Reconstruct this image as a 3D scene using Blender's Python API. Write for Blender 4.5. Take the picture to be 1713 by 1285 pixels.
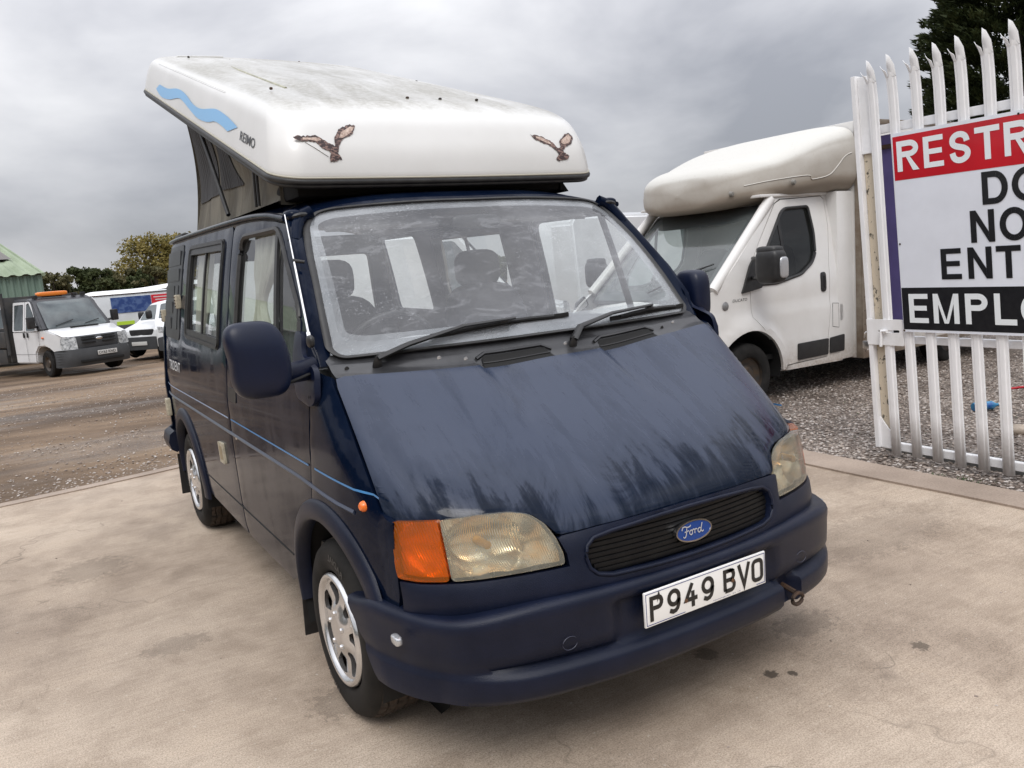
import bpy, bmesh, math, random
from math import sin, cos, pi, radians, sqrt
from mathutils import Vector, Matrix, noise
from mathutils.geometry import delaunay_2d_cdt

for o in list(bpy.data.objects): bpy.data.objects.remove(o, do_unlink=True)
sc = bpy.context.scene
col = sc.collection
random.seed(7)

# ---------------------------------------------------------------- camera
cam_d = bpy.data.cameras.new('camera'); cam = bpy.data.objects.new('camera', cam_d); col.objects.link(cam)
sc.camera = cam
CF, CYAW, CPIT, CROL = 1352.37, .53285, .15212, -.07955
CPOS = Vector((-1.7182, -1.8275, 1.5698))
fw = Vector((sin(CYAW)*cos(CPIT), cos(CYAW)*cos(CPIT), -sin(CPIT)))
r0 = fw.cross(Vector((0, 0, 1))).normalized(); u0 = r0.cross(fw)
rr = r0*cos(CROL)+u0*sin(CROL); uu = u0*cos(CROL)-r0*sin(CROL)
cam.matrix_world = Matrix(((rr.x, uu.x, -fw.x, CPOS.x), (rr.y, uu.y, -fw.y, CPOS.y), (rr.z, uu.z, -fw.z, CPOS.z), (0, 0, 0, 1)))
cam_d.sensor_fit = 'HORIZONTAL'; cam_d.sensor_width = 36.0; cam_d.lens = CF*36.0/1713.0
cam_d.clip_start = .05; cam_d.clip_end = 3000

# ---------------------------------------------------------------- world: overcast sky
SUN_EL, SUN_AZ = radians(52), radians(215)     # azimuth from +Y, clockwise
w = bpy.data.worlds.new("World"); sc.world = w; w.use_nodes = True
nt = w.node_tree; nt.nodes.clear()
def nd(nt, t, **k):
    n = nt.nodes.new(t)
    for a, b in k.items(): setattr(n, a, b)
    return n
out = nd(nt, 'ShaderNodeOutputWorld'); bg = nd(nt, 'ShaderNodeBackground'); bg2 = nd(nt, 'ShaderNodeBackground')
sky = nd(nt, 'ShaderNodeTexSky', sky_type='NISHITA', sun_disc=False, sun_elevation=SUN_EL, sun_rotation=SUN_AZ)
nt.links.new(sky.outputs[0], bg.inputs[0]); bg.inputs[1].default_value = .05
tc = nd(nt, 'ShaderNodeTexCoord'); sep = nd(nt, 'ShaderNodeSeparateXYZ'); nt.links.new(tc.outputs['Generated'], sep.inputs[0])
SKX, SKY_ = 1.6, 2.6
# flatten direction on to a cloud plane
add = nd(nt, 'ShaderNodeMath', operation='ADD'); add.inputs[1].default_value = .16; nt.links.new(sep.outputs[2], add.inputs[0])
mx = nd(nt, 'ShaderNodeMath', operation='MAXIMUM'); mx.inputs[1].default_value = .05; nt.links.new(add.outputs[0], mx.inputs[0])
dx = nd(nt, 'ShaderNodeMath', operation='DIVIDE'); dy = nd(nt, 'ShaderNodeMath', operation='DIVIDE')
nt.links.new(sep.outputs[0], dx.inputs[0]); nt.links.new(mx.outputs[0], dx.inputs[1])
nt.links.new(sep.outputs[1], dy.inputs[0]); nt.links.new(mx.outputs[0], dy.inputs[1])
cmb = nd(nt, 'ShaderNodeCombineXYZ'); nt.links.new(dx.outputs[0], cmb.inputs[0]); nt.links.new(dy.outputs[0], cmb.inputs[1])
n1 = nd(nt, 'ShaderNodeTexNoise'); n1.inputs['Scale'].default_value = 2.6; n1.inputs['Detail'].default_value = 6; n1.inputs['Roughness'].default_value = .5; n1.inputs['Distortion'].default_value = .25
skm = nd(nt, 'ShaderNodeMapping'); skm.inputs['Location'].default_value = (SKX, SKY_, 0); skm.inputs['Scale'].default_value = (1, 1, 2.1); nt.links.new(tc.outputs['Generated'], skm.inputs[0]); nt.links.new(skm.outputs[0], n1.inputs['Vector'])
cr = nd(nt, 'ShaderNodeValToRGB'); e = cr.color_ramp.elements
e[0].position = .34; e[0].color = (.355, .365, .405, 1); e[1].position = .68; e[1].color = (.80, .80, .82, 1)
m_ = cr.color_ramp.elements.new(.5); m_.color = (.56, .565, .60, 1)
nt.links.new(n1.outputs[0], cr.inputs[0])
# overcast brightening to the zenith
zc0 = nd(nt, 'ShaderNodeMath', operation='MAXIMUM'); zc0.inputs[1].default_value = 0; nt.links.new(sep.outputs[2], zc0.inputs[0])
zp = nd(nt, 'ShaderNodeMath', operation='POWER'); zp.inputs[1].default_value = 1.35; nt.links.new(zc0.outputs[0], zp.inputs[0])
zr = nd(nt, 'ShaderNodeMath', operation='MULTIPLY_ADD'); zr.inputs[1].default_value = 2.7; zr.inputs[2].default_value = .90; nt.links.new(zp.outputs[0], zr.inputs[0])
nt.links.new(cr.outputs[0], bg2.inputs[0]); nt.links.new(zr.outputs[0], bg2.inputs[1])
ad = nd(nt, 'ShaderNodeMixShader'); ad.inputs[0].default_value = .85; nt.links.new(bg.outputs[0], ad.inputs[1]); nt.links.new(bg2.outputs[0], ad.inputs[2])
nt.links.new(ad.outputs[0], out.inputs[0])
sd = bpy.data.lights.new('sun', 'SUN'); so = bpy.data.objects.new('sun', sd); col.objects.link(so)
sd.energy = 1.4; sd.angle = radians(25); sd.color = (1, .965, .92)
sv = Vector((sin(SUN_AZ)*cos(SUN_EL), cos(SUN_AZ)*cos(SUN_EL), sin(SUN_EL)))
so.rotation_euler = sv.to_track_quat('Z', 'Y').to_euler(); so.location = (-10, -20, 30)
sc.view_settings.view_transform = 'Standard'; sc.view_settings.look = 'None'; sc.view_settings.gamma = 1
sc.view_settings.use_curve_mapping = False; sc.view_settings.exposure = .09
sc.cycles.max_bounces = 7; sc.cycles.transparent_max_bounces = 16; sc.cycles.caustics_reflective = False; sc.cycles.caustics_refractive = False

# ---------------------------------------------------------------- materials
MATS = {}
def M(name, c, rough=.5, metal=0, var=0, vs=4, bump=0, bs=60, coat=0, c2=None, spec=.5, vscale=None, trans=0, emis=0, lo=.35, hi=.65):
    if name in MATS: return MATS[name]
    m = bpy.data.materials.new(name); m.use_nodes = True; t = m.node_tree; b = t.nodes['Principled BSDF']
    b.inputs['Base Color'].default_value = (*c, 1); b.inputs['Roughness'].default_value = rough; b.inputs['Metallic'].default_value = metal
    b.inputs['Coat Weight'].default_value = coat; b.inputs['Specular IOR Level'].default_value = spec
    if coat: b.inputs['Coat Roughness'].default_value = .05
    if trans: b.inputs['Transmission Weight'].default_value = trans
    if var or bump:
        tcn = t.nodes.new('ShaderNodeTexCoord'); src = tcn.outputs['Object']
        if vscale:
            mp = t.nodes.new('ShaderNodeMapping'); mp.inputs['Scale'].default_value = vscale; t.links.new(src, mp.inputs[0]); src = mp.outputs[0]
    if var:
        n = t.nodes.new('ShaderNodeTexNoise'); n.inputs['Scale'].default_value = vs; n.inputs['Detail'].default_value = 7; n.inputs['Roughness'].default_value = .62
        t.links.new(src, n.inputs['Vector'])
        r = t.nodes.new('ShaderNodeValToRGB'); r.color_ramp.elements[0].position = lo; r.color_ramp.elements[1].position = hi
        cc = c2 or tuple(x*(1-var) for x in c)
        r.color_ramp.elements[0].color = (*cc, 1); r.color_ramp.elements[1].color = (*c, 1)
        t.links.new(n.outputs[0], r.inputs[0]); t.links.new(r.outputs[0], b.inputs['Base Color'])
    if bump:
        n = t.nodes.new('ShaderNodeTexNoise'); n.inputs['Scale'].default_value = bs; n.inputs['Detail'].default_value = 5
        t.links.new(src, n.inputs['Vector'])
        bp_ = t.nodes.new('ShaderNodeBump'); bp_.inputs['Strength'].default_value = bump; bp_.inputs['Distance'].default_value = .004
        t.links.new(n.outputs[0], bp_.inputs['Height']); t.links.new(bp_.outputs[0], b.inputs['Normal'])
    MATS[name] = m
    return m
def nmat(name):
    m = bpy.data.materials.new(name); m.use_nodes = True; t = m.node_tree; t.nodes.clear(); MATS[name] = m
    o = t.nodes.new('ShaderNodeOutputMaterial'); return m, t, o
def NT(t, scale, vec, detail=6, rough=.6, dist=0):
    n = t.nodes.new('ShaderNodeTexNoise'); n.inputs['Scale'].default_value = scale; n.inputs['Detail'].default_value = detail
    n.inputs['Roughness'].default_value = rough; n.inputs['Distortion'].default_value = dist
    if vec is not None: t.links.new(vec, n.inputs['Vector'])
    return n.outputs[0]
def RAMP(t, src, stops):
    r = t.nodes.new('ShaderNodeValToRGB'); e = r.color_ramp.elements
    while len(e) < len(stops): e.new(.5)
    for i, (p, c) in enumerate(stops):
        e[i].position = p; e[i].color = (*(c if isinstance(c, tuple) else (c, c, c)), 1)
    t.links.new(src, r.inputs[0]); return r.outputs[0]
def MIX(t, f, a, b, mode='MIX'):
    n = t.nodes.new('ShaderNodeMix'); n.data_type = 'RGBA'; n.blend_type = mode
    if isinstance(f, (int, float)): n.inputs[0].default_value = f
    else: t.links.new(f, n.inputs[0])
    for i, x in ((6, a), (7, b)):
        if isinstance(x, tuple): n.inputs[i].default_value = (*x, 1)
        else: t.links.new(x, n.inputs[i])
    return n.outputs[2]
def MATH(t, op, a, b=0):
    n = t.nodes.new('ShaderNodeMath'); n.operation = op
    for i, x in ((0, a), (1, b)):
        if isinstance(x, (int, float)): n.inputs[i].default_value = x
        else: t.links.new(x, n.inputs[i])
    return n.outputs[0]
def OC(t, scale=None, rot=None):
    c = t.nodes.new('ShaderNodeTexCoord').outputs['Object']
    if scale or rot:
        mp = t.nodes.new('ShaderNodeMapping')
        if scale: mp.inputs['Scale'].default_value = scale
        if rot: mp.inputs['Rotation'].default_value = rot
        t.links.new(c, mp.inputs[0]); c = mp.outputs[0]
    return c
def BUMP(t, h, strength=.3, dist=.004, nrm=None):
    b = t.nodes.new('ShaderNodeBump'); b.inputs['Strength'].default_value = strength; b.inputs['Distance'].default_value = dist
    t.links.new(h, b.inputs['Height'])
    if nrm: t.links.new(nrm, b.inputs['Normal'])
    return b.outputs[0]
def PRIN(t, o, **k):
    b = t.nodes.new('ShaderNodeBsdfPrincipled')
    for a, v in k.items():
        s = b.inputs[a.replace('_', ' ')]
        if isinstance(v, (int, float)): s.default_value = v
        elif isinstance(v, tuple): s.default_value = (*v, 1)
        else: t.links.new(v, s)
    if o: t.links.new(b.outputs[0], o.inputs[0])
    return b.outputs[0]

# navy paint, wet and streaked (drying water leaves duller film)
def navy(name, streak, base=(.0025, .0068, .026), film=(.017, .025, .062), lo=.42, hi=.58, spec=.45, coat=.2, fr_=.30, zfade=False):
    m, t, o = nmat(name)
    a = NT(t, 5.5, OC(t, streak), 8, .62, .5); b = NT(t, 1.3, OC(t), 4)
    s = MATH(t, 'ADD', MATH(t, 'MULTIPLY', a, .7), MATH(t, 'MULTIPLY', b, .42))
    if zfade:
        spz = t.nodes.new('ShaderNodeSeparateXYZ'); t.links.new(OC(t), spz.inputs[0])
        zz_ = RAMP(t, spz.outputs[2], ((.72, 0.), (1.27, 1.)))
        s = MATH(t, 'ADD', MATH(t, 'ADD', MATH(t, 'MULTIPLY', a, .46), MATH(t, 'MULTIPLY', NT(t, 3.4, OC(t, (1.3, .55, .55)), 9, .7, .8), .58)), MATH(t, 'MULTIPLY', MATH(t, 'POWER', zz_, 1.35), .235))  # film weighted to the top, also painting in the stronger sky reflection there
    f = RAMP(t, s, ((lo, 0.), ((lo+hi)/2-.03, .22), ((lo+hi)/2+.016, .70), (hi+.08, 1.)))
    c = MIX(t, f, base, film); r = RAMP(t, f, ((0, .05), (1, fr_)))
    sp = RAMP(t, NT(t, 260, OC(t), 2), ((.66, 0.), (.72, 1.)))
    nrm = BUMP(t, sp, .35, .002)
    PRIN(t, o, Base_Color=c, Roughness=r, Metallic=0., Normal=nrm, Coat_Weight=coat, Coat_Roughness=.04, Specular_IOR_Level=RAMP(t, f, ((0, spec*.45), (1, spec))))
    return m
NAVY_B = navy('navy_paint_bonnet', (3.6, .42, .42), base=(.0030, .0075, .019), film=(.033, .045, .078), lo=.53, hi=.69, spec=.36, coat=.0, fr_=.30, zfade=True)
NAVY = navy('navy_paint', (1, .8, .3), base=(.0022, .0055, .017), film=(.005, .010, .025), lo=.5, hi=.66, spec=.14, coat=0., fr_=.2)
NAVYP = M('navy_textured_plastic', (.0032, .0062, .0185), .34, bump=.3, bs=420, var=.55, vs=7, c2=(.0065, .0100, .0260), coat=0, spec=.28)
NAVYM = M('navy_mirror_plastic', (.0045, .009, .030), .36, bump=.12, bs=700, var=.3, vs=5, spec=.35)
BLACK = M('black_plastic', (.012, .012, .013), .42, bump=.2, bs=300, var=.4, vs=12, c2=(.022, .022, .022))
BLACKM = M('black_matt', (.006, .006, .006), .85)
RUBBER = M('rubber_seal', (.018, .018, .019), .5, var=.4, vs=15, c2=(.035, .035, .034))
GREYP = M('grey_weathered_plastic', (.036, .037, .040), .36, var=.5, vs=9, c2=(.017, .017, .019), bump=.15, bs=200, coat=.3)
PANELG = M('grey_panel_plastic', (.038, .042, .046), .45, var=.4, vs=9, bump=.1, bs=200)
SILVER = M('hubcap_silver', (.66, .66, .66), .2, .85)
CHROME = M('chrome', (.8, .8, .8), .12, 1)
CREAMW = M('weathered_cream_plastic', (.55, .5, .38), .5, var=.4, vs=40)
DARKM = M('dark_metal', (.03, .028, .026), .6, .4, var=.6, vs=20, c2=(.09, .05, .03))

# tyre
m, t, o = nmat('tyre_rubber'); TYRE = m
n_ = NT(t, 9, OC(t), 7); PRIN(t, o, Base_Color=RAMP(t, n_, ((.35, (.008, .0078, .0075)), (.62, (.019, .0175, .016)))), Roughness=.78, Specular_IOR_Level=.25, Normal=BUMP(t, NT(t, 180, OC(t)), .25, .002))
m, t, o = nmat('tyre_tread'); TREAD = m
n_ = NT(t, 22, OC(t), 7); PRIN(t, o, Base_Color=RAMP(t, n_, ((.35, (.02, .016, .013)), (.62, (.055, .038, .027)))), Roughness=.85, Normal=BUMP(t, NT(t, 120, OC(t)), .5, .003))

# wind screen: mist on the inside, drops and wiped arcs outside
def glass(name, haze, tint=(.8, .84, .84), lo=.45, hi=.62, fogc=(.6, .62, .64), gl=.9, spots=True, arcs=None, fogmin=.04):
    m, t, o = nmat(name)
    tr = t.nodes.new('ShaderNodeBsdfTransparent'); tr.inputs[0].default_value = (*tint, 1)
    gs = t.nodes.new('ShaderNodeBsdfGlossy'); gs.inputs['Roughness'].default_value = .03; gs.inputs[0].default_value = (gl, gl, gl, 1)
    df = t.nodes.new('ShaderNodeBsdfDiffuse'); df.inputs[0].default_value = (*fogc, 1)
    oc = OC(t)
    f = NT(t, 2.1, oc, 5, .6, .6)
    f = RAMP(t, f, ((lo, fogmin), (hi, haze)))
    if arcs:
        # streaks the blades have left: fine lines across the swept area
        s1 = RAMP(t, NT(t, 5, OC(t, (1.2, 3.2, 3.2), (0, .9, .3)), 8, .75, 1.2), ((.54, 0.), (.60, 1.)))
        f = MATH(t, 'ADD', f, MATH(t, 'MULTIPLY', s1, .10))
    if spots:
        sp = RAMP(t, NT(t, 120, oc, 3, .6), ((.60, 0.), (.66, 1.)))
        big = RAMP(t, NT(t, 2.7, oc, 3), ((.42, 0.), (.6, 1.)))
        f = MATH(t, 'ADD', f, MATH(t, 'MULTIPLY', MATH(t, 'MULTIPLY', sp, big), .28))
    mxs = t.nodes.new('ShaderNodeMixShader'); t.links.new(f, mxs.inputs[0]); t.links.new(tr.outputs[0], mxs.inputs[1]); t.links.new(df.outputs[0], mxs.inputs[2])
    fr = t.nodes.new('ShaderNodeFresnel'); t.links.new(MATH(t, 'ADD', MATH(t, 'MULTIPLY', t.nodes.new('ShaderNodeNewGeometry').outputs['Backfacing'], 1/1.5-1.5), 1.5), fr.inputs[0])
    if spots:
        nb = BUMP(t, sp, .10, .002); t.links.new(nb, gs.inputs['Normal'])
    m2 = t.nodes.new('ShaderNodeMixShader'); t.links.new(fr.outputs[0], m2.inputs[0]); t.links.new(mxs.outputs[0], m2.inputs[1]); t.links.new(gs.outputs[0], m2.inputs[2])
    t.links.new(m2.outputs[0], o.inputs[0]); return m
WSCREEN = glass('windscreen_glass', .26, (.90, .92, .92), .42, .66, (.56, .575, .61), arcs=True, fogmin=.12)
WEDGE = glass('windscreen_mist_glare_edge', .55, (.85, .87, .87), .3, .7, (.56, .58, .61), fogmin=.12)  # mist, with the dashboard's pale reflection painted into its haze
FRIT = glass('windscreen_dotted_border', .8, (.35, .35, .36), .3, .8, (.115, .12, .13), fogmin=.6, spots=True)
SGLASS = glass('side_glass', .10, (.84, .88, .87), spots=False)
DGLASS = glass('dark_glass', .10, (.25, .28, .28), spots=False, fogc=(.2, .2, .2))
CGLASS = glass('clear_cab_glass', .16, (.8, .86, .85), .3, .8, (.5, .56, .56), spots=False, fogmin=.12)

# ---------------------------------------------------------------- mesh helpers
def link(name, me, mat=None, parent=None, smooth=True, ang=38, label=None):
    o = bpy.data.objects.new(name, me); col.objects.link(o)
    if mat is not None and not me.materials: me.materials.append(mat)
    if smooth:
        me.polygons.foreach_set('use_smooth', [True]*len(me.polygons)); me.set_sharp_from_angle(angle=radians(ang))
    if parent: o.parent = parent
    if label: o['label'] = label
    return o
def mesh(name, V, Fc, mat, parent=None, smooth=True, ang=38, label=None):
    me = bpy.data.meshes.new(name); me.from_pydata([tuple(v) for v in V], [], Fc); me.update()
    return link(name, me, mat, parent, smooth, ang, label)
def frombm(name, bm, mat, parent=None, smooth=True, ang=38, label=None):
    bmesh.ops.recalc_face_normals(bm, faces=bm.faces)
    me = bpy.data.meshes.new(name); bm.to_mesh(me); bm.free(); return link(name, me, mat, parent, smooth, ang, label)
def empty(name, loc=(0, 0, 0), rz=0, label=None, cat=None, group=None, kind=None):
    o = bpy.data.objects.new(name, None); col.objects.link(o); o.location = loc; o.rotation_euler = (0, 0, rz); o.empty_display_size = .1
    return tag(o, label, cat, group, kind)
def tag(o, label=None, cat=None, group=None, kind=None):
    if label: o['label'] = label
    if cat: o['category'] = cat
    if group: o['group'] = group
    if kind: o['kind'] = kind
    return o
def seglen(a, b): return sqrt((a[0]-b[0])**2+(a[1]-b[1])**2)
def resample(p, step, closed=True):
    sx, sy = step; out_ = []; n = len(p)
    for i in range(n if closed else n-1):
        a, b = p[i], p[(i+1) % n]; k = max(1, int(math.ceil(sqrt(((a[0]-b[0])/sx)**2+((a[1]-b[1])/sy)**2))))
        for j in range(k): out_.append((a[0]+(b[0]-a[0])*j/k, a[1]+(b[1]-a[1])*j/k))
    if not closed: out_.append(tuple(p[-1]))
    return out_
def inside(x, y, poly):
    c = False; j = len(poly)-1
    for i in range(len(poly)):
        xi, yi = poly[i]; xj, yj = poly[j]
        if (yi > y) != (yj > y) and x < (xj-xi)*(y-yi)/(yj-yi)+xi: c = not c
        j = i
    return c
def rnd(poly, r, n=5):
    out_ = []; L = len(poly)
    for i in range(L):
        p0, p1, p2 = Vector(poly[i-1][:2]), Vector(poly[i][:2]), Vector(poly[(i+1) % L][:2])
        ri = poly[i][2] if len(poly[i]) > 2 else r
        a = (p0-p1); b = (p2-p1); d = min(ri, a.length*.48, b.length*.48)
        if d < 1e-5: out_.append(tuple(p1)); continue
        s = p1+a.normalized()*d; e_ = p1+b.normalized()*d
        for k in range(n+1):
            q = k/n; out_.append(tuple(s*(1-q)**2+p1*2*q*(1-q)+e_*q*q))
    return out_
def inset(poly, d):
    # positive = towards the inside of a polygon (any winding)
    A = sum(poly[i-1][0]*poly[i][1]-poly[i][0]*poly[i-1][1] for i in range(len(poly)))
    s = 1 if A > 0 else -1; out_ = []
    L = len(poly)
    for i in range(L):
        a, b, c = Vector(poly[i-1]), Vector(poly[i]), Vector(poly[(i+1) % L])
        e1 = (b-a); e2 = (c-b)
        if e1.length < 1e-9 or e2.length < 1e-9: out_.append(tuple(b)); continue
        e1.normalize(); e2.normalize()
        n1_ = Vector((-e1.y, e1.x)); n2_ = Vector((-e2.y, e2.x)); nn = n1_+n2_
        if nn.length < 1e-6: out_.append(tuple(b)); continue
        nn.normalize(); k = max(.4, nn.dot(n1_)); q = b+nn*(s*d/k); out_.append((q.x, q.y))
    return out_
def nrm_of(fn, u, v, e=1e-3):
    a = Vector(fn(u+e, v))-Vector(fn(u-e, v)); b = Vector(fn(u, v+e))-Vector(fn(u, v-e)); return a.cross(b).normalized()
def tess(outline, holes, step):
    pts = []; edges = []
    for lp in [outline]+list(holes):
        b = len(pts); pts += lp; edges += [(b+i, b+(i+1) % len(lp)) for i in range(len(lp))]
    sx, sy = step
    x0 = min(p[0] for p in outline); x1 = max(p[0] for p in outline); y0 = min(p[1] for p in outline); y1 = max(p[1] for p in outline)
    nx = int((x1-x0)/sx)+1; ny = int((y1-y0)/sy)+1
    for i in range(nx+1):
        for j in range(ny+1):
            x = x0+sx*(i+.5+.0*(j % 2)); y = y0+sy*(j+.5)
            if not inside(x, y, outline): continue
            if any(inside(x, y, h) for h in holes): continue
            if min(((p[0]-x)/sx)**2+((p[1]-y)/sy)**2 for p in pts[:edges and len(edges)]) < .2: continue
            pts.append((x, y))
    vs_, es_, fs_, *_ = delaunay_2d_cdt([Vector(p) for p in pts], edges, [], 0, 1e-7)
    F2 = []
    for f in fs_:
        cx = sum(vs_[i].x for i in f)/len(f); cy = sum(vs_[i].y for i in f)/len(f)
        if inside(cx, cy, outline) and not any(inside(cx, cy, h) for h in holes): F2.append(list(f))
    return [(v.x, v.y) for v in vs_], F2
def panel(name, outline, fn, mat, parent, outdir, holes=(), step=.06, thick=.012, off=0., ang=38, label=None, both=False, edge=0.):
    if not isinstance(step, tuple): step = (step, step)
    ol = resample(outline, step); hl = [resample(h, step) for h in holes]
    P, Fc = tess(ol, hl, step)
    outv = Vector(outdir); c0 = ol[0]
    cx = sum(p[0] for p in ol)/len(ol); cy = sum(p[1] for p in ol)/len(ol)
    flip = nrm_of(fn, cx, cy).dot(outv) < 0
    sg = -1 if flip else 1
    N = [nrm_of(fn, *p)*sg for p in P]
    V = [Vector(fn(*p))+n*off for p, n in zip(P, N)]
    if flip: Fc = [f[::-1] for f in Fc]
    # boundary edges
    cnt = {}
    for f in Fc:
        for i in range(len(f)): cnt[(f[i], f[(i+1) % len(f)])] = 1
    bnd = [(a, b) for (a, b) in cnt if (b, a) not in cnt]
    if thick:
        mp = {}
        bv = sorted({a for e_ in bnd for a in e_})
        if edge:
            for a in bv: V[a] = V[a]-N[a]*edge
        for a in bv: mp[a] = len(V); V.append(V[a]-N[a]*thick)
        Fc = Fc+[[b, a, mp[a], mp[b]] for a, b in bnd]
        if both:
            k = len(P); m2 = {}
            for i in range(k):
                if i in mp: m2[i] = mp[i]
                else: m2[i] = len(V); V.append(V[i]-N[i]*thick)
            nf = [f for f in Fc if all(i < k for i in f)]
            Fc = Fc+[[m2[i] for i in f][::-1] for f in nf]
    return mesh(name, V, Fc, mat, parent, True, ang, label)
def grid(name, fn, nu, nv, mat, parent=None, closed_u=False, closed_v=False, ang=38, label=None, smooth=True, flip=False):
    V = [fn(i/(nu if closed_u else nu-1), j/(nv if closed_v else nv-1)) for j in range(nv) for i in range(nu)]
    Fc = []
    for j in range(nv if closed_v else nv-1):
        for i in range(nu if closed_u else nu-1):
            a = j*nu+i; b = j*nu+(i+1) % nu; c = ((j+1) % nv)*nu+(i+1) % nu; d = ((j+1) % nv)*nu+i
            Fc.append((a, d, c, b) if flip else (a, b, c, d))
    return mesh(name, V, Fc, mat, parent, smooth, ang, label)
def tube_bm(bm, pts, r, n=8, cap=True, closed=False, squash=None, up=(0, 0, 1)):
    pts = [Vector(p) for p in pts]; L = len(pts); rings = []
    for i, p in enumerate(pts):
        if closed: d = pts[(i+1) % L]-pts[i-1]
        else: d = pts[min(i+1, L-1)]-pts[max(i-1, 0)]
        d.normalize(); a = Vector(up)
        if abs(d.dot(a)) > .95: a = Vector((1, 0, 0))
        x = d.cross(a).normalized(); y = x.cross(d).normalized()
        ri = r[i] if isinstance(r, (list, tuple)) else r
        sx, sy = squash or (1, 1)
        rings.append([bm.verts.new(p+x*cos(2*pi*k/n)*ri*sx+y*sin(2*pi*k/n)*ri*sy) for k in range(n)])
    for i in range(L if closed else L-1):
        A, B = rings[i], rings[(i+1) % L]
        for k in range(n): bm.faces.new((A[k], A[(k+1) % n], B[(k+1) % n], B[k]))
    if cap and not closed:
        bm.faces.new(rings[0][::-1]); bm.faces.new(rings[-1])
def tube(name, pts, r, mat, parent=None, n=8, closed=False, squash=None, label=None, up=(0, 0, 1), ang=50):
    bm = bmesh.new(); tube_bm(bm, pts, r, n, closed=closed, squash=squash, up=up); return frombm(name, bm, mat, parent, ang=ang, label=label)
def box_bm(bm, c, s, bevel=0., rot=None, seg=2):
    r = bmesh.ops.create_cube(bm, size=1); vs_ = r['verts']
    mt = Matrix.Translation(Vector(c)) @ (rot if rot is not None else Matrix()) @ Matrix.Diagonal((*s, 1))
    bmesh.ops.transform(bm, matrix=mt, verts=vs_)
    if bevel: bmesh.ops.bevel(bm, geom=list({e_ for v in vs_ for e_ in v.link_edges}), offset=bevel, segments=seg, affect='EDGES', profile=.6)
def box(name, c, s, mat, parent=None, bevel=.003, rot=None, label=None, seg=2):
    bm = bmesh.new(); box_bm(bm, c, s, bevel, rot, seg); return frombm(name, bm, mat, parent, label=label)
def lathe(name, prof, center, axis, mat, parent=None, n=48, ang=38, label=None):
    # prof: (radius, offset along axis)
    ax = Vector(axis).normalized(); a = Vector((0, 0, 1)) if abs(ax.z) < .9 else Vector((0, 1, 0)); x = a; y = ax.cross(a).normalized(); c = Vector(center)
    V = []; Fc = []
    for (r, h) in prof:
        for k in range(n): V.append(c+ax*h+(x*cos(2*pi*k/n)+y*sin(2*pi*k/n))*r)
    for i in range(len(prof)-1):
        for k in range(n): Fc.append((i*n+k, i*n+(k+1) % n, (i+1)*n+(k+1) % n, (i+1)*n+k))
    me = bpy.data.meshes.new(name); me.from_pydata([tuple(v) for v in V], [], Fc)
    bm = bmesh.new(); bm.from_mesh(me); bmesh.ops.remove_doubles(bm, verts=bm.verts, dist=1e-5); bmesh.ops.recalc_face_normals(bm, faces=bm.faces); bm.to_mesh(me); bm.free()
    return link(name, me, mat, parent, True, ang, label)
def superell(name, c, r, mat, parent=None, e1=.5, e2=.5, nu=32, nv=20, warp=None, label=None):
    def sp(x, p): return math.copysign(abs(x)**p, x)
    V = []; Fc = []
    for j in range(nv+1):
        ph = -pi/2+pi*j/nv
        for i in range(nu):
            th = 2*pi*i/nu
            v = Vector((r[0]*sp(cos(ph), e1)*sp(cos(th), e2), r[1]*sp(cos(ph), e1)*sp(sin(th), e2), r[2]*sp(sin(ph), e1)))
            if warp: v = warp(v)
            V.append(Vector(c)+v)
    for j in range(nv):
        for i in range(nu): Fc.append((j*nu+i, j*nu+(i+1) % nu, (j+1)*nu+(i+1) % nu, (j+1)*nu+i))
    me = bpy.data.meshes.new(name); me.from_pydata([tuple(v) for v in V], [], Fc)
    bm = bmesh.new(); bm.from_mesh(me); bmesh.ops.remove_doubles(bm, verts=bm.verts, dist=1e-5); bmesh.ops.recalc_face_normals(bm, faces=bm.faces); bm.to_mesh(me); bm.free()
    return link(name, me, mat, parent, True, 60, label)
def text2d(s, size=1., bold=0., shear=0., space=1.):
    c = bpy.data.curves.new('t', 'FONT'); c.body = s; c.size = size; c.offset = bold; c.shear = shear; c.space_character = space; c.resolution_u = 3
    o = bpy.data.objects.new('t', c); me = bpy.data.meshes.new_from_object(o)
    V = [(v.co.x, v.co.y) for v in me.vertices]; Fc = [list(p.vertices) for p in me.polygons]
    bpy.data.objects.remove(o); bpy.data.curves.remove(c); bpy.data.meshes.remove(me)
    return V, Fc
def text(name, s, fn, mat, parent, size=1., bold=0., width=None, height=None, shear=0., label=None, space=1.):
    """flat print: fn(u,v)->xyz, text from (0,0) to (width,height)"""
    V, Fc = text2d(s, size, bold, shear, space)
    x0 = min(v[0] for v in V); x1 = max(v[0] for v in V); y0 = min(v[1] for v in V); y1 = max(v[1] for v in V)
    kx = (width/(x1-x0)) if width else 1; ky = (height/(y1-y0)) if height else kx
    return mesh(name, [fn((x-x0)*kx, (y-y0)*ky) for x, y in V], Fc, mat, parent, False, label=label)
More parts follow.
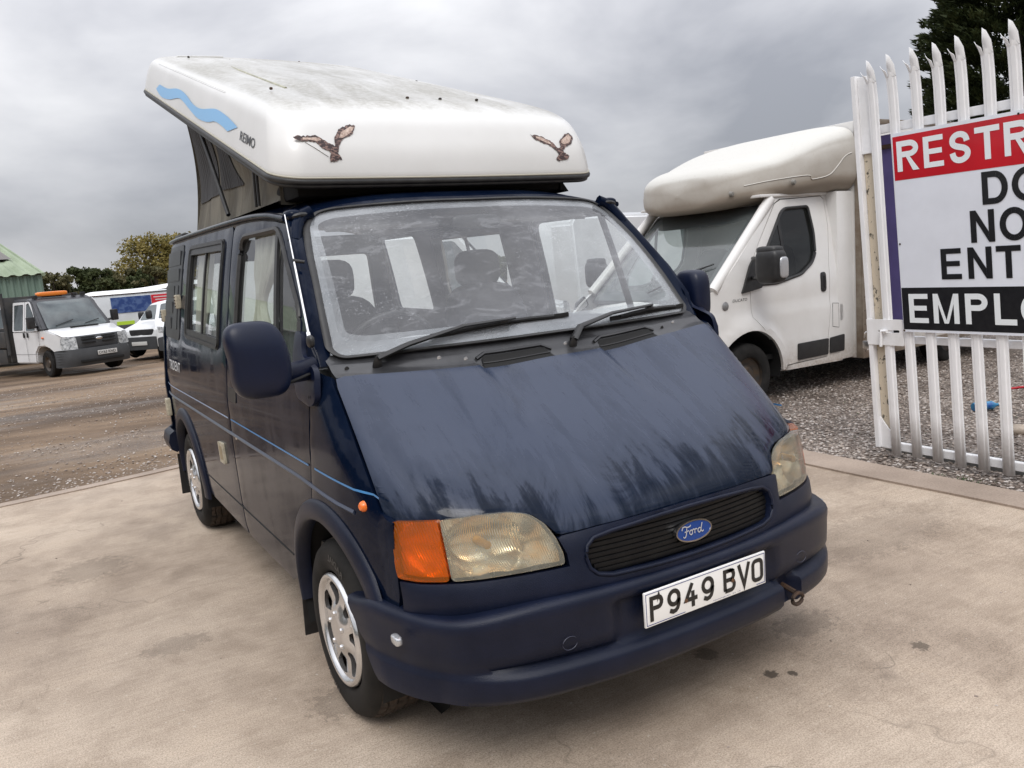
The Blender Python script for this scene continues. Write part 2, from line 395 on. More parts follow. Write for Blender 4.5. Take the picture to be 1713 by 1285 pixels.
def strokes2d(lines, wd):
    """polylines with mitred joins, as quads in 2D"""
    V = []; Fc = []
    for ln in lines:
        closed = len(ln) > 2 and seglen(ln[0], ln[-1]) < 1e-6
        p = [Vector(q) for q in (ln[:-1] if closed else ln)]; L = len(p); b = len(V)
        for i in range(L):
            if closed: d0 = (p[i]-p[i-1]).normalized(); d1 = (p[(i+1) % L]-p[i]).normalized()
            else:
                d0 = (p[i]-p[i-1]).normalized() if i else (p[1]-p[0]).normalized(); d1 = (p[i+1]-p[i]).normalized() if i < L-1 else d0
            n0 = Vector((-d0.y, d0.x)); n1_ = Vector((-d1.y, d1.x)); nn = n0+n1_
            nn = nn.normalized() if nn.length > 1e-6 else n0; k = max(.35, nn.dot(n0))
            V += [tuple(p[i]+nn*wd/2/k), tuple(p[i]-nn*wd/2/k)]
        for i in range(L if closed else L-1):
            a = b+2*i; c = b+2*((i+1) % L); Fc.append((a, a+1, c+1, c))
    return V, Fc
def arc(cx, cy, rx, ry, a0, a1, n=8): return [(cx+rx*cos(radians(a0+(a1-a0)*i/n)), cy+ry*sin(radians(a0+(a1-a0)*i/n))) for i in range(n+1)]
def mirx(fn): return lambda u, v: (lambda p: (-p[0], p[1], p[2]))(fn(u, v))
def lerp(a, b, t): return a+(b-a)*t
def vl(a, b, t): return tuple(a[i]+(b[i]-a[i])*t for i in range(3))
def smooth(a, b, x):
    t = max(0., min(1., (x-a)/(b-a))); return t*t*(3-2*t)
def at2(pts, t):
    if t <= pts[0][0]: return pts[0][1]
    for (a, x), (b, y) in zip(pts, pts[1:]):
        if t <= b: return x+(y-x)*(t-a)/(b-a)
    return pts[-1][1]
# ================================================================ campervan surfaces
def herm(t, pts):
    n = len(pts)
    if t <= pts[0][0]: return pts[0][1]
    if t >= pts[-1][0]: return pts[-1][1]
    for i in range(n-1):
        if t <= pts[i+1][0]: break
    x0, y0 = pts[i]; x1, y1 = pts[i+1]; h = x1-x0; s = (t-x0)/h
    def sl(k):
        if k == 0: return (pts[1][1]-pts[0][1])/(pts[1][0]-pts[0][0])
        if k == n-1: return (pts[-1][1]-pts[-2][1])/(pts[-1][0]-pts[-2][0])
        return (pts[k+1][1]-pts[k-1][1])/(pts[k+1][0]-pts[k-1][0])
    m0, m1 = sl(i)*h, sl(i+1)*h
    return (2*s**3-3*s*s+1)*y0+(s**3-2*s*s+s)*m0+(-2*s**3+3*s*s)*y1+(s**3-s*s)*m1
WZ = [(.2, .895), (.32, .915), (.6, .932), (.85, .937), (.95, .935), (1.1, .927), (1.25, .908), (1.5, .866), (1.7, .826), (1.81, .80), (1.9, .775)]
SEAM = [(.36, .83), (.383, .909), (.44, 1.01), (.545, 1.125), (.66, 1.205), (.79, 1.24), (.92, 1.245)]
SEAMX = []
def hw(y, z):
    wv = herm(z, WZ)
    if y < 1.0: wv -= .052*((1.0-y)/.65)**2
    if y > 3.9: wv -= .03*((y-3.9)/.48)**2
    # faint swage above the waist
    wv += .004*math.exp(-((z-1.0)/.05)**2)
    return wv
def S(y, z): return (-hw(y, z), y, z)
def yf(x): return .031+.237*x*x+.38*abs(x)**8
def F(x, z): return (x, yf(x)+.2*(z-.67), z)
def bonnet(u, v):
    a = F(u, .74); k = (abs(u)/.885)**2; ur = u*(.865/.885); c = (ur, .70+.104*k, 1.205+.031*k); h = .115
    m = (u, a[1]+.035, a[2]+h); m2 = tuple(c[i]+(m[i]-c[i])*.62 for i in range(3)); s = 1-v
    p = [s**3*a[i]+3*s*s*v*m[i]+3*s*v*v*m2[i]+v**3*c[i] for i in range(3)]
    # pressed ridges that fade out down the bonnet
    f = smooth(.62, .97, v)
    for x0, sg in ((-.345, 1), (.20, 1)):
        d = u-x0; p[2] -= .013*f*(smooth(-.006, .006, d)*(1-smooth(.03, .33, d)))
    e = max(0., (abs(u)-.84)/.044); p[2] -= .005*e*e
    return tuple(p)
_q = [bonnet(.886, v) for v in (.215, .3, .4, .5, .6, .7, .8, .9, 1.0)]
SEAM = [(.352, .828)]+[(p[1], p[2]) for p in _q[1:]]+[(.925, 1.246)]; SEAMX = [(.352, .8865)]+[(p[1], p[0]) for p in _q[1:]]+[(.925, .895)]
def SW(y, z):
    x = hw(y, z); sz = herm(y, SEAM); t = max(0., min(1, 1-(sz-z)/.10)); x = lerp(x, herm(y, SEAMX)+.001, t**1.7)
    t2 = max(0., 1-(y-.355)/.03); x -= .008*t2*t2
    return (-x, y, z)
def FF(x, z):
    p = F(x, z); b = .014*smooth(.55, .60, z)*(1-smooth(.70, .76, z)*.6)
    return (p[0], p[1]-b, p[2])
def wind(u, v):
    k = u*u; hwid = lerp(.80, .712, v); yb = .74+.12*k; yt = 1.305+.045*k; vv = max(0, min(1, v))
    return (u*hwid, lerp(yb, yt, v)-.018*sin(pi*vv), lerp(1.235+.01*k, 1.84-.035*k, v)+.018*sin(pi*vv))
SL = radians(18.2)
def popp(x, s, h): return (x, 1.437+s*cos(SL)-h*sin(SL), 1.955+s*sin(SL)+h*cos(SL))

VAN = empty('camper_van', (0, 0, 0), 0, 'dark blue camper van with raised white pop top roof, front grille and wet bonnet', 'camper van')
V_ = VAN
def both(name, ol, fn, mat, parent, outd, **k):
    a = panel(name, ol, fn, mat, parent, (-1, 0, 0) if outd == 'side' else outd, **k)
    b = panel(name, ol, mirx(fn), mat, parent, (1, 0, 0) if outd == 'side' else (-outd[0], outd[1], outd[2]), **k)
    return a, b
HY, RY, WZc, WR = .86, 3.675, .322, .327
ARF = [(HY+.415*cos(radians(a)), .345+.40*sin(radians(a))) for a in range(184, -3, -8)]      # front -> rear over the wheel
ARR = [(RY+.415*cos(radians(a)), .345+.40*sin(radians(a))) for a in range(184, -3, -8)]
def GZ(y): return herm(y, [(1.33, 1.795), (1.6, 1.828), (2.0, 1.85), (3.0, 1.865), (4.32, 1.872)])
fr_edge = [(.989, .73), (.945, .88), (.915, 1.0), (.908, 1.10), (.912, 1.207), (.944, 1.369), (1.035, 1.491), (1.19, 1.645), (1.325, 1.775)]
winF = rnd([(2.075, 1.225), (2.075, 1.778, .09), (1.455, 1.772, .03), (1.385, 1.742, .03), (1.055, 1.455), (1.02, 1.275, .04), (1.045, 1.235, .03)], .045)
winS = rnd([(2.42, 1.245), (3.37, 1.27), (3.37, 1.79), (2.42, 1.775)], .05)
winQ = rnd([(3.60, 1.245), (4.24, 1.255), (4.22, 1.815), (3.62, 1.812)], .05)
g = .0035
# front door
dr = [p for p in ARF if p[0] > 1.0 and p[1] > .36]
door_o = fr_edge + [(x, GZ(x)-.018) for x in (1.36, 1.5, 1.7, 1.9, 2.1)] + [(2.215, GZ(2.2)-.022), (2.245, GZ(2.2)-.05), (2.235, 1.5), (2.225, 1.2), (2.225, .9), (2.24, .6), (2.26, .36), (2.22, .315), (1.46, .315)] + dr[::-1]
both('front_door', inset(door_o, g), S, NAVY, V_, 'side', holes=[winF], step=.05, thick=.02, edge=.002)
wing_o = [(.36, .60)] + [(p[0]+.0, p[1]+.001) for p in SEAM[:]] + [(.912, 1.213), (.908, 1.1), (.915, 1.0), (.945, .88), (.989, .735)] + [p for p in ARF if p[0] < .99 and p[1] > .42][::-1] + [(.44, .45), (.38, .50)]
both('front_wing', inset(wing_o, g), SW, NAVY, V_, 'side', step=.035, thick=.02, edge=.002)
side_o = [(2.25, .315), (2.27, .36), (2.25, .6), (2.235, .9), (2.235, 1.2), (2.245, 1.5), (2.255, 1.81), (2.28, GZ(2.3)-.02)] + [(x, GZ(x)-.02) for x in (2.6, 3., 3.4, 3.8, 4.2)] + [(4.31, 1.84), (4.34, 1.3), (4.34, .8), (4.33, .36)] + [(4.1, .345)] + [p for p in ARR][::-1]+[(3.25, .33)]
both('side_panel', inset(side_o, g), S, NAVY, V_, 'side', holes=[inset(winS, -.0), inset(winQ, 0)], step=.05, thick=.02, edge=.002)
INNER = M('interior_trim', (.16, .155, .15), .8, var=.2, vs=5)
inner_o = [(.965, .76), (.96, 1.21), (1.0, 1.38), (1.36, 1.77), (4.3, 1.84), (4.3, .4)] + ARR[::-1] + [(3.25, .33), (1.3, .33)] + [p for p in ARF if p[0] > .97][::-1]
both('side_lining', inner_o, S, INNER, V_, 'side', holes=[inset(winF, -.01), inset(winS, -.01), inset(winQ, .01)], step=.09, thick=.012, off=-.022, both=True)
# glass + seals on the sides
def seal(name, poly, fn, r, mat, parent, off=0., squash=None):
    pts = [Vector(fn(*p)) for p in resample(poly, (.05, .05))]
    return tube(name, pts, r, mat, parent, n=6, closed=True, squash=squash)
for fn, sx in ((S, -1), (mirx(S), 1)):
    od = (sx, 0, 0)
    fg = panel('door_window', inset(winF, .004), fn, SGLASS, V_, od, thick=0, off=-.016, step=.08)
    seal('window_seal', inset(winF, .008), lambda u, v: (fn(u, v)[0]-sx*.006, u, v), .014, RUBBER, fg)
    panel('quarter_divider', [(1.44, 1.77), (1.475, 1.77), (1.375, 1.235), (1.335, 1.235)], fn, BLACK, fg, od, thick=.012, off=-.002, step=.1)
    sg_ = panel('side_window', inset(winS, .03), fn, SGLASS, V_, od, thick=0, off=-.014, step=.08)
    panel('window_frame', inset(winS, -.012), fn, BLACK, sg_, od, holes=[inset(winS, .045)], step=.06, thick=.016, off=.004)
    panel('window_divider', [(2.895, 1.74), (2.925, 1.74), (2.925, 1.30), (2.895, 1.30)], fn, BLACK, sg_, od, thick=.01, off=-.003, step=.1)
    panel('window_bead', inset(winS, -.004), lambda u, v: fn(u, v), RUBBER, sg_, od, holes=[inset(winS, .012)], step=.06, thick=.004, off=.011)
# ribbed black blanking panel on the rear quarter (driver side), plain glass opposite
qp = panel('quarter_panel', inset(winQ, -.012), S, PANELG, V_, (-1, 0, 0), step=.06, thick=.012, off=.006, edge=.003)
for i, (a, b, c, d) in enumerate([(1.70, 1.79, 3.66, 4.2), (1.60, 1.68, 3.66, 4.2), (1.50, 1.575, 3.80, 4.2), (1.40, 1.475, 3.84, 4.2), (1.30, 1.375, 3.88, 4.2)]):
    panel('louvre', rnd([(c, a), (d, a), (d, b), (c, b)], .012), lambda u, v, a=a, b=b: (S(u, v)[0]-.001-.005*(v-a)/(b-a), u, v), PANELG, qp, (-1, 0, 0), step=.06, thick=.008, off=.008)
panel('louvre', rnd([(3.66, 1.30), (3.80, 1.30), (3.76, 1.575), (3.66, 1.575)], .012), lambda u, v: (S(u, v)[0]-.003, u, v), PANELG, qp, (-1, 0, 0), step=.06, thick=.008, off=.008)
panel('quarter_glass', inset(winQ, .004), mirx(S), SGLASS, V_, (1, 0, 0), thick=0, off=-.014, step=.08)
for yy, zz in ((3.60, 1.475), (4.27, 1.375)):
    c = S(yy, zz); o_ = box('window_catch', (c[0]-.016, yy, zz), (.035, .055, .085), CREAMW, V_, .008)
    for k in range(4): box('catch_slot', (c[0]-.033, yy+.001, zz-.028+k*.019), (.008, .03, .007), DARKM, o_, .0)
MOULD = M('moulding_sky_sheen', (.045, .055, .085), .28)  # sky reflection on the rounded strip put into its base colour
# gutter rail, trim strip, pin stripe, crease
for s in (-1, 1):
    tube('gutter_rail', [(s*(hw(y, GZ(y))+.006), y, GZ(y)) for y in [1.325+.1*i for i in range(31)]], .013, NAVY, V_, n=8)
    tube('side_moulding', [(s*(hw(y, .835)-.004), y, .818+.022*smooth(.6, 1.1, y)) for y in [.58+.12*i for i in range(32)]], .012, MOULD, V_, n=6, squash=(.9, .8))
    tube('sill_crease', [(s*(hw(y, .46)-.001), y, .46) for y in [1.36+.1*i for i in range(19)]], .004, BLACKM, V_, n=5)
PIN = M('light_blue_pinstripe', (.055, .22, .48), .35)
PIN2 = M('pale_pinstripe', (.32, .40, .55), .4)
for fn, sx in ((SW, -1), (mirx(SW), 1)):
    panel('pinstripe', [(.425, .888), (.89, .905), (.89, .912), (.425, .895)], fn, PIN, V_, (sx, 0, 0), thick=0, off=.0012, step=.05)
for fn, sx in ((S, -1), (mirx(S), 1)):
    panel('pinstripe', [(.955, .906), (2.2, .910), (2.2, .917), (.955, .913)], fn, PIN, V_, (sx, 0, 0), thick=0, off=.0012, step=.08)
    panel('pinstripe', [(2.26, .910), (4.3, .905), (4.3, .912), (2.26, .917)], fn, PIN2, V_, (sx, 0, 0), thick=0, off=.0012, step=.1)
# lettering strip on rear quarter
WHT = M('white_print', (.62, .63, .64), .5)
text('side_lettering', 'TRIDENT', lambda u, v: (S(3.98-u, 1.0+v)[0]-.0015, 3.98-u, 1.035+v), WHT, V_, bold=.01, width=.42, height=.06)
# door furniture
hd = panel('door_handle', rnd([(2.03, 1.01), (2.19, 1.01), (2.19, 1.075), (2.03, 1.075)], .02), S, BLACK, V_, (-1, 0, 0), step=.03, thick=.01, off=.003)
lathe('lock', [(0, .004), (.011, .004), (.013, 0)], S(2.13, .835), (-1, 0, 0), CHROME, hd, n=12)
fl = panel('filler_flap', rnd([(2.455, .645), (2.565, .64), (2.57, .75), (2.46, .755)], .008), S, CREAMW, V_, (-1, 0, 0), step=.03, thick=.016, off=.012)
panel('flap_recess', rnd([(2.475, .662), (2.548, .66), (2.55, .733), (2.48, .736)], .004), S, M('flap_inner', (.3, .24, .15), .6), fl, (-1, 0, 0), step=.03, thick=.0, off=.013)
box('inlet_cover', (-.945, 4.25, .74), (.03, .07, .12), CREAMW, V_, .006)
# wheel arch flares
for yc, nm in ((HY, 'f'), (RY, 'r')):
    for s in (-1, 1):
        a0 = 176 if nm == 'f' else 184
        def fl_(u, v, yc=yc, s=s, nm=nm):
            a = radians(lerp(158 if nm == 'f' else 188, -6, u)); prof = [(.452, -.004), (.449, .006), (.438, .014), (.41, .021), (.388, .024), (.379, .016), (.376, -.03)]
            k = v*(len(prof)-1); i = min(int(k), len(prof)-2); f = k-i; r = lerp(prof[i][0], prof[i+1][0], f); d = lerp(prof[i][1], prof[i+1][1], f)
            y = yc+1.035*r*cos(a); z = .345+r*sin(a)
            return (s*(max(hw(y, max(z, .32)), .905)+d), y, z)
        grid('wheel_arch_flare', fl_, 34, 7, NAVYP, V_, ang=60)
        def ln_(u, v, yc=yc, s=s):
            a = radians(lerp(200, -20, u)); return (s*lerp(.925, .66, v), yc+.405*cos(a), .345+.392*sin(a))
        grid('wheel_well', ln_, 24, 3, BLACKM, V_)
        lathe('wheel_well_back', [(0, 0), (.41, 0)], (s*.66, yc, .345), (s, 0, 0), BLACKM, V_, n=24)
# ---------------------------------------------------------------- wheels
def wheel(yc, s, parent):
    wh = bpy.data.objects.new('wheel', None); col.objects.link(wh); wh.parent = parent
    cx = s*.925
    prof = [(.205, -.03), (.21, -.008), (.225, .002), (.25, .006), (.28, .004), (.300, -.006), (.314, -.024), (.3185, -.034)]
    lathe('tyre', prof, (cx, yc, WZc), (s, 0, 0), TYRE, wh, n=72, ang=50)
    # tread: zig-zag grooves cut into the running surface
    NN = 216; rows = []; wd = .185
    for k in range(NN):
        a = 2*pi*k/NN; row = []
        for j in range(37):
            q = j/36; x = -.034-q*(wd-.02)
            r = WR-.010*(abs(q-.5)*2)**4
            zz = .11*(1 if (k % 12) < 6 else -1)*.25*((k % 6)/6-.5)*2
            gv = 0
            for g0 in (.16, .37, .60, .81):
                tri = abs(((k % 12)/6)-1)-.5
                if abs(q-(g0+.05*tri)) < .018: gv = 1
            if (k % 6) == 0 and (q < .16 or q > .82): gv = .8
            if (k % 6) == int(q*10) % 6 and .2 < q < .8 and k % 2 == 0: gv = max(gv, .45)
            r -= .008*gv; row.append((r, x))
        rows.append(row)
    V = []; Fc = []
    for k, row in enumerate(rows):
        a = 2*pi*k/NN
        for (r, x) in row: V.append((cx+s*x, yc+r*cos(a), WZc+r*sin(a)))
    for k in range(NN):
        for j in range(36):
            a = k*37+j; b = ((k+1) % NN)*37+j; Fc.append((a, a+1, b+1, b) if s > 0 else (a, b, b+1, a+1))
    mesh('tread', V, Fc, TREAD, wh, ang=30)
    lathe('inner_sidewall', [(.31, -.2), (.20, -.205), (.1, -.17), (0, -.17)], (cx, yc, WZc), (s, 0, 0), BLACKM, wh, n=32)
    # sidewall lettering, raised
    def ring(txt, a0, rad, hgt):
        V, Fc = text2d(txt, 1, .02); x0 = min(v[0] for v in V); y0 = min(v[1] for v in V); y1 = max(v[1] for v in V); k = hgt/(y1-y0); L = []
        for x, y in V:
            a = radians(a0)-(x-x0)*k/rad*1.15*(-s) if False else radians(a0)+(x-x0)*k/rad*1.2
            r = rad+(y-y0)*k; L.append((cx+s*(.0075), yc-s*0+r*cos(pi-a)*(1) if s < 0 else yc+r*cos(a), WZc+r*sin(a)))
        mesh('sidewall_lettering', L, Fc, M('tyre_lettering', (.05, .048, .045), .6), wh, False)
    ring('RADIAL', 62, .255, .025); ring('185 R14', 232, .255, .022)
    lathe('rim', [(.2, -.06), (.19, -.075), (0, -.09)], (cx, yc, WZc), (s, 0, 0), DARKM, wh, n=32)
    # hub cap with seven openings
    NH = 7
    def hub(u, v):
        r = sqrt(u*u+v*v); d = herm(r, [(0, .010), (.05, .012), (.075, .004), (.11, -.012), (.155, -.010), (.174, -.0055), (.180, -.0055)])
        a = math.atan2(v, u)*NH; d += .004*cos(a)*smooth(.05, .10, r)*(1-smooth(.14, .17, r))
        return (cx+s*d, yc+u, WZc+v)
    holes = []
    for k in range(NH):
        a = 2*pi*(k+.5)/NH; c, q = cos(a), sin(a); pg = rnd([(.088, -.012), (.158, -.047), (.170, -.020), (.172, .020), (.158, .047), (.088, .012)], .006, 2)
        holes.append([(x*c-y*q, x*q+y*c) for x, y in pg])
    circ = [(.178*cos(2*pi*k/90), .178*sin(2*pi*k/90)) for k in range(90)]
    hb = panel('hubcap', circ, hub, SILVER, wh, (s, 0, 0), holes=holes, step=.007, thick=.016, ang=60)
    lathe('hubcap_rim', [(.176, -.006), (.180, .000), (.186, .008), (.194, .010), (.200, .006), (.204, -.006)], (cx, yc, WZc), (s, 0, 0), SILVER, wh, n=72, ang=70)
    for k in range(5):
        a = 2*pi*k/5+.3; lathe('wheel_nut', [(0, .012), (.008, .012), (.011, .004), (.011, -.01)], (cx+s*.004, yc+.062*cos(a), WZc+.062*sin(a)), (s, 0, 0), SILVER, wh, n=6)
    return wh
for s in (-1, 1):
    for yc in (HY, RY): wheel(yc, s, V_)
for s in (-1, 1):
    mesh('mud_flap', [(s*.925, 1.30, .44), (s*.70, 1.30, .44), (s*.70, 1.315, .12), (s*.925, 1.335, .12), (s*.925, 1.306, .44), (s*.70, 1.306, .44), (s*.70, 1.322, .12), (s*.925, 1.342, .12)],
         [(0, 1, 2, 3), (5, 4, 7, 6), (0, 3, 7, 4), (2, 1, 5, 6), (3, 2, 6, 7)], BLACK, V_, False)
    mesh('mud_flap', [(s*.95, 4.12, .42), (s*.72, 4.12, .42), (s*.72, 4.13, .13), (s*.95, 4.14, .13), (s*.95, 4.126, .42), (s*.72, 4.126, .42), (s*.72, 4.136, .13), (s*.95, 4.146, .13)],
         [(0, 1, 2, 3), (5, 4, 7, 6), (0, 3, 7, 4), (2, 1, 5, 6), (3, 2, 6, 7)], BLACK, V_, False)
# ---------------------------------------------------------------- nose
bf = [(.884, .232), (.81, .230), (.66, .247), (.57, .246), (.516, .209), (.487, .128), (.469, .060), (.4545, .04), (.33, .055), (.15, .066), (0, .068)]
bon_o = [(x, v) for x, v in bf] + [(-x, v) for x, v in bf[::-1][1:]] + [(-.884, .55), (-.884, .95), (-.878, .99), (-.80, 1.0), (0, 1.0), (.80, 1.0), (.878, .99), (.884, .95), (.884, .55)]
panel('bonnet', inset(bon_o, .003), bonnet, NAVY_B, V_, (0, -1, 1), step=(.018, .035), thick=.025, edge=.003)
lamp = [(-.8785, .8293), (-.777, .836), (-.6767, .8452), (-.5881, .8424), (-.5387, .8297), (-.5002, .7972), (-.4729, .7486), (-.4578, .7019), (-.4568, .6683), (-.6264, .6650), (-.7742, .6590), (-.8419, .6545), (-.8821, .6585)]
grl = [(-.3913, .68), (-.383, .708), (-.36, .724), (-.30, .7325), (-.1241, .7427), (0, .745), (.1241, .7427), (.30, .7325), (.36, .724), (.383, .708), (.3913, .68), (.385, .650), (.365, .631), (.32, .621), (.15, .617), (0, .6165), (-.15, .617), (-.32, .621), (-.365, .631), (-.385, .650)]
fas = [(-.8835, .53), (-.8835, .652), (-.8419, .6505), (-.7742, .655), (-.6264, .661), (-.452, .6643), (-.4535, .7019), (-.468, .7486), (-.4545, .7535), (-.33, .7595), (-.15, .764), (0, .766)]
fas_o = fas + [(-x, z) for x, z in fas[::-1][1:]] + [(.5, .53), (0, .545), (-.5, .53)]
panel('front_fascia', fas_o, FF, NAVYP, V_, (0, -1, 0), holes=[grl], step=(.03, .02), thick=.05, edge=.004)
tube('grille_surround', [Vector(FF(*p))+Vector((0, .001, 0)) for p in resample(inset(grl, -.007), (.02, .02))], .0062, NAVYP, V_, n=8, closed=True)
gr = panel('grille', inset(grl, -.01), lambda x, z: (x, yf(x)+.2*(z-.67)+.034, z), BLACKM, V_, (0, -1, 0), step=.05, thick=0)
for k in range(8):
    z = .627+k*.0152; xs = .36+.03*(1-abs(k-3.5)/3.5)
    tube('slat', [(x, yf(x)+.2*(z-.67)+.004+.001*k, z) for x in [-xs+2*xs*i/22 for i in range(23)]], .006, M('grille_slat', (.004, .004, .005), .45, var=.5, vs=20, c2=(.008, .008, .008), spec=.25), gr, n=6, squash=(.45, 1.4))
# oval badge
BLUEB = M('badge_blue', (.012, .05, .22), .25, coat=.6)
bd = empty('badge'); bd.parent = V_
def bfn(u, v): return (u, yf(0)+.2*(.676+v-.67)-.012, .676+v)
ell = lambda a, b: [(a*cos(2*pi*k/40), b*sin(2*pi*k/40)) for k in range(40)]
panel('badge_rim', ell(.076, .033), bfn, CHROME, bd, (0, -1, 0), holes=[ell(.071, .0285)], step=.02, thick=.016)
panel('badge_face', ell(.071, .0285), bfn, BLUEB, bd, (0, -1, 0), step=.02, thick=0, off=-.0015)
fl1 = [[(-.052, .010), (-.047, .018), (-.038, .0195), (-.028, .016), (-.018, .0165), (-.012, .020)], [(-.031, .014), (-.034, .002), (-.040, -.010), (-.047, -.013), (-.050, -.009)], [(-.042, .003), (-.034, .004), (-.024, .005)],
       [(-.016, .004), (-.021, .001), (-.022, -.005), (-.018, -.009), (-.012, -.007), (-.010, -.001), (-.012, .004), (-.016, .004)], [(-.010, .002), (-.004, .005), (.000, .003), (-.001, -.008)], [(-.001, -.002), (.004, .004), (.009, .004), (.011, .002)],
       [(.026, .003), (.020, .004), (.014, .0), (.014, -.006), (.018, -.009), (.024, -.005), (.028, .003)], [(.036, .018), (.030, .006), (.027, -.004), (.031, -.009), (.037, -.006)]]
def smoothpl(p):
    closed = seglen(p[0], p[-1]) < 1e-9; o = []
    q = p[:-1] if closed else p; n = len(q)
    for i in range(n if closed else n-1):
        if closed: a, b, c, d = q[i-1], q[i], q[(i+1) % n], q[(i+2) % n]
        else: a, b, c, d = q[max(i-1, 0)], q[i], q[i+1], q[min(i+2, n-1)]
        for k in range(4):
            t = k/4; o.append(tuple(.5*((2*b[j])+(-a[j]+c[j])*t+(2*a[j]-5*b[j]+4*c[j]-d[j])*t*t+(-a[j]+3*b[j]-3*c[j]+d[j])*t**3) for j in (0, 1)))
    o.append(o[0] if closed else tuple(q[-1])); return o
Vt, Ft = strokes2d([smoothpl(p) for p in fl1], .0034)
mesh('badge_script', [(x, yf(0)+.2*(.676+y-.67)-.0135, .676+y) for x, y in Vt], Ft, M('badge_silver', (.75, .76, .78), .3, .6), bd, False)
# head lamps + indicators
def fluted(name, c1, c2, rough):
    m, t, o = nmat(name); oc = OC(t); wv = t.nodes.new('ShaderNodeTexWave'); wv.inputs['Scale'].default_value = 55; mp = t.nodes.new('ShaderNodeMapping'); mp.inputs['Rotation'].default_value = (0, .16, 0); t.links.new(oc, mp.inputs[0]); t.links.new(mp.outputs[0], wv.inputs['Vector'])
    PRIN(t, o, Base_Color=RAMP(t, NT(t, 11, oc, 4), ((.42, c1), (.66, c2))), Roughness=rough, Metallic=.8, Normal=BUMP(t, wv.outputs['Fac'], .35, .004)); return m
m, t, o = nmat('headlamp_lens')
oc = OC(t); wv = t.nodes.new('ShaderNodeTexWave'); wv.inputs['Scale'].default_value = 62; wv.bands_direction = 'X'; wv.inputs['Distortion'].default_value = .4
mp = t.nodes.new('ShaderNodeMapping'); mp.inputs['Rotation'].default_value = (0, .16, 0); t.links.new(oc, mp.inputs[0]); t.links.new(mp.outputs[0], wv.inputs['Vector'])
nb = BUMP(t, wv.outputs['Fac'], .8, .004)
tr = t.nodes.new('ShaderNodeBsdfTransparent'); tr.inputs[0].default_value = (.97, .95, .86, 1)
df = t.nodes.new('ShaderNodeBsdfDiffuse'); df.inputs[0].default_value = (.66, .64, .53, 1)
tl = t.nodes.new('ShaderNodeBsdfTranslucent'); tl.inputs[0].default_value = (.6, .56, .4, 1)
a1 = t.nodes.new('ShaderNodeMixShader'); a1.inputs[0].default_value = .35; t.links.new(df.outputs[0], a1.inputs[1]); t.links.new(tl.outputs[0], a1.inputs[2])
hz = RAMP(t, NT(t, 9, oc, 4), ((.35, .24), (.65, .42)))
a2 = t.nodes.new('ShaderNodeMixShader'); t.links.new(hz, a2.inputs[0]); t.links.new(tr.outputs[0], a2.inputs[1]); t.links.new(a1.outputs[0], a2.inputs[2])
gs = t.nodes.new('ShaderNodeBsdfGlossy'); gs.inputs['Roughness'].default_value = .1; fr = t.nodes.new('ShaderNodeFresnel'); fr.inputs[0].default_value = 1.5; t.links.new(nb, gs.inputs['Normal'])
a3 = t.nodes.new('ShaderNodeMixShader'); t.links.new(fr.outputs[0], a3.inputs[0]); t.links.new(a2.outputs[0], a3.inputs[1]); t.links.new(gs.outputs[0], a3.inputs[2]); t.links.new(a3.outputs[0], o.inputs[0]); LENS = m
m, t, o = nmat('amber_lens')
oc = OC(t); wv = t.nodes.new('ShaderNodeTexWave'); wv.inputs['Scale'].default_value = 50; mp = t.nodes.new('ShaderNodeMapping'); mp.inputs['Rotation'].default_value = (0, .16, 0); t.links.new(oc, mp.inputs[0]); t.links.new(mp.outputs[0], wv.inputs['Vector'])
nb = BUMP(t, wv.outputs['Fac'], .6, .004)
tr = t.nodes.new('ShaderNodeBsdfTransparent'); tr.inputs[0].default_value = (1, .36, .012, 1)
df = t.nodes.new('ShaderNodeBsdfDiffuse'); df.inputs[0].default_value = (1, .24, .012, 1)
a2 = t.nodes.new('ShaderNodeMixShader'); a2.inputs[0].default_value = .22; t.links.new(tr.outputs[0], a2.inputs[1]); t.links.new(df.outputs[0], a2.inputs[2])
gs = t.nodes.new('ShaderNodeBsdfGlossy'); gs.inputs['Roughness'].default_value = .12; fr = t.nodes.new('ShaderNodeFresnel'); fr.inputs[0].default_value = 1.5; t.links.new(nb, gs.inputs['Normal'])
a3 = t.nodes.new('ShaderNodeMixShader'); t.links.new(fr.outputs[0], a3.inputs[0]); t.links.new(a2.outputs[0], a3.inputs[1]); t.links.new(gs.outputs[0], a3.inputs[2]); t.links.new(a3.outputs[0], o.inputs[0]); AMBER = m
REFL = fluted('lamp_reflector', (.96, .90, .76), (1, .62, .28), .16)  # orange patches paint the lamp's warm glow into the reflector
REFLA = fluted('amber_reflector', (1, .80, .45), (1, .7, .4), .25)
head = [p for p in lamp if p[0] > -.775]; head = [(-.7725, .836)] + head[1:] if head[0][0] < -.77 else [(-.7725, .836)]+head
head_o = [(-.7715, .8365), (-.6767, .8452), (-.5881, .8424), (-.5387, .8297), (-.5002, .7972), (-.4729, .7486), (-.4595, .7019), (-.4590, .6700), (-.6264, .6662), (-.7675, .6600)]
ind_o = [(-.8775, .8280), (-.7775, .8350), (-.7735, .6598), (-.8419, .6560), (-.8805, .6600)]
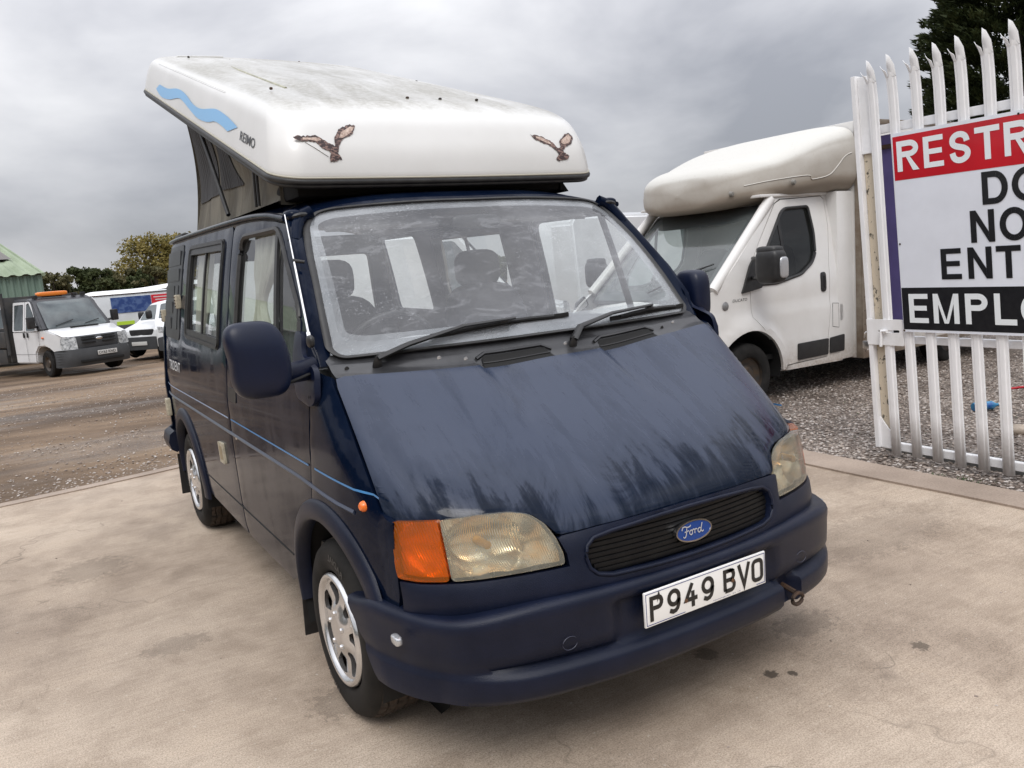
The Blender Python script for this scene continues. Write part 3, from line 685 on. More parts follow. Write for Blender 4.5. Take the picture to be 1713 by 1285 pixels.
for sx in (-1, 1):
    fn = F if sx < 0 else mirx(F); od = (sx*.4, -1, 0)
    hl = panel('headlight', rnd(head_o, .012), fn, LENS, V_, od, step=(.02, .02), thick=.03, off=.006, edge=.003)
    def bowl(u, v, fn=fn):
        # two parabolic dishes side by side behind the lens
        p = fn(u, v); d = .085
        for cx_, r in ((-.66, .105),): 
            rr_ = ((u-cx_)/r)**2+((v-.752)/.088)**2; d = .018+.065*max(0., 1-rr_)**.7 if rr_ < 1 else .018+.03*math.exp(-((u+.53)/.04)**2-((v-.74)/.06)**2)
        return (p[0], p[1]+d, p[2])
    panel('reflector', inset(rnd(head_o, .012), .004), bowl, REFL, hl, od, step=(.008, .008), thick=0)
    c = fn(-.66, .752); lathe('bulb', [(0, .055), (.012, .05), (.014, .0), (.014, -.02)], (c[0], c[1]+.065, c[2]), (0, -1, 0), M('bulb_amber_glow', (1, .50, .10), .2, .0), hl, n=12)  # amber base colour stands in for the warm glow inside the lamp
    il = panel('indicator', rnd(ind_o, .010), fn, AMBER, V_, od, step=(.015, .02), thick=.03, off=.006, edge=.003)
    def bowl2(u, v, fn=fn):
        p = fn(u, v); q = max(0., 1-((u+.825)/.045)**2-((v-.745)/.075)**2); return (p[0]-sx*.02, p[1]+.016+.045*q**.8, p[2])
    panel('reflector', inset(ind_o, .004), bowl2, REFLA, il, od, step=(.01, .01), thick=0)
    panel('lamp_backing', inset(lamp, .0), lambda u, v, fn=fn: (fn(u, v)[0], fn(u, v)[1]+.10, v), BLACKM, hl, od, step=.06, thick=0)
    rp = S(.512, .852); lathe('side_repeater', [(0, .016), (.010, .015), (.016, .009), (.018, 0)], (sx*(-rp[0]-.003), .512, .852), (sx, -.15, 0), M('amber_plastic', (.85, .17, .01), .3, coat=.5), V_, n=20)
# ---------------------------------------------------------------- bumper
BP = [(0, -.002), (.14, 0), (.28, .008), (.40, .022), (.52, .043), (.63, .070), (.715, .104), (.78, .148), (.828, .208), (.864, .285), (.892, .375), (.914, .47), (.932, .57), (.943, .69)]
def catm(pts, t):
    n = len(pts)-1; k = min(int(t*n), n-1); f = t*n-k; a, b, c, d = pts[max(k-1, 0)], pts[k], pts[k+1], pts[min(k+2, n)]
    return tuple(.5*((2*b[j])+(-a[j]+c[j])*f+(2*a[j]-5*b[j]+4*c[j]-d[j])*f*f+(-a[j]+3*b[j]-3*c[j]+d[j])*f**3) for j in (0, 1))
def bpt(t):
    s = -1 if t < 0 else 1; a = abs(t); p = catm(BP, min(a, 1)); q = catm(BP, min(a+.01, 1)); p_ = catm(BP, max(a-.01, 0))
    tx, ty = q[0]-p_[0], q[1]-p_[1]; l = sqrt(tx*tx+ty*ty); nx, ny = ty/l, -tx/l
    if a < .01: nx, ny = 0, -1
    return (s*p[0], p[1]), (s*nx, ny)
def bprof(a, x):
    # a: |t|; returns list of (outward, z)
    zt = .585-.028*smooth(.3, .62, a)-.03*smooth(.85, 1, a); e = smooth(.80, 1., a)
    # profile along z, then squeezed so that the end follows the arch
    rec = .020*(1-smooth(.325, .355, abs(x)))
    zb = .297+.03*smooth(.55, .8, a)
    lip = (1-smooth(.34, .56, a)); lo = .030*lip+.010*(1-lip)
    if .375 < x < .455: lo = -.02
    P = [(-.07, zt+.004), (-.02, zt+.004), (.003, zt+.002), (.011, zt-.006), (.0155, zt-.018), (.015-rec*.2, zt-.040), (.013-rec, zt-.052), (.012-rec, .46), (.010-rec, .425), (.004-.012*lip, .408),
         (lo*.4-.004*lip, .397), (lo*.85, .388), (lo, .376), (lo, .345), (lo*.85, .322), (lo*.4, .304), (-.03, .292), (-.09, .288)]
    if e > 0:
        P = [(d, z) for d, z in P]
    return P
def bump_fn(i, nb, t):
    (px, py), (nx, ny) = bpt(t); a = abs(t); P = bprof(a, px); d, z = P[i]
    # end follows the wheel arch
    if a > .62:
        f = (a-.62)/.38; tz = (z-.29)/(.585-.29)
        # straight slanting rear edge: top at y=.69, bottom at y=.43
        ytop, ybot = .69, .42; yend = lerp(ybot, ytop, max(0, min(1, tz))); y0 = bpt(math.copysign(.62, t))[0][1]
        py = y0+(py-y0)*(yend-y0)/(.69-y0)
        px = math.copysign(min(abs(px), .943), t)
        z = z+(.025 if False else 0)+.018*f*(1-tz)
    return (px+nx*d, py+ny*d, z)
NBt = 150; NP = 18
Vb = [bump_fn(i, NP, -1+2*j/(NBt-1)) for j in range(NBt) for i in range(NP)]
Fb = [(j*NP+i, j*NP+i+1, (j+1)*NP+i+1, (j+1)*NP+i) for j in range(NBt-1) for i in range(NP-1)]
bump = mesh('bumper', Vb, Fb, NAVYP, V_, ang=55)
ml = superell('side_marker_lamp', (-.925, .30, .497), (.012, .026, .014), M('clear_lamp', (.55, .56, .58), .12, .6, bump=.8, bs=90), V_, .5, .6, 16, 10)
superell('side_marker_lamp', (.925, .30, .497), (.018, .034, .02), MATS['clear_lamp'], V_, .5, .6, 16, 10)
tube('tow_eye', [(.425+.026*cos(a), -.02+.0*sin(a), .335+.020*sin(a)) for a in [2*pi*k/16 for k in range(16)]], .007, DARKM, V_, n=6, closed=True)
tube('tow_eye_shank', [(.425, -.01, .355), (.42, .08, .375)], .009, DARKM, V_, n=6)
for sx_ in (-1, 1):
    (px, py), (nx, ny) = bpt(sx_*.30)
    tube('bumper_mark', [(sx_*.50+.026*cos(a), py-.0175, .455+.020*sin(a)) for a in [2*pi*k/20 for k in range(20)]], .0009, M('bumper_mark_edge', (.05, .055, .09), .4), bump, n=4, closed=True)
# number plate
PLW = M('plate_white', (.86, .86, .84), .35, coat=.3); PLK = M('plate_black', (.010, .010, .010), .4); PLB = M('plate_blue', (.02, .04, .2), .4)
PY = -.026
pl = box('number_plate', (0, PY, .498), (.520, .008, .111), PLW, V_, .003)
def ptf(u, v): return (u, PY-.0052, .498+v)
hk = [[(-.2545, -.049), (-.2545, .050), (.2545, .050), (.2545, -.049)], [(-.2545, -.049), (-.10, -.049)], [(.215, -.049), (.2545, -.049)], [(-.249, -.0)] * 0]
Vt, Ft = strokes2d([h for h in hk if len(h) > 1], .0022); mesh('plate_border', [ptf(*p) for p in Vt], Ft, PLB, pl, False)
W2, H2, ST = .0405, .080, .0140   # centre-line width/height of characters
hx, hy = W2/2, (H2-ST)/2
def ch(c):
    if c == 'P': return [[(-hx, -H2/2), (-hx, hy), (hx-.014, hy)]+arc(hx-.014, hy-.016, .014, .016, 90, -90, 8)+[(-hx+ST/2+.0002, hy-.032)]]
    if c == '9': return [arc(0, hy-.0215, hx, .0215, 0, 360, 24)[:-1]+[(hx, hy-.0215)], [(hx, hy-.0215-.0068)]+[(hx, -.002)]+[(hx-.002, -.014), (hx-.007, -.025), (hx-.014, -hy+.002), (-.004, -hy-.0), (-hx+.002, -hy+.006)]]
    if c == '4': return [[(.006, H2/2-.003), (-hx-.001, -.0135), (hx+.006, -.0135)], [(.0075, -.0135-ST/2-.0002), (.0075, -H2/2)], [(.0075, -.0135+ST/2+.0002), (.0075, .012)]]
    if c == 'B': return [[(-hx, -hy), (-hx, hy), (hx-.014, hy)]+arc(hx-.0145, hy-.0155, .0135, .0155, 90, -90, 8)+[(-hx+ST/2+.0002, hy-.031)], [(hx-.0155, hy-.031-.0002)]+arc(hx-.0145, -hy+.0165, .0150, .0165, 60, -90, 8)+[(-hx, -hy)]]
    if c == 'V': return [[(-hx-.003, H2/2), (0, -H2/2+.006), (hx+.003, H2/2)]]
    if c == 'O': return [[(-hx, -hy+.012)]+[(-hx, hy-.014)]+arc(-hx+.014, hy-.014, .014, .014, 180, 90, 5)[1:]+arc(hx-.014, hy-.014, .014, .014, 90, 0, 5)+arc(hx-.014, -hy+.014, .014, .014, 0, -90, 5)+arc(-hx+.014, -hy+.014, .014, .014, -90, -180, 5)[:-1]+[(-hx, -hy+.012)]]
xs = [-.2140, -.1440, -.0735, -.0020, .0930, .1590, .2210]
for x, c in zip(xs, 'P949BVO'):
    Vt, Ft = strokes2d(ch(c), ST); mesh('plate_character', [ptf(x+a, b) for a, b in Vt], Ft, PLK, pl, False)
text('plate_footer', 'Nottingham  01 15', lambda u, v: ptf(.02+u, -.0505+v), PLB, pl, width=.12, height=.0045)
for x_, z_ in ((-.095, -.014), (.108, -.004)): lathe('plate_screw', [(0, .003), (.006, .002), (.007, 0)], (x_, PY-.0050, .498+z_), (0, -1, 0), M('rusty_screw', (.12, .06, .03), .7), pl, n=10)
# ---------------------------------------------------------------- windscreen, scuttle, pillars, roof
gls0 = [(-1.045, .10), (-1.05, .35), (-1.045, .70), (-1.025, .93), (-.97, 1.005), (-.88, 1.022), (-.5, 1.012), (0, 1.0), (.5, 1.012), (.88, 1.022), (.97, 1.005), (1.025, .93), (1.045, .70), (1.05, .35), (1.045, .10), (1.0, .055), (.6, .065), (0, .07), (-.6, .065), (-1.0, .055)]
gls = rnd(gls0, .06, 4)
ws = panel('windscreen', gls, wind, WSCREEN, V_, (0, -1, 1), step=(.07, .06), thick=0)
clr = rnd([(-.995, .17), (-.995, .94), (-.9, .985), (0, .972), (.9, .985), (.995, .94), (.995, .17), (.90, .135), (0, .14), (-.90, .135)], .06)
panel('misted_edge', inset(gls, .012), wind, WEDGE, ws, (0, -1, 1), holes=[inset(clr, .030)], step=(.07, .06), thick=0, off=-.004)
panel('dotted_border', inset(gls, .004), wind, FRIT, ws, (0, -1, 1), holes=[clr], step=(.07, .06), thick=0, off=-.007)
seal('windscreen_seal', gls, wind, .0125, RUBBER, ws, squash=(1.15, .55))
def cowl(u, v):
    b = Vector(bonnet(u*.885*.99, 1.0)); b.z -= .010; b.y -= .002; t = Vector(wind(u*1.09, .085)); t.z -= .008; t.y += .004; p = b.lerp(t, v)
    p.z -= .012*sin(pi*v)*(1-.3*u*u); p.z += .006*math.exp(-((v-.55)/.1)**2)
    return tuple(p)
cw = panel('scuttle_panel', rnd([(-.995, 0), (.995, 0), (.985, 1), (-.985, 1)], .02), cowl, GREYP, V_, (0, -1, 1), step=(.04, .12), thick=.02)
for a, b in ((-.385, -.035), (.225, .60)):
    sl = panel('air_intake', rnd([(a, .0), (b, .0), (b-.02, .50), (a+.02, .50)], .03), cowl, BLACKM, cw, (0, -1, 1), step=(.05, .1), thick=.0, off=.0045)
    tube('intake_bar', [Vector(cowl(lerp(a+.01, b-.01, k/8), .22))+Vector((0, 0, .007)) for k in range(9)], .0035, BLACK, sl, n=5)
    tube('intake_lip', [Vector(cowl(lerp(a-.01, b+.01, k/8), .56 if 0 < k < 8 else .40))+Vector((0, 0, .004)) for k in range(9)], .007, GREYP, sl, n=6)
for u, v in ((-.93, .42), (-.55, .52), (-.44, .42), (.68, .42), (.78, .5), (.06, .5)):
    p = Vector(cowl(u, v)); lathe('fixing', [(0, .004), (.006, .004), (.009, 0)], p+Vector((0, 0, .0015)), (0, -.5, 1), BLACK if u < -.9 or u in (.68,) else MATS['clear_lamp'], cw, n=10)
# pillars: strip between the screen and the side panels
PB = [(0, (.955, 1.244)), (.12, (.955, 1.262)), (.32, (.955, 1.372)), (.5, (1.045, 1.494)), (.78, (1.20, 1.655)), (1., (1.335, 1.79)), (1.06, (1.37, 1.805))]
def pillar(u, v):
    tt = lerp(.0, 1.035, u); a = Vector(wind(-1.052, lerp(.02, 1.0, min(tt, 1)))); yy = at2([(k, p[0]) for k, p in PB], tt); zz = at2([(k, p[1]) for k, p in PB], tt)
    yy2 = lerp(yy, .925, smooth(.35, 0, tt)) if tt < .35 else yy
    b = Vector(S(yy2, zz)); p = a.lerp(b, v); n = Vector((-.75, -.6, .3)).normalized()
    p += n*(.016*4*v*(1-v)*(1-.3*tt)-.010*(1-v)**4-.004*v**6)
    return tuple(p)
for fn in (pillar, mirx(pillar)):
    grid('windscreen_pillar', fn, 30, 10, NAVY, V_, ang=60)
def roof(u, w):
    y0 = 1.318+.045*u*u*1.0; y = lerp(y0, 4.36, w*w*.9+w*.1); zs = GZ(max(y, 1.34))-.003; zc = herm(y, [(1.30, 1.846), (1.36, 1.868), (1.45, 1.893), (1.65, 1.925), (2.0, 1.95), (3.0, 1.968), (4.3, 1.95)])
    e = abs(u)**3.2; z = lerp(zc, zs, e); hwd = hw(y, GZ(max(y, 1.34))) if y > 1.335 else .80
    if w == 0: p = wind(u*1.06, 1.012); return (u*.782, p[1]-.0, p[2]-.004)
    return (u*hwd*(.99), y, z)
grid('roof', lambda u, v: roof(-1+2*u, v), 41, 30, NAVY, V_, ang=60)
for s in (-1, 1):
    tube('drip_channel', [(s*x, y, z) for x, y, z in ((.722, 1.318, 1.806), (.752, 1.300, 1.806), (.778, 1.308, 1.800), (.803, 1.335, 1.797))], .009, BLACK, V_, n=6)
# telescopic aerial on the driver's pillar
def S1(y, z, d): p = S(y, z); return Vector((p[0]-d, p[1], p[2]))
a0, a1 = Vector((-.905, .875, 1.363)), Vector((-.818, 1.295, 1.806))
am = a0.lerp(a1, .60)
ae = tube('aerial', [a0, am], [.0045, .0042], CHROME, V_, n=8); tube('aerial_section', [am, a1], [.0030, .0025], CHROME, ae, n=8)
superell('aerial_base', a0+Vector((-.002, -.014, -.012)), (.012, .024, .022), BLACK, ae, .8, .8, 14, 10)
tube('aerial_clip', [am+Vector((-.004, 0, 0)), am+Vector((.035, -.012, -.008))], [.008, .006], BLACK, ae, n=8)
lathe('clip_ferrule', [(0, .012), (.007, .012), (.007, -.012), (0, -.012)], a0+Vector((0, .004, .006)), (a1-a0), CHROME, ae, n=10)
# ---------------------------------------------------------------- wipers
def wiper(pts_arm, bl0, bl1, pivot):
    wp = empty('wiper'); wp.parent = V_
    P = [Vector(p) for p in pts_arm]
    tube('wiper_arm', P, [.015, .014, .010, .008], BLACK, wp, n=8, squash=(1.3, .7))
    A, B = Vector(bl0), Vector(bl1); N = Vector((0, -.55, .83))
    tube('wiper_blade', [A.lerp(B, k/10)+N*.010 for k in range(11)], .0048, BLACKM, wp, n=6, squash=(.9, 2.2))
    tube('blade_bridge', [A.lerp(B, f)+N*h for f, h in ((.12, .014), (.3, .021), (.5, .025), (.7, .021), (.88, .014))], .0075, BLACK, wp, n=6)
    superell('blade_joint', A.lerp(B, .5)+N*.028, (.022, .010, .010), BLACK, wp, .6, .6, 12, 8)
    lathe('wiper_spindle', [(0, .03), (.014, .028), (.018, .01), (.018, -.02)], pivot, (0, -.45, .9), BLACK, wp, n=14)
Wp = lambda u, v, h=.0: tuple(Vector(wind(u, v))+Vector((0, -.55, .83))*h)
wiper([Vector(cowl(-.81, .5))+Vector((0, -.01, .022)), Wp(-.72, .065, .025), Wp(-.45, .115, .04), Wp(-.176, .132, .036)], Wp(-.60, .112, .0), Wp(.155, .145, .0), cowl(-.81, .45))
wiper([Vector(cowl(.095, .45))+Vector((0, -.01, .022)), Wp(.17, .05, .028), Wp(.40, .085, .04), Wp(.72, .100, .036)], Wp(.40, .085, .0), Wp(1.02, .088, .0), cowl(.095, .42))
# ---------------------------------------------------------------- mirrors
def mirror(s):
    mr = empty('door_mirror'); mr.parent = V_
    def wp(v):
        k = (v.z/.118); v.x -= s*(.012*(1-abs(k))) ; v.x += s*.010*k; v.y *= 1-.25*max(0, k)**2
        return v
    c = (s*1.118, .76, 1.322)
    superell('mirror_shell', c, (.092, .058, .122), NAVYM, mr, .55, .55, 40, 28, wp)
    panel('mirror_glass', rnd([(-.07, -.10), (.07, -.10), (.07, .10), (-.07, .10)], .04), lambda u, v: (c[0]+u, c[1]+.060, c[2]+v), CHROME, mr, (0, 1, 0), step=.05, thick=.004)
    tube('mirror_arm', [(s*1.07, .775, 1.262), (s*1.01, .79, 1.262), (s*.93, .87, 1.257), (s*.90, .90, 1.255)], [.030, .027, .030, .034], NAVYM, mr, n=14, squash=(.75, 1.25))
    tube('arm_gap', [(s*1.03, .742, 1.238), (s*.985, .762, 1.245), (s*.93, .84, 1.245)], .005, BLACKM, mr, n=6)
    fn = S if s < 0 else mirx(S)
    panel('mirror_mount', rnd([(.965, 1.375), (.955, 1.30), (.815, 1.255), (.802, 1.155), (.85, 1.128), (1.0, 1.148), (1.065, 1.26), (1.045, 1.38)], .03), fn, NAVYM, mr, (s, 0, 0), step=.03, thick=.02, off=.020, edge=.004)
    p = fn(.85, 1.165); lathe('mount_screw', [(0, .002), (.006, .001)], (p[0]+s*.021, p[1], p[2]), (s, 0, 0), BLACKM, mr, n=8)
mirror(-1)
# passenger mirror, folded back against the door
mr = empty('door_mirror'); mr.parent = V_
superell('mirror_shell', (.985, 1.02, 1.335), (.056, .085, .122), NAVYM, mr, .55, .55, 32, 22)
tube('mirror_arm', [(.93, .93, 1.25), (.97, .96, 1.26), (.985, 1.0, 1.27)], [.034, .03, .03], NAVYM, mr, n=12)
panel('mirror_mount', rnd([(.965, 1.375), (.955, 1.30), (.815, 1.255), (.802, 1.155), (.85, 1.128), (1.0, 1.148), (1.065, 1.26), (1.045, 1.38)], .03), mirx(S), NAVYM, mr, (1, 0, 0), step=.03, thick=.02, off=.020, edge=.004)
# ---------------------------------------------------------------- pop top
INS = [(0, 0, 0, 0), (.02, 0, 0, 0), (.10, .012, .036, .01), (.16, .026, .082, .02), (.207, .042, .135, .035), (.238, .070, .205, .05), (.255, .105, .30, .08), (.265, .17, .46, .15), (.270, .30, .80, .30), (.274, .45, 1.2, .6), (.277, .62, 1.5, 1.4)]
SLEN = 3.15
hs = [i[0] for i in INS]
def ins(h, k):
    return herm(h, [(i[0], i[k]) for i in INS])
def taper(s): return 1-.17*max(0, min(1, s/SLEN))
def rrect(hx_, s0, s1, r, n):
    # front-left clockwise ring, fixed counts
    P = []
    r = min(r, hx_*.95, (s1-s0)*.48)
    for k in range(n): P.append((lerp(-hx_+r, hx_-r, k/n), s0))
    for k in range(10): a = -pi/2+pi/2*k/10; P.append((hx_-r+r*cos(a), s0+r+r*sin(a)))
    for k in range(n+10): P.append((hx_, lerp(s0+r, s1-r, k/(n+10))))
    for k in range(10): a = pi/2*k/10; P.append((hx_-r+r*cos(a), s1-r+r*sin(a)))
    for k in range(n): P.append((lerp(hx_-r, -hx_+r, k/n), s1))
    for k in range(10): a = pi/2+pi/2*k/10; P.append((-hx_+r+r*cos(a), s1-r+r*sin(a)))
    for k in range(n+10): P.append((-hx_, lerp(s1-r, s0+r, k/(n+10))))
    for k in range(10): a = pi+pi/2*k/10; P.append((-hx_+r+r*cos(a), s0+r+r*sin(a)))
    return P
HXP = .793
HL = []
ts = [i/36 for i in range(37)]
keys = [(i/(len(INS)-1)) for i in range(len(INS))]
for tq in ts: HL.append(tuple(herm(tq, [(keys[i], INS[i][j]) for i in range(len(INS))]) for j in range(4)))
V = []; Fc = []; nper = None
def emb(x, s, h):
    # raised rear deck panel and a shallow lip round the tail
    if h < .15: return 0
    d = min(s-.80, 2.56-s, .47-abs(x))
    return .012*smooth(0, .03, min(d, .03)) if d > 0 else 0
for (h, i1, i2, i3) in HL:
    ring = rrect(HXP-i1, i2, SLEN-i3, .13+.25*i1, 14); nper = len(ring)
    for x, s in ring:
        hh = h*taper(s)
        bow = .012*(1-(x/HXP)**2) if h < .02 else 0
        V.append(popp(x, s-.025*(1-(x/HXP)**2)*(1 if s < .5 else 0), hh+emb(x, s, hh)+.018*smooth(.15, .27, h)*(1-(x/HXP)**2)))
for j in range(len(HL)-1):
    for i in range(nper): Fc.append((j*nper+i, j*nper+(i+1) % nper, (j+1)*nper+(i+1) % nper, (j+1)*nper+i))
Fc.append([(len(HL)-1)*nper+i for i in range(nper)])
m, t, o = nmat('dirty_white_gelcoat')
oc = OC(t); geo = t.nodes.new('ShaderNodeNewGeometry'); sp = t.nodes.new('ShaderNodeSeparateXYZ'); t.links.new(geo.outputs['Normal'], sp.inputs[0])
up = RAMP(t, sp.outputs[2], ((.76, 0.), (.925, 1.)))
st = NT(t, 3.2, OC(t, (1.5, .35, .35)), 8, .65, .5); st = RAMP(t, st, ((.34, .32), (.58, 1.)))
gr_ = RAMP(t, NT(t, 38, oc, 5, .7), ((.35, .55), (.6, 1.)))
dirt = MATH(t, 'MULTIPLY', MATH(t, 'MULTIPLY', st, up), gr_)
base = MIX(t, RAMP(t, NT(t, 1.6, oc, 5), ((.35, 0.), (.7, 1.))), (.70, .70, .685), (.62, .62, .60))
c = MIX(t, MATH(t, 'MULTIPLY', dirt, .95), base, (.25, .235, .185))
mo = MATH(t, 'MULTIPLY', RAMP(t, NT(t, 55, oc, 3), ((.66, 0.), (.74, 1.))), up); c = MIX(t, MATH(t, 'MULTIPLY', mo, .6), c, (.2, .2, .12))
PRIN(t, o, Base_Color=c, Roughness=.34, Normal=BUMP(t, NT(t, 160, oc, 3), .06, .002), Coat_Weight=.15); GEL = m
pt = mesh('pop_top', V, Fc, GEL, V_, ang=70)
# rubber edge, two beads
for dz, r, ou in ((-.012, .014, .000), (-.030, .010, -.004)):
    ring = rrect(HXP+ou, -.0-ou, SLEN+ou, .13, 20)
    tube('edge_seal', [popp(x, s-.025*(1-(x/HXP)**2)*(1 if s < .5 else 0), dz) for x, s in ring], r, RUBBER, pt, n=8, closed=True)
tube('edge_glue_line', [popp(x, s-.025*(1-(x/HXP)**2)*(1 if s < .5 else 0)-.002, .004) for x, s in rrect(HXP+.002, -.002, SLEN+.002, .13, 20)], .0045, M('glue_line', (.42, .40, .33), .6), pt, n=6, closed=True)
rg = rrect(HXP-.02, .02, SLEN-.02, .12, 14); mesh('pop_top_lining', [popp(x, s, -.02) for x, s in rg], [list(range(len(rg)))], INNER, pt, False)
# sealing frame between roof and pop top at the front
bm = bmesh.new(); box_bm(bm, (-.035, 1.68, 1.945), (1.31, .32, .11), .02); frombm('front_sealing_box', bm, BLACKM, V_)
mesh('sealing_flare', [(.62, 1.522, 1.985), (.62, 1.522, 1.89), (.69, 1.55, 1.885), (.635, 1.522, 1.93), (.62, 1.80, 1.985), (.69, 1.80, 1.885), (.635, 1.80, 1.93)], [(0, 3, 2, 1), (0, 4, 6, 3), (3, 6, 5, 2)], BLACKM, V_, False)
# canvas
m, t, o = nmat('canvas_fabric')
oc = OC(t); f1 = NT(t, 3.5, OC(t, (1, 1.6, .45), (.5, 0, 0)), 4, .55, .8); wv = NT(t, 300, oc, 2)
c = RAMP(t, f1, ((.35, (.105, .095, .075)), (.65, (.20, .185, .15)))); b1 = BUMP(t, f1, .8, .05); b1 = BUMP(t, wv, .3, .001, b1)
PRIN(t, o, Base_Color=c, Roughness=.9, Normal=b1); CANV = m
m, t, o = nmat('mesh_window_fabric')
wv = t.nodes.new('ShaderNodeTexWave'); wv.inputs['Scale'].default_value = 9; wv.bands_direction = 'Y'; wv.inputs['Distortion'].default_value = 2.5; wv.inputs['Detail'].default_value = 3; t.links.new(OC(t), wv.inputs['Vector'])
PRIN(t, o, Base_Color=RAMP(t, wv.outputs['Fac'], ((0, (.028, .028, .03)), (1, (.06, .06, .062)))), Roughness=.75, Normal=BUMP(t, wv.outputs['Fac'], .5, .02)); MESHW = m
def lowz(y): s = (y-1.437)/cos(SL); return 1.955+s*sin(SL)-.035
def canv(x0, bulge):
    def f(u, v):
        y = lerp(1.72, 3.66, u); zt = lowz(y); zb = 1.90; x = x0*(1.0)
        fold = .010*sin(u*38+v*3)*sin(pi*v)+.014*sin(u*13+1+v*5)*sin(pi*v); inn = -.05*sin(pi*v)*(.3+.7*u)
        yy = y+.05*sin(pi*v*.5)*(u**6)*-1
        return (x*(1+inn/.7*bulge)+fold*.6, yy, lerp(zb, zt, v))
    return f
for s in (-1, 1):
    cv = grid('canvas_side', canv(s*.705, 1), 60, 20, CANV, V_, ang=80)
    cf = canv(s*.705, 1)
    panel('mesh_window', rnd([(.66, .30), (.965, .22), (.985, .90), (.68, .93)], .03), lambda u, v: (lambda p: (p[0]+s*.006, p[1], p[2]))(cf(u, v)), MESHW, cv, (s, 0, 0), step=(.03, .07), thick=0)
    panel('mesh_window', rnd([(.37, .42), (.60, .34), (.61, .93), (.50, .93)], .03), lambda u, v: (lambda p: (p[0]+s*.006, p[1], p[2]))(cf(u, v)), MESHW, cv, (s, 0, 0), step=(.03, .07), thick=0)
    tube('roof_strut', [(s*.735, 2.60, 1.915), (s*.74, 3.01, 2.425)], .012, BLACK, V_, n=8)
    tube('hinge_bracket', [(s*.735, 2.02, 1.90), (s*.735, 1.99, 2.085)], .007, BLACK, V_, n=6); tube('hinge_bracket', [(s*.735, 1.965, 1.90), (s*.735, 1.945, 2.065)], .007, BLACK, V_, n=6)
    superell('hinge_knuckle', (s*.735, 1.97, 2.075), (.015, .03, .014), BLACK, V_, .7, .7, 12, 8)
grid('canvas_rear', lambda u, v: (lerp(-.705, .705, u)*(1-.05*sin(pi*v)), 3.66+.012*sin(u*30)*sin(pi*v)-.05*sin(pi*v*.5), lerp(1.90, lowz(3.66), v)), 40, 16, CANV, V_, ang=80)
grid('canvas_front', lambda u, v: (lerp(-.705, .705, u), 1.72, lerp(1.88, lowz(1.72), v)), 8, 4, CANV, V_)
# prints on the pop top
def pside(s, h):      # driver's side face
    hh = h*taper(s); i1 = ins(h, 1); return popp(-(HXP-i1)-.0022, s, hh)
def pfront(x, h):
    i2 = ins(h, 2); return popp(x, i2-.025*(1-(x/HXP)**2)-.0022, h+.018*smooth(.15, .27, h)*(1-(x/HXP)**2))
WAVE = M('sky_blue_print', (.20, .46, .76), .35)
wave = [(2.519, .1038), (2.262, .1052), (2.0, .1357), (1.778, .1328), (1.553, .1015), (1.361, .0988), (1.074, .1363), (.884, .1356), (.7285, .1234), (.622, .1098), (.7805, .068), (.912, .0785), (1.039, .0779), (1.197, .0525), (1.410, .0423), (1.613, .0623), (1.834, .0884), (1.9635, .0815), (2.1825, .0451), (2.431, .031), (2.6165, .0624)]
wv_ = smoothpl([(a, b) for a, b in wave[:10]])+smoothpl(wave[10:])
panel('wave_print', wv_, pside, WAVE, pt, (-1, 0, 0), step=(.06, .03), thick=0, off=.001)
panel('wave_print', wv_, mirx(pside), WAVE, pt, (1, 0, 0), step=(.06, .03), thick=0, off=.001)
text('roof_lettering', 'REIMO', lambda u, v: pside(.565-u, .062+v), M('dark_print', (.02, .02, .022), .4), pt, bold=.012, width=.24, height=.042, shear=.0)
BIRD = M('bird_brown', (.24, .15, .125), .5, var=.5, vs=70, c2=(.035, .018, .018), vscale=(1, 1, 2.2), lo=.50, hi=.56); BIRDW = M('bird_cream', (.62, .50, .42), .5, var=.3, vs=90, c2=(.30, .20, .16))
bl = [(-.7049, .1539), (-.682, .158), (-.6513, .1546), (-.618, .1603), (-.5883, .1501), (-.5659, .1334), (-.5418, .1221), (-.5315, .156), (-.5094, .1771), (-.4594, .1952), (-.4311, .1905), (-.4471, .1725), (-.46, .162), (-.5042, .1455), (-.522, .1223), (-.5324, .0989), (-.5193, .0754), (-.5432, .0695), (-.5702, .0635), (-.571, .0812), (-.5586, .0987), (-.5833, .1073), (-.6058, .1273), (-.6294, .1384), (-.6678, .1367), (-.6979, .1431)]
br = [(.4196, .1693), (.4711, .1657), (.5252, .1457), (.5622, .114), (.5766, .1203), (.5781, .1456), (.622, .1694), (.6528, .1786), (.6677, .1577), (.6467, .1327), (.6085, .1233), (.5867, .101), (.599, .0944), (.6197, .0812), (.5997, .0651), (.5504, .0626), (.5383, .0724), (.559, .0948), (.5357, .1142), (.5039, .1301), (.4409, .1517)]
for poly in (bl, br):
    # ragged feather edge
    rg_ = []
    for i, (a, b) in enumerate(resample(poly, (.008, .008))): rg_.append((a+random.uniform(-.0016, .0016), b+random.uniform(-.003, .003)))
    bp_ = panel('bird_print', rg_, pfront, BIRD, pt, (0, -1, .3), step=(.02, .02), thick=0, off=.001)
    x0 = -.68 if poly is bl else .44; s_ = 1
    if poly is bl: w1 = [(-.665, .150), (-.64, .149), (-.61, .151), (-.59, .143), (-.61, .137), (-.635, .142), (-.665, .142)]; w2 = [(-.515, .150), (-.500, .170), (-.455, .188), (-.440, .185), (-.460, .168), (-.500, .150)]
    else: w1 = [(.445, .163), (.475, .160), (.515, .144), (.53, .128), (.50, .137), (.45, .155)]; w2 = [(.585, .138), (.595, .150), (.645, .172), (.655, .158), (.635, .138), (.60, .130)]
    for w_ in (w1, w2): panel('wing_feathers', w_, pfront, BIRDW, bp_, (0, -1, .3), step=(.02, .02), thick=0, off=.0022)
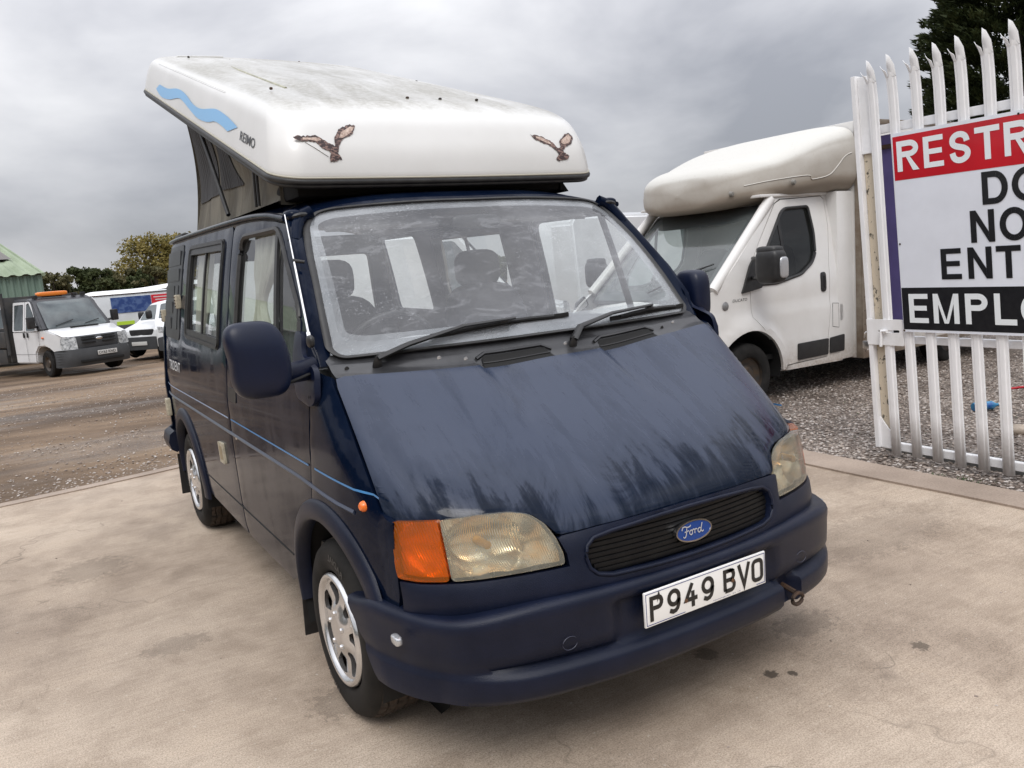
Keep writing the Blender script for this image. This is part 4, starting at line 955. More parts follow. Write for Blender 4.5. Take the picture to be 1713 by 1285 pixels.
tube('roof_crack', [Vector(pfront(a, b)) for a, b in ((-.66, .135), (-.62, .112), (-.575, .083))], .0009, DARKM, pt, n=4)
for x, s in ((-.55, 2.77), (-.31, 2.667), (-.13, 2.75), (-.62, .64), (.23, 2.9), (.458, 2.33), (.44, 2.45), (.5, 1.5), (-.05, .42), (.12, .42), (.33, .44)):
    p = popp(x, s, .283*taper(s)+.0); superell('roof_screw', (p[0], p[1], p[2]+.002), (.008, .008, .006), DARKM, pt, .7, .7, 8, 6)
# ---------------------------------------------------------------- cab interior
INT = empty('cab_interior'); INT.parent = V_
DASH = M('dashboard_grey', (.74, .74, .75), .6, var=.15, vs=6); SEAT = M('seat_cloth', (.035, .036, .045), .95, var=.4, vs=14, bump=.2, bs=150)  # pale dash colour stands in for sky reflected in the screen
grid('dashboard', lambda u, v: (lerp(-.80, .80, u), lerp(.79+.0*u, 1.22, v)+.09*(2*u-1)**2*(1-v), 1.215+.065*sin(pi*min(1, v*.9))+.045*math.exp(-((u-.24)/.13)**2)*v), 30, 10, DASH, INT, ang=70)
box('dash_front', (0, 1.235, 1.0), (1.6, .03, .42), INNER, INT, .01)
tube('steering_wheel', [(-.42+.20*cos(a), 1.36-.075*sin(a), 1.22+.17*sin(a)) for a in [2*pi*k/32 for k in range(32)]], .014, BLACK, INT, n=8, closed=True)
box('steering_boss', (-.42, 1.35, 1.22), (.16, .06, .10), BLACK, INT, .02); tube('steering_column', [(-.42, 1.34, 1.21), (-.42, 1.1, 1.05)], .03, BLACK, INT)
for k in (-1, 1): tube('steering_spoke', [(-.42+k*.05, 1.355, 1.22), (-.42+k*.19, 1.36, 1.24)], .012, BLACK, INT)
for x in (-.42, .42):
    st_ = superell('seat_back', (x, 1.98, 1.12), (.25, .09, .34), SEAT, INT, .5, .5, 20, 14, lambda v: Vector((v.x*(1-.12*max(0, v.z)/.34), v.y+v.z*.18, v.z)))
    superell('head_rest', (x, 2.07, 1.54), (.13, .055, .10), SEAT, st_, .6, .6, 16, 10)
    superell('seat_cushion', (x, 1.70, .80), (.25, .27, .09), SEAT, st_, .5, .5, 16, 10)
box('camper_floor', (0, 2.7, .52), (1.7, 3.2, .04), INNER, INT, 0)
CUR = M('curtain_cloth', (.50, .48, .42), .9, var=.25, vs=7, c2=(.36, .34, .28))
def curtain(y0, y1, z0, z1, s, tie=1.42, amp=.9, name='curtain'):
    def f(u, v):
        z = lerp(z0, z1, v); k = math.exp(-((z-tie)/.09)**2)*amp*.65; yc = lerp(y0, y1, .62); y = lerp(y0, y1, u); y = yc+(y-yc)*(1-k)*(.8+.25*abs(z-tie)/.3)
        return (s*(hw(y, z)-.045-.010*sin(u*46+sin(z*9))*(1-k*.5)-.006*sin(u*21+z*5)), y, z)
    return grid(name, f, 90, 22, CUR, INT, ang=80)
curtain(1.56, 1.96, 1.20, 1.78, -1, 1.47); curtain(2.96, 3.30, 1.22, 1.76, -1, 1.2, .3); curtain(3.2, 3.34, 1.24, 1.76, 1)
box('sun_visor', (-.40, 1.40, 1.775), (.50, .14, .02), INNER, INT, .008, Matrix.Rotation(.5, 4, 'X')); box('sun_visor', (.38, 1.40, 1.775), (.50, .14, .02), INNER, INT, .008, Matrix.Rotation(.5, 4, 'X'))
superell('inner_mirror', (0.0, 1.28, 1.745), (.12, .015, .03), BLACK, INT, .5, .5, 16, 8)
# rear doors with two windows
def rear(u, v): return (u, 4.345+.012*(1-(u/.9)**2)-.10*smooth(1.1, 1.95, v), v)
ro = [(-.905, .36), (-.93, .6), (-.935, .9), (-.90, 1.25), (-.85, 1.5), (-.80, 1.75), (-.765, 1.86), (.765, 1.86), (.80, 1.75), (.85, 1.5), (.90, 1.25), (.935, .9), (.93, .6), (.905, .36)]
w1 = rnd([(-.72, 1.22), (-.06, 1.22), (-.06, 1.72), (-.66, 1.72)], .05); w2 = [(-a, b) for a, b in w1][::-1]
panel('rear_doors', ro, rear, NAVY, V_, (0, 1, 0), holes=[w1, w2], step=.08, thick=.03, both=True)
for w_ in (w1, w2): panel('rear_window', w_, rear, SGLASS, V_, (0, 1, 0), step=.1, thick=0, off=-.01); seal('window_seal', w_, rear, .014, RUBBER, V_)
tube('rear_bumper', [(-.955, 4.06, .52), (-.955, 4.30, .52), (-.91, 4.42, .52), (-.75, 4.46, .52), (.75, 4.46, .52), (.91, 4.42, .52), (.955, 4.30, .52), (.955, 4.06, .52)], .075, NAVYP, V_, n=8, squash=(.6, 1))
box('roof_ladder_hook', (-.70, 4.25, 1.90), (.05, .30, .05), BLACK, V_, .015)
# underside
bm = bmesh.new(); box_bm(bm, (0, 2.45, .345), (1.30, 3.75, .10)); box_bm(bm, (0, .62, .50), (1.24, .60, .36)); box_bm(bm, (0, .98, .80), (1.26, .05, .8)); box_bm(bm, (0, 2.3, .30), (.12, 3.4, .08)); box_bm(bm, (0, HY, .31), (1.35, .10, .10)); box_bm(bm, (0, RY, .31), (1.35, .10, .12)); frombm('underbody', bm, BLACKM, V_)

grid('headliner', lambda u, v: (lambda p: (p[0]*.95, p[1]+.03*(1-v), p[2]-.035))(roof(-1+2*u, lerp(.02, 1, v))), 24, 20, INNER, INT, ang=60)
grid('header_trim', lambda u, v: (lerp(-.77, .77, u), wind((2*u-1)*1.05, 1.0)[1]+.03+.10*v, wind((2*u-1)*1.05, 1.0)[2]-.045+.03*v), 20, 4, INNER, INT)
for s in (-1, 1):
    superell('pillar_joint', (s*.772, 1.352, 1.806), (.036, .05, .024), NAVY, V_, .8, .8, 16, 10); tube('pillar_filler', [(s*.705, 1.335, 1.815), (s*.745, 1.33, 1.80), (s*.775, 1.31, 1.76), (s*.80, 1.27, 1.70)], .028, NAVY, V_, n=8)
    tube('cant_rail', [(s*(hw(y, 1.83)-.035), y, GZ(y)-.02) for y in [1.36+.2*i for i in range(15)]], .032, INNER, V_, n=6)

# pressed ribs round the rear deck of the pop top
def ptop(x, s, d=0.): return popp(x, s, .272*taper(s)+.018+d-.02*(abs(x)/.7)**3)
RIBM = M('olive_dirt_gelcoat', (.42, .41, .30), .5, var=.4, vs=12)
tube('roof_rib', [ptop(x, s, -.004) for x, s in smoothpl([(-.52, .75), (-.50, 1.3), (-.47, 1.9), (-.44, 2.42), (-.36, 2.52), (-.1, 2.55), (.2, 2.55)])], .008, RIBM, pt, n=8)
tube('roof_rib', [popp(-(HXP-.058), s, .222*taper(s)) for s in (1.0, 1.5, 2.0, 2.5, 2.75)]+[popp(-.60, 2.86, .272*taper(2.8)+.004), ptop(-.3, 2.9)], .007, GEL, pt, n=8)
# ================================================================ ground
CONC_R = 3.02
def gz(x, y):
    a = -.5*smooth(5.6, 26, y)*1.0*(1-smooth(2.4, 4.2, x)*0)
    b = -.02-.10*smooth(3.1, 5.5, x)
    if x > 3.0: return min(b, a) if y > 5.7 else b
    return a if y > 5.6 else 0
# concrete apron
m, t, o = nmat('brushed_concrete')
oc = OC(t)
big = RAMP(t, NT(t, .55, oc, 6, .6, .4), ((.36, (.315, .252, .198)), (.50, (.445, .364, .288)), (.66, (.525, .44, .355))))
mid = RAMP(t, NT(t, 3.2, oc, 8, .7, .3), ((.30, (.72, .70, .68)), (.55, (1., 1., 1.)), (.8, (1.08, 1.07, 1.05))))
fin = RAMP(t, NT(t, 170, oc, 7, .85), ((.38, (.52, .50, .47)), (.5, (1., 1., 1.)), (.62, (1.30, 1.29, 1.27))))
strk = RAMP(t, NT(t, 9, OC(t, (.35, 6, 1), (0, 0, .5)), 6, .7), ((.38, (.92, .91, .90)), (.6, (1.03, 1.03, 1.03))))
c = MIX(t, 1, MIX(t, 1, MIX(t, 1, big, mid, 'MULTIPLY'), fin, 'MULTIPLY'), strk, 'MULTIPLY')
spots = RAMP(t, NT(t, 1.9, oc, 3, .5), ((.70, 0.), (.76, 1.))); s2 = RAMP(t, NT(t, 13, oc, 4, .7), ((.68, 0.), (.74, 1.)))
c = MIX(t, MATH(t, 'MULTIPLY', MATH(t, 'MAXIMUM', MATH(t, 'MULTIPLY', spots, .5), MATH(t, 'MULTIPLY', s2, .6)), .8), c, (.13, .10, .08))
pebb = RAMP(t, NT(t, 48, oc, 2, .5), ((.70, 0.), (.74, 1.))); c = MIX(t, MATH(t, 'MULTIPLY', pebb, .5), c, (.60, .55, .48))
h = MATH(t, 'ADD', NT(t, 130, oc, 6, .8), MATH(t, 'MULTIPLY', NT(t, 7, OC(t, (.3, 7, 1), (0, 0, .5)), 6, .7), .8))
rgh = RAMP(t, NT(t, .8, oc, 4), ((.4, .62), (.62, .85)))
sepc = t.nodes.new('ShaderNodeSeparateXYZ'); t.links.new(oc, sepc.inputs[0])
def blot(x, y, r, k=1., sx=1.):
    v = t.nodes.new('ShaderNodeVectorMath'); v.operation = 'SUBTRACT'; t.links.new(oc, v.inputs[0]); v.inputs[1].default_value = (x, y, 0)
    w2 = t.nodes.new('ShaderNodeVectorMath'); w2.operation = 'MULTIPLY'; t.links.new(v.outputs[0], w2.inputs[0]); w2.inputs[1].default_value = (sx, 1, 0)
    l = t.nodes.new('ShaderNodeVectorMath'); l.operation = 'LENGTH'; t.links.new(w2.outputs[0], l.inputs[0])
    q = MATH(t, 'ADD', MATH(t, 'DIVIDE', l.outputs['Value'], r), MATH(t, 'MULTIPLY', MATH(t, 'SUBTRACT', NT(t, 28, oc, 4, .7), .5), 2.4)); return RAMP(t, q, ((.75, k), (1.1, 0.)))
st = None
for x, y, r, k, sx in ((.42, .11, .028, .9, 1), (.485, .06, .020, .9, 1), (.35, .36, .05, .5, 1), (.83, .29, .10, .35, .6), (-.9, .95, .14, .35, 1), (-1.35, 1.9, .10, .3, .6), (-1.6, 3.3, .22, .3, 1), (1.9, .75, .25, .22, .4), (2.2, -.3, .2, .25, 1), (-.45, -.25, .04, .4, 1), (.15, -.55, .05, .5, 1), (1.0, -.1, .035, .7, 1), (-1.25, .35, .05, .4, 1)):
    b_ = blot(x, y, r, k, sx); st = b_ if st is None else MATH(t, 'MAXIMUM', st, b_)
c = MIX(t, st, c, (.07, .055, .042))
# dirt trodden over the far edge, and along the kerb
far = MATH(t, 'ADD', MATH(t, 'SUBTRACT', MATH(t, 'SUBTRACT', sepc.outputs[1], 5.85), MATH(t, 'MULTIPLY', sepc.outputs[0], .19)), MATH(t, 'MULTIPLY', NT(t, 1.7, oc, 7, .7), 1.7))
c = MIX(t, RAMP(t, far, ((.55, 0.), (.95, .75))), c, (.27, .20, .15))
# fine crazed cracks
vc = t.nodes.new('ShaderNodeTexVoronoi'); vc.feature = 'DISTANCE_TO_EDGE'; vc.inputs['Scale'].default_value = .55
wo = t.nodes.new('ShaderNodeVectorMath'); wo.operation = 'ADD'; t.links.new(oc, wo.inputs[0]); nn_ = t.nodes.new('ShaderNodeTexNoise'); nn_.inputs['Scale'].default_value = 3; t.links.new(oc, nn_.inputs['Vector']); t.links.new(nn_.outputs['Color'], wo.inputs[1]); t.links.new(wo.outputs[0], vc.inputs['Vector'])
ck = MATH(t, 'MULTIPLY', RAMP(t, vc.outputs['Distance'], ((.0, 1.), (.006, 0.))), RAMP(t, NT(t, .9, oc, 3), ((.5, 0.), (.6, .55))))
c = MIX(t, ck, c, (.10, .08, .06))
PRIN(t, o, Base_Color=c, Roughness=rgh, Normal=BUMP(t, h, .24, .0045), Specular_IOR_Level=.3); CONC = m
def far_edge(x): return 5.73+.19*(x+1)+.05*sin(x*1.3)
pts = [(-45, far_edge(-8)-7*.19*0)]
ol = [(x, far_edge(x)+random.uniform(-.02, .02)) for x in [-14+.5*i for i in range(34)]]+[(CONC_R, far_edge(3.02))]+[(CONC_R+random.uniform(-.012, .012)-.0*(y), y) for y in [6-.4*i for i in range(1, 30)]]+[(CONC_R-.1, -8), (-14, -8)]
def zc(x, y): return .0
def mk_sheet(name, outline, fz, mat, step, thick, kind='structure', hole=()):
    P, Fx = tess(resample(outline, (step, step)), hole, (step, step)); V = [(x, y, fz(x, y)) for x, y in P]
    cnt = {(f[i], f[(i+1) % len(f)]) for f in Fx for i in range(len(f))}; bnd = [(a, b) for a, b in cnt if (b, a) not in cnt]; mp = {}
    if thick:
        for a in {q for e_ in bnd for q in e_}: mp[a] = len(V); V.append((V[a][0], V[a][1], V[a][2]-thick))
        Fx = Fx+[[b, a, mp[a], mp[b]] for a, b in bnd]
    o = mesh(name, V, Fx, mat, None, True, 40); tag(o, kind=kind); return o
cs = mk_sheet('concrete_apron', ol, lambda x, y: .0+.004*noise.noise(Vector((x*.6, y*.6, 0))), CONC, .7, .14)
# smooth kerb strip along the gate side of the apron
m, t, o = nmat('kerb_concrete'); oc = OC(t)
PRIN(t, o, Base_Color=MIX(t, 1, RAMP(t, NT(t, 1.6, oc, 6), ((.3, (.27, .21, .165)), (.7, (.42, .335, .27)))), RAMP(t, NT(t, 90, oc, 5), ((.3, (.75, .75, .75)), (.6, (1.05, 1.05, 1.05)))), 'MULTIPLY'), Roughness=.7, Normal=BUMP(t, NT(t, 40, oc, 6), .4, .004)); KERB = m
kb = [(CONC_R-.24, -3+.35*i) for i in range(27)]
mk_sheet('kerb', [(x+.012*sin(y*3), y) for x, y in kb]+[(CONC_R+.045, 6.1), (CONC_R+.045, -3)], lambda x, y: .012, KERB, .5, .12)
for ex in (0,):
    mk_sheet('kerb', [(x, far_edge(x)-.10) for x in [-14+.5*i for i in range(34)]]+[(x, far_edge(x)+.02) for x in [2.5-.5*i for i in range(34)]], lambda x, y: .010, KERB, .5, .10)
# yard ground
m, t, o = nmat('stony_dirt')
oc = OC(t); pos = t.nodes.new('ShaderNodeSeparateXYZ'); t.links.new(oc, pos.inputs[0])
big = RAMP(t, NT(t, .30, OC(t, (.6, 1.6, 1)), 7, .62, .5), ((.36, (.10, .070, .047)), (.50, (.205, .150, .104)), (.66, (.33, .255, .185))))
mid = RAMP(t, NT(t, 2.6, OC(t, (.7, 1.5, 1)), 8, .7), ((.32, (.70, .68, .66)), (.6, (1.1, 1.1, 1.1))))
vor = t.nodes.new('ShaderNodeTexVoronoi'); vor.inputs['Scale'].default_value = 24; t.links.new(oc, vor.inputs['Vector'])
stn = t.nodes.new('ShaderNodeSeparateColor'); t.links.new(vor.outputs['Color'], stn.inputs[0])
dens = RAMP(t, NT(t, .7, oc, 5, .6), ((.46, .0), (.70, .22)))
sm = MATH(t, 'LESS_THAN', stn.outputs[0], dens); core = RAMP(t, vor.outputs['Distance'], ((.30, 1.), (.48, 0.)))
c = MIX(t, 1, big, mid, 'MULTIPLY'); c = MIX(t, MATH(t, 'MULTIPLY', MATH(t, 'MULTIPLY', sm, core), .55), c, (.46, .39, .32))
fin = RAMP(t, NT(t, 70, oc, 6, .8), ((.33, (.66, .64, .62)), (.62, (1.15, 1.15, 1.15)))); c = MIX(t, 1, MIX(t, 1, c, fin, 'MULTIPLY'), (1., .94, .86), 'MULTIPLY')
wet = RAMP(t, NT(t, .42, OC(t, (.5, 1.7, 1)), 5, .6, .4), ((.34, .25), (.5, .8)))
h = MATH(t, 'ADD', MATH(t, 'MULTIPLY', NT(t, 3, oc, 8, .75), 3.), MATH(t, 'ADD', NT(t, 45, oc, 6, .8), MATH(t, 'MULTIPLY', MATH(t, 'MULTIPLY', sm, core), 1.2)))
PRIN(t, o, Base_Color=c, Roughness=wet, Normal=BUMP(t, h, .8, .02), Specular_IOR_Level=.4); DIRT = m
def gfn(u, v):
    x = math.copysign(abs(u*2-1)**2.2, u*2-1)*900+4; y = -60+(v**2.6)*1500; z = gz(x, y)-.035+.02*noise.noise(Vector((x*.35, y*.35, 1)))*(1 if y < 40 else 0)
    return (x, y, z)
g_ = grid('ground', gfn, 240, 220, DIRT, None, ang=180); tag(g_, kind='structure')
# gravel patch under the gate
m, t, o = nmat('wet_gravel_bed'); oc = OC(t)
vor = t.nodes.new('ShaderNodeTexVoronoi'); vor.inputs['Scale'].default_value = 42; t.links.new(oc, vor.inputs['Vector']); sc_ = t.nodes.new('ShaderNodeSeparateColor'); t.links.new(vor.outputs['Color'], sc_.inputs[0])
cc = RAMP(t, sc_.outputs[0], ((0, (.14, .11, .09)), (.5, (.31, .255, .215)), (1, (.62, .56, .51))))
cc = MIX(t, 1, cc, RAMP(t, vor.outputs['Distance'], ((.25, (1., 1., 1.)), (.55, (.30, .28, .26)))), 'MULTIPLY'); cc = MIX(t, 1, cc, RAMP(t, NT(t, 1.4, oc, 5), ((.35, (.6, .57, .55)), (.6, (1.1, 1.1, 1.1)))), 'MULTIPLY')
PRIN(t, o, Base_Color=cc, Roughness=.6, Normal=BUMP(t, vor.outputs['Distance'], -.9, .015)); GRAV = m
gp = [(CONC_R+.02, -2), (9, -4), (16, 2), (15, 11), (6, 10), (3.3, 6.6), (CONC_R+.02, 6.0)]
mk_sheet('gravel_bed', gp, lambda x, y: gz(x, y)+.004+.018*noise.noise(Vector((x*1.3, y*1.3, 0)))*smooth(3.03, 3.4, x), GRAV, .14, .0)
# loose stones, real geometry
def stones(name, n, area, size, mat_cols, seed, zf, kind='stuff'):
    rs = random.Random(seed); V = []; Fx = []; MI = []
    ico = [(0, 0, 1), (.9, 0, .25), (.28, .85, .25), (-.72, .53, .25), (-.72, -.53, .25), (.28, -.85, .25), (.45, .5, -.5), (-.6, 0, -.5), (.45, -.5, -.5)]
    fc = [(0, 1, 2), (0, 2, 3), (0, 3, 4), (0, 4, 5), (0, 5, 1), (1, 6, 2), (2, 6, 3), (3, 6, 7), (3, 7, 4), (4, 7, 8), (4, 8, 5), (5, 8, 1), (1, 8, 6)]
    k = 0
    while k < n:
        p = area(rs)
        if p is None: continue
        x, y = p; s = size(rs, x, y); a = rs.random()*6.28; ca, sa = cos(a), sin(a); f1, f2, f3 = rs.uniform(.6, 1.4), rs.uniform(.6, 1.2), rs.uniform(.35, .8); b = len(V); z = zf(x, y)
        tl = rs.uniform(-.35, .35)
        for q in ico:
            qx, qy, qz = q[0]*f1*s*rs.uniform(.8, 1.2), q[1]*f2*s*rs.uniform(.8, 1.2), q[2]*f3*s
            V.append((x+qx*ca-qy*sa, y+qx*sa+qy*ca, z+qz+s*.22+tl*qx))
        Fx += [tuple(b+i for i in f) for f in fc]; MI += [rs.randrange(len(mat_cols))]*len(fc); k += 1
    me = bpy.data.meshes.new(name); me.from_pydata(V, [], Fx); 
    for mm in mat_cols: me.materials.append(mm)
    me.polygons.foreach_set('material_index', MI); me.update()
    o = bpy.data.objects.new(name, me); col.objects.link(o); tag(o, kind=kind); return o
SC = [M('stone_a', (.42, .35, .295), .55, var=.4, vs=30), M('stone_b', (.27, .215, .18), .5, var=.4, vs=30), M('stone_c', (.54, .49, .45), .6, var=.3, vs=30), M('stone_d', (.16, .12, .095), .45, var=.4, vs=30)]
def area_g(rs):
    y = -1.6+rs.random()**1.25*9.; x = CONC_R+.04+rs.random()**1.5*6.
    if inside(x, y, [(CONC_R+.03, -2), (9, -4), (16, 2), (15, 11), (6, 10), (3.3, 6.6), (CONC_R+.03, 6.0)]): return x, y
tag(stones('loose_gravel', 30000, area_g, lambda rs, x, y: rs.uniform(.006, .017)*(1.25 if rs.random() < .08 else 1), SC, 3, lambda x, y: gz(x, y)+.004+.018*noise.noise(Vector((x*1.3, y*1.3, 0)))*smooth(3.03, 3.4, x)), 'grey and brown gravel lying loose under the white gate', 'gravel')
def area_y(rs):
    x = rs.uniform(-11, 4.5); y = 5.8+rs.random()**1.6*14; 
    if y < far_edge(x)+.05: return None
    if noise.noise(Vector((x*.5, y*.9, 5)))+rs.uniform(-.5, .5) < .05: return None
    return x, y
tag(stones('loose_stones', 14000, area_y, lambda rs, x, y: rs.uniform(.005, .016), SC[:1]+SC[2:3]+SC[:1]+SC[1:2], 5, lambda x, y: gz(x, y)-.035+.02*noise.noise(Vector((x*.35, y*.35, 1)))), 'pale stones scattered over the brown dirt yard behind the camper', 'stones')
def area_c(rs):
    x = rs.uniform(-6, 3); y = rs.uniform(-2, 5.6); return (x, y)
tag(stones('loose_grit', 260, area_c, lambda rs, x, y: rs.uniform(.0025, .007), SC[:3]+SC[3:], 9, lambda x, y: 0.0), 'small grit on the concrete apron around the camper', 'grit')
# weeds and leaf litter by the kerb
LEAFM = M('weed_green', (.05, .085, .022), .7, var=.4, vs=30); 
rs = random.Random(4); V = []; Fx = []
for i in range(900):
    if i < 520: x = CONC_R+.08+abs(rs.gauss(0, .05)); y = rs.uniform(-1.4, 1.5)
    else: x = rs.uniform(3.2, 5.5); y = rs.uniform(.0, 3.4)
    if noise.noise(Vector((x*2, y*2.2, 3))) < .05: continue
    a = rs.random()*6.28; l = rs.uniform(.01, .026); b = len(V); z = gz(x, y)+.01; tx, ty = cos(a)*l, sin(a)*l
    V += [(x-ty*.2, y+tx*.2, z), (x+ty*.2, y-tx*.2, z), (x+tx, y+ty, z+l*.7)]; Fx.append((b, b+1, b+2))
tag(mesh('weeds', V, Fx, LEAFM, None, False), 'tiny green weeds in the gravel beside the concrete kerb', 'weeds', kind='stuff')
# ================================================================ gate with sign (right)
GX = 3.34; GY = 1.69; LEAN = .064
def G(d, z, off=0.): return (GX+off, GY-d+LEAN*z, z)
m, t, o = nmat('gate_white_paint'); oc = OC(t)
PRIN(t, o, Base_Color=MIX(t, RAMP(t, NT(t, 7, OC(t, (1, 1, .35)), 7, .65), ((.40, 0.), (.75, .6))), (.86, .86, .87), (.66, .65, .63)), Roughness=.45, Normal=BUMP(t, NT(t, 30, oc, 6), .35, .004)); GW = m
m, t, o = nmat('peeling_cream_paint'); oc = OC(t)
f = RAMP(t, NT(t, 26, OC(t, (1, 1, .7)), 8, .7), ((.57, 0.), (.60, 1.)))
PRIN(t, o, Base_Color=MIX(t, f, (.60, .52, .40), MIX(t, RAMP(t, NT(t, 60, oc, 4), ((.4, 0.), (.6, 1.))), (.07, .06, .045), (.16, .15, .12))), Roughness=.75, Normal=BUMP(t, f, -.5, .006)); PEEL = m
GATE = empty('palisade_gate', (GX, GY, 0), 0, 'white painted steel palisade gate with spiked pales standing in the gravel', 'gate')
def Gb(name, d0, d1, z0, z1, x0, x1, mat, parent=None, bev=.003):
    bm = bmesh.new(); vs_ = [bm.verts.new(Vector(G(d, z, x))-Vector((GX, GY, 0))) for d in (d0, d1) for z in (z0, z1) for x in (x0, x1)]
    for f in ((0, 1, 3, 2), (4, 6, 7, 5), (0, 4, 5, 1), (2, 3, 7, 6), (0, 2, 6, 4), (1, 5, 7, 3)): bm.faces.new([vs_[i] for i in f])
    if bev: bmesh.ops.bevel(bm, geom=bm.edges[:], offset=bev, segments=2, affect='EDGES')
    return frombm(name, bm, mat, parent or GATE)
# hanging stile: white channel with the old cream paint showing in its web
Gb('stile', .000, .034, .055, 2.612, -.030, .034, GW); Gb('stile_web', .034, .108, .06, 2.60, .012, .030, PEEL)
Gb('stile_plate', .034, .112, 2.09, 2.60, -.006, .010, GW)
gm = [(.034, .055), (.120, .055), (.120, .16), (.034, .275)]
panel('gusset_plate', gm, lambda u, v: tuple(Vector(G(u, v, -.006))-Vector((GX, GY, 0))), GW, GATE, (-1, 0, 0), step=.1, thick=.012)
gm2 = [(.034, 2.09), (.11, 2.09), (.11, 2.11), (.034, 2.035)]
panel('lock_plate', rnd([(.0, .788), (.27, .788), (.27, .965), (.0, .965)], .006), lambda u, v: tuple(Vector(G(u, v, -.034))-Vector((GX, GY, 0))), GW, GATE, (-1, 0, 0), holes=[rnd([(.085, .872), (.245, .876), (.245, .894), (.085, .890)], .009)], step=.08, thick=.010)
tube('lock_bolt', [Vector(G(.115, .885, -.045))-Vector((GX, GY, 0)), Vector(G(.165, .887, -.055))-Vector((GX, GY, 0))], .011, GW, GATE, n=10)
tube('lock_bolt_handle', [Vector(G(.118, .885, -.05))-Vector((GX, GY, 0)), Vector(G(.114, .78, -.055))-Vector((GX, GY, 0))], .010, GW, GATE, n=10)
Gb('lock_slot_back', .08, .25, .86, .90, .0, .004, BLACKM, bev=0)
for z0, z1 in ((.045, .098), (2.205, 2.262), (.80, .85)):
    Gb('rail', .03, 3.35, z0, z1, .004, .012, GW); 
    Gb('rail_flange', .03, 3.35, z1-.006, z1, .012, .045, GW, bev=0)
Gb('backing_rail', .11, 3.35, 2.105, 2.135, .040, .050, DARKM)
Gb('stile', 3.34, 3.42, .05, 2.6, -.03, .034, GW)
def pale(parent, dz):
    Z_ = [-.0, .3, .6, .9, 1.2, 1.5, 1.8, 2.1, 2.40, 2.46, 2.52]
    prof = [(-.036, .005), (-.032, -.001), (-.018, -.002), (-.012, -.0075), (0, -.008), (.012, -.0075), (.018, -.002), (.032, -.001), (.036, .005)]
    bend = lambda z: -.035*max(0, (z-2.36)/.30)**2
    V = []; Fc = []; n = len(prof)
    for z in Z_:
        for (a, x) in prof: V.append((bend(z)+x, -a+LEAN*z, z))
    for i in range(len(Z_)-1):
        for j in range(n-1): Fc.append((i*n+j, (i+1)*n+j, (i+1)*n+j+1, i*n+j+1))
    b = (len(Z_)-1)*n
    # three splayed points
    def tip(i0, i1, sp_, zt, xo):
        k = len(V)
        am = (prof[i0][0]+prof[i1][0])/2+sp_; z = zt
        zm = (2.52+zt)/2
        w_ = (prof[i1][0]-prof[i0][0])
        V.append((bend(zm)+xo*.4+prof[i0][1], -(prof[i0][0]+sp_*.35+w_*.02)+LEAN*zm, zm)); V.append((bend(zm)+xo*.4+prof[i1][1], -(prof[i1][0]+sp_*.35-w_*.02)+LEAN*zm, zm))
        V.append((bend(z)+xo, -(am-w_*.30)+LEAN*z, z)); V.append((bend(z)+xo, -(am+w_*.20)+LEAN*z, z-.020))
        if i1-i0 > 1:
            mid = list(range(b+i0, b+i1+1)); Fc.append([*mid, k+1, k][::1])
        else: Fc.append((b+i0, b+i1, k+1, k))
        Fc.append((k, k+1, k+3, k+2))
    tip(0, 3, -.018, 2.60, -.020); tip(3, 8, .004, 2.665, -.012)
    me = bpy.data.meshes.new('pale'); me.from_pydata(V, [], Fc); me.update(); o = link('pale', me, GW, parent, True, 25)
    md = o.modifiers.new('solid', 'SOLIDIFY'); md.thickness = .003; md.offset = 0
    o.location = (-.020, -dz, .02); return o
p0 = pale(GATE, .152)
rs = random.Random(2)
for k in range(1, 22):
    o = p0.copy(); col.objects.link(o); o.location = (-.020+rs.uniform(-.003, .003), -(.152+.1505*k), .02+rs.uniform(-.008, .008)); o.rotation_euler = (rs.uniform(-.004, .004), 0, 0)
# purple board behind the gate
pb = mesh('purple_board', [G(.135, 2.20, .060), (G(.225, 2.20, .060)), G(.225, .93, .060), G(.135, .93, .060), G(.135, 2.20, .066), G(.225, 2.20, .066), G(.225, .93, .066), G(.135, .93, .066)], [(0, 1, 2, 3), (4, 7, 6, 5), (0, 4, 5, 1), (2, 6, 7, 3), (1, 5, 6, 2), (0, 3, 7, 4)], M('purple_board', (.125, .10, .29), .5, var=.2, vs=5), None, False)
tag(pb, 'narrow purple board fixed upright behind the white gate', 'board')
# the sign
SGN = empty('warning_sign', (0, 0, 0), 0, 'large white warning sign with red and black bands on the white gate', 'sign')
SW_ = M('sign_white', (.80, .83, .90), .3, coat=.3, var=.1, vs=2); SR = M('sign_red', (.56, .006, .016), .3, coat=.3, var=.25, vs=3, c2=(.46, .005, .014)); SK = M('sign_black', (.009, .009, .011), .35, coat=.2, var=.4, vs=30, c2=(.016, .016, .018)); SWL = M('sign_letter_white', (.80, .84, .86), .35)
SX = -.046
def sp_(d, z, o=0.): return G(d, z, SX-o)
S0, S1_ = .286, 1.90
mesh('sign_board', [sp_(S0, .888), sp_(S1_, .888), sp_(S1_, 2.184), sp_(S0, 2.184), sp_(S0, .888, -.004), sp_(S1_, .888, -.004), sp_(S1_, 2.184, -.004), sp_(S0, 2.184, -.004)], [(0, 3, 2, 1), (4, 5, 6, 7), (0, 4, 7, 3), (3, 7, 6, 2), (1, 2, 6, 5), (0, 1, 5, 4)], SW_, SGN, False)
def band(nm, a, b, c, d, mt): mesh(nm, [sp_(a, c, .0012), sp_(b, c, .0012), sp_(b, d, .0012), sp_(a, d, .0012)], [(0, 3, 2, 1)], mt, SGN, False)
band('red_band', S0+.007, S1_-.007, 1.882, 2.162, SR); band('black_band', S0+.003, S1_-.003, .905, 1.181, SK)
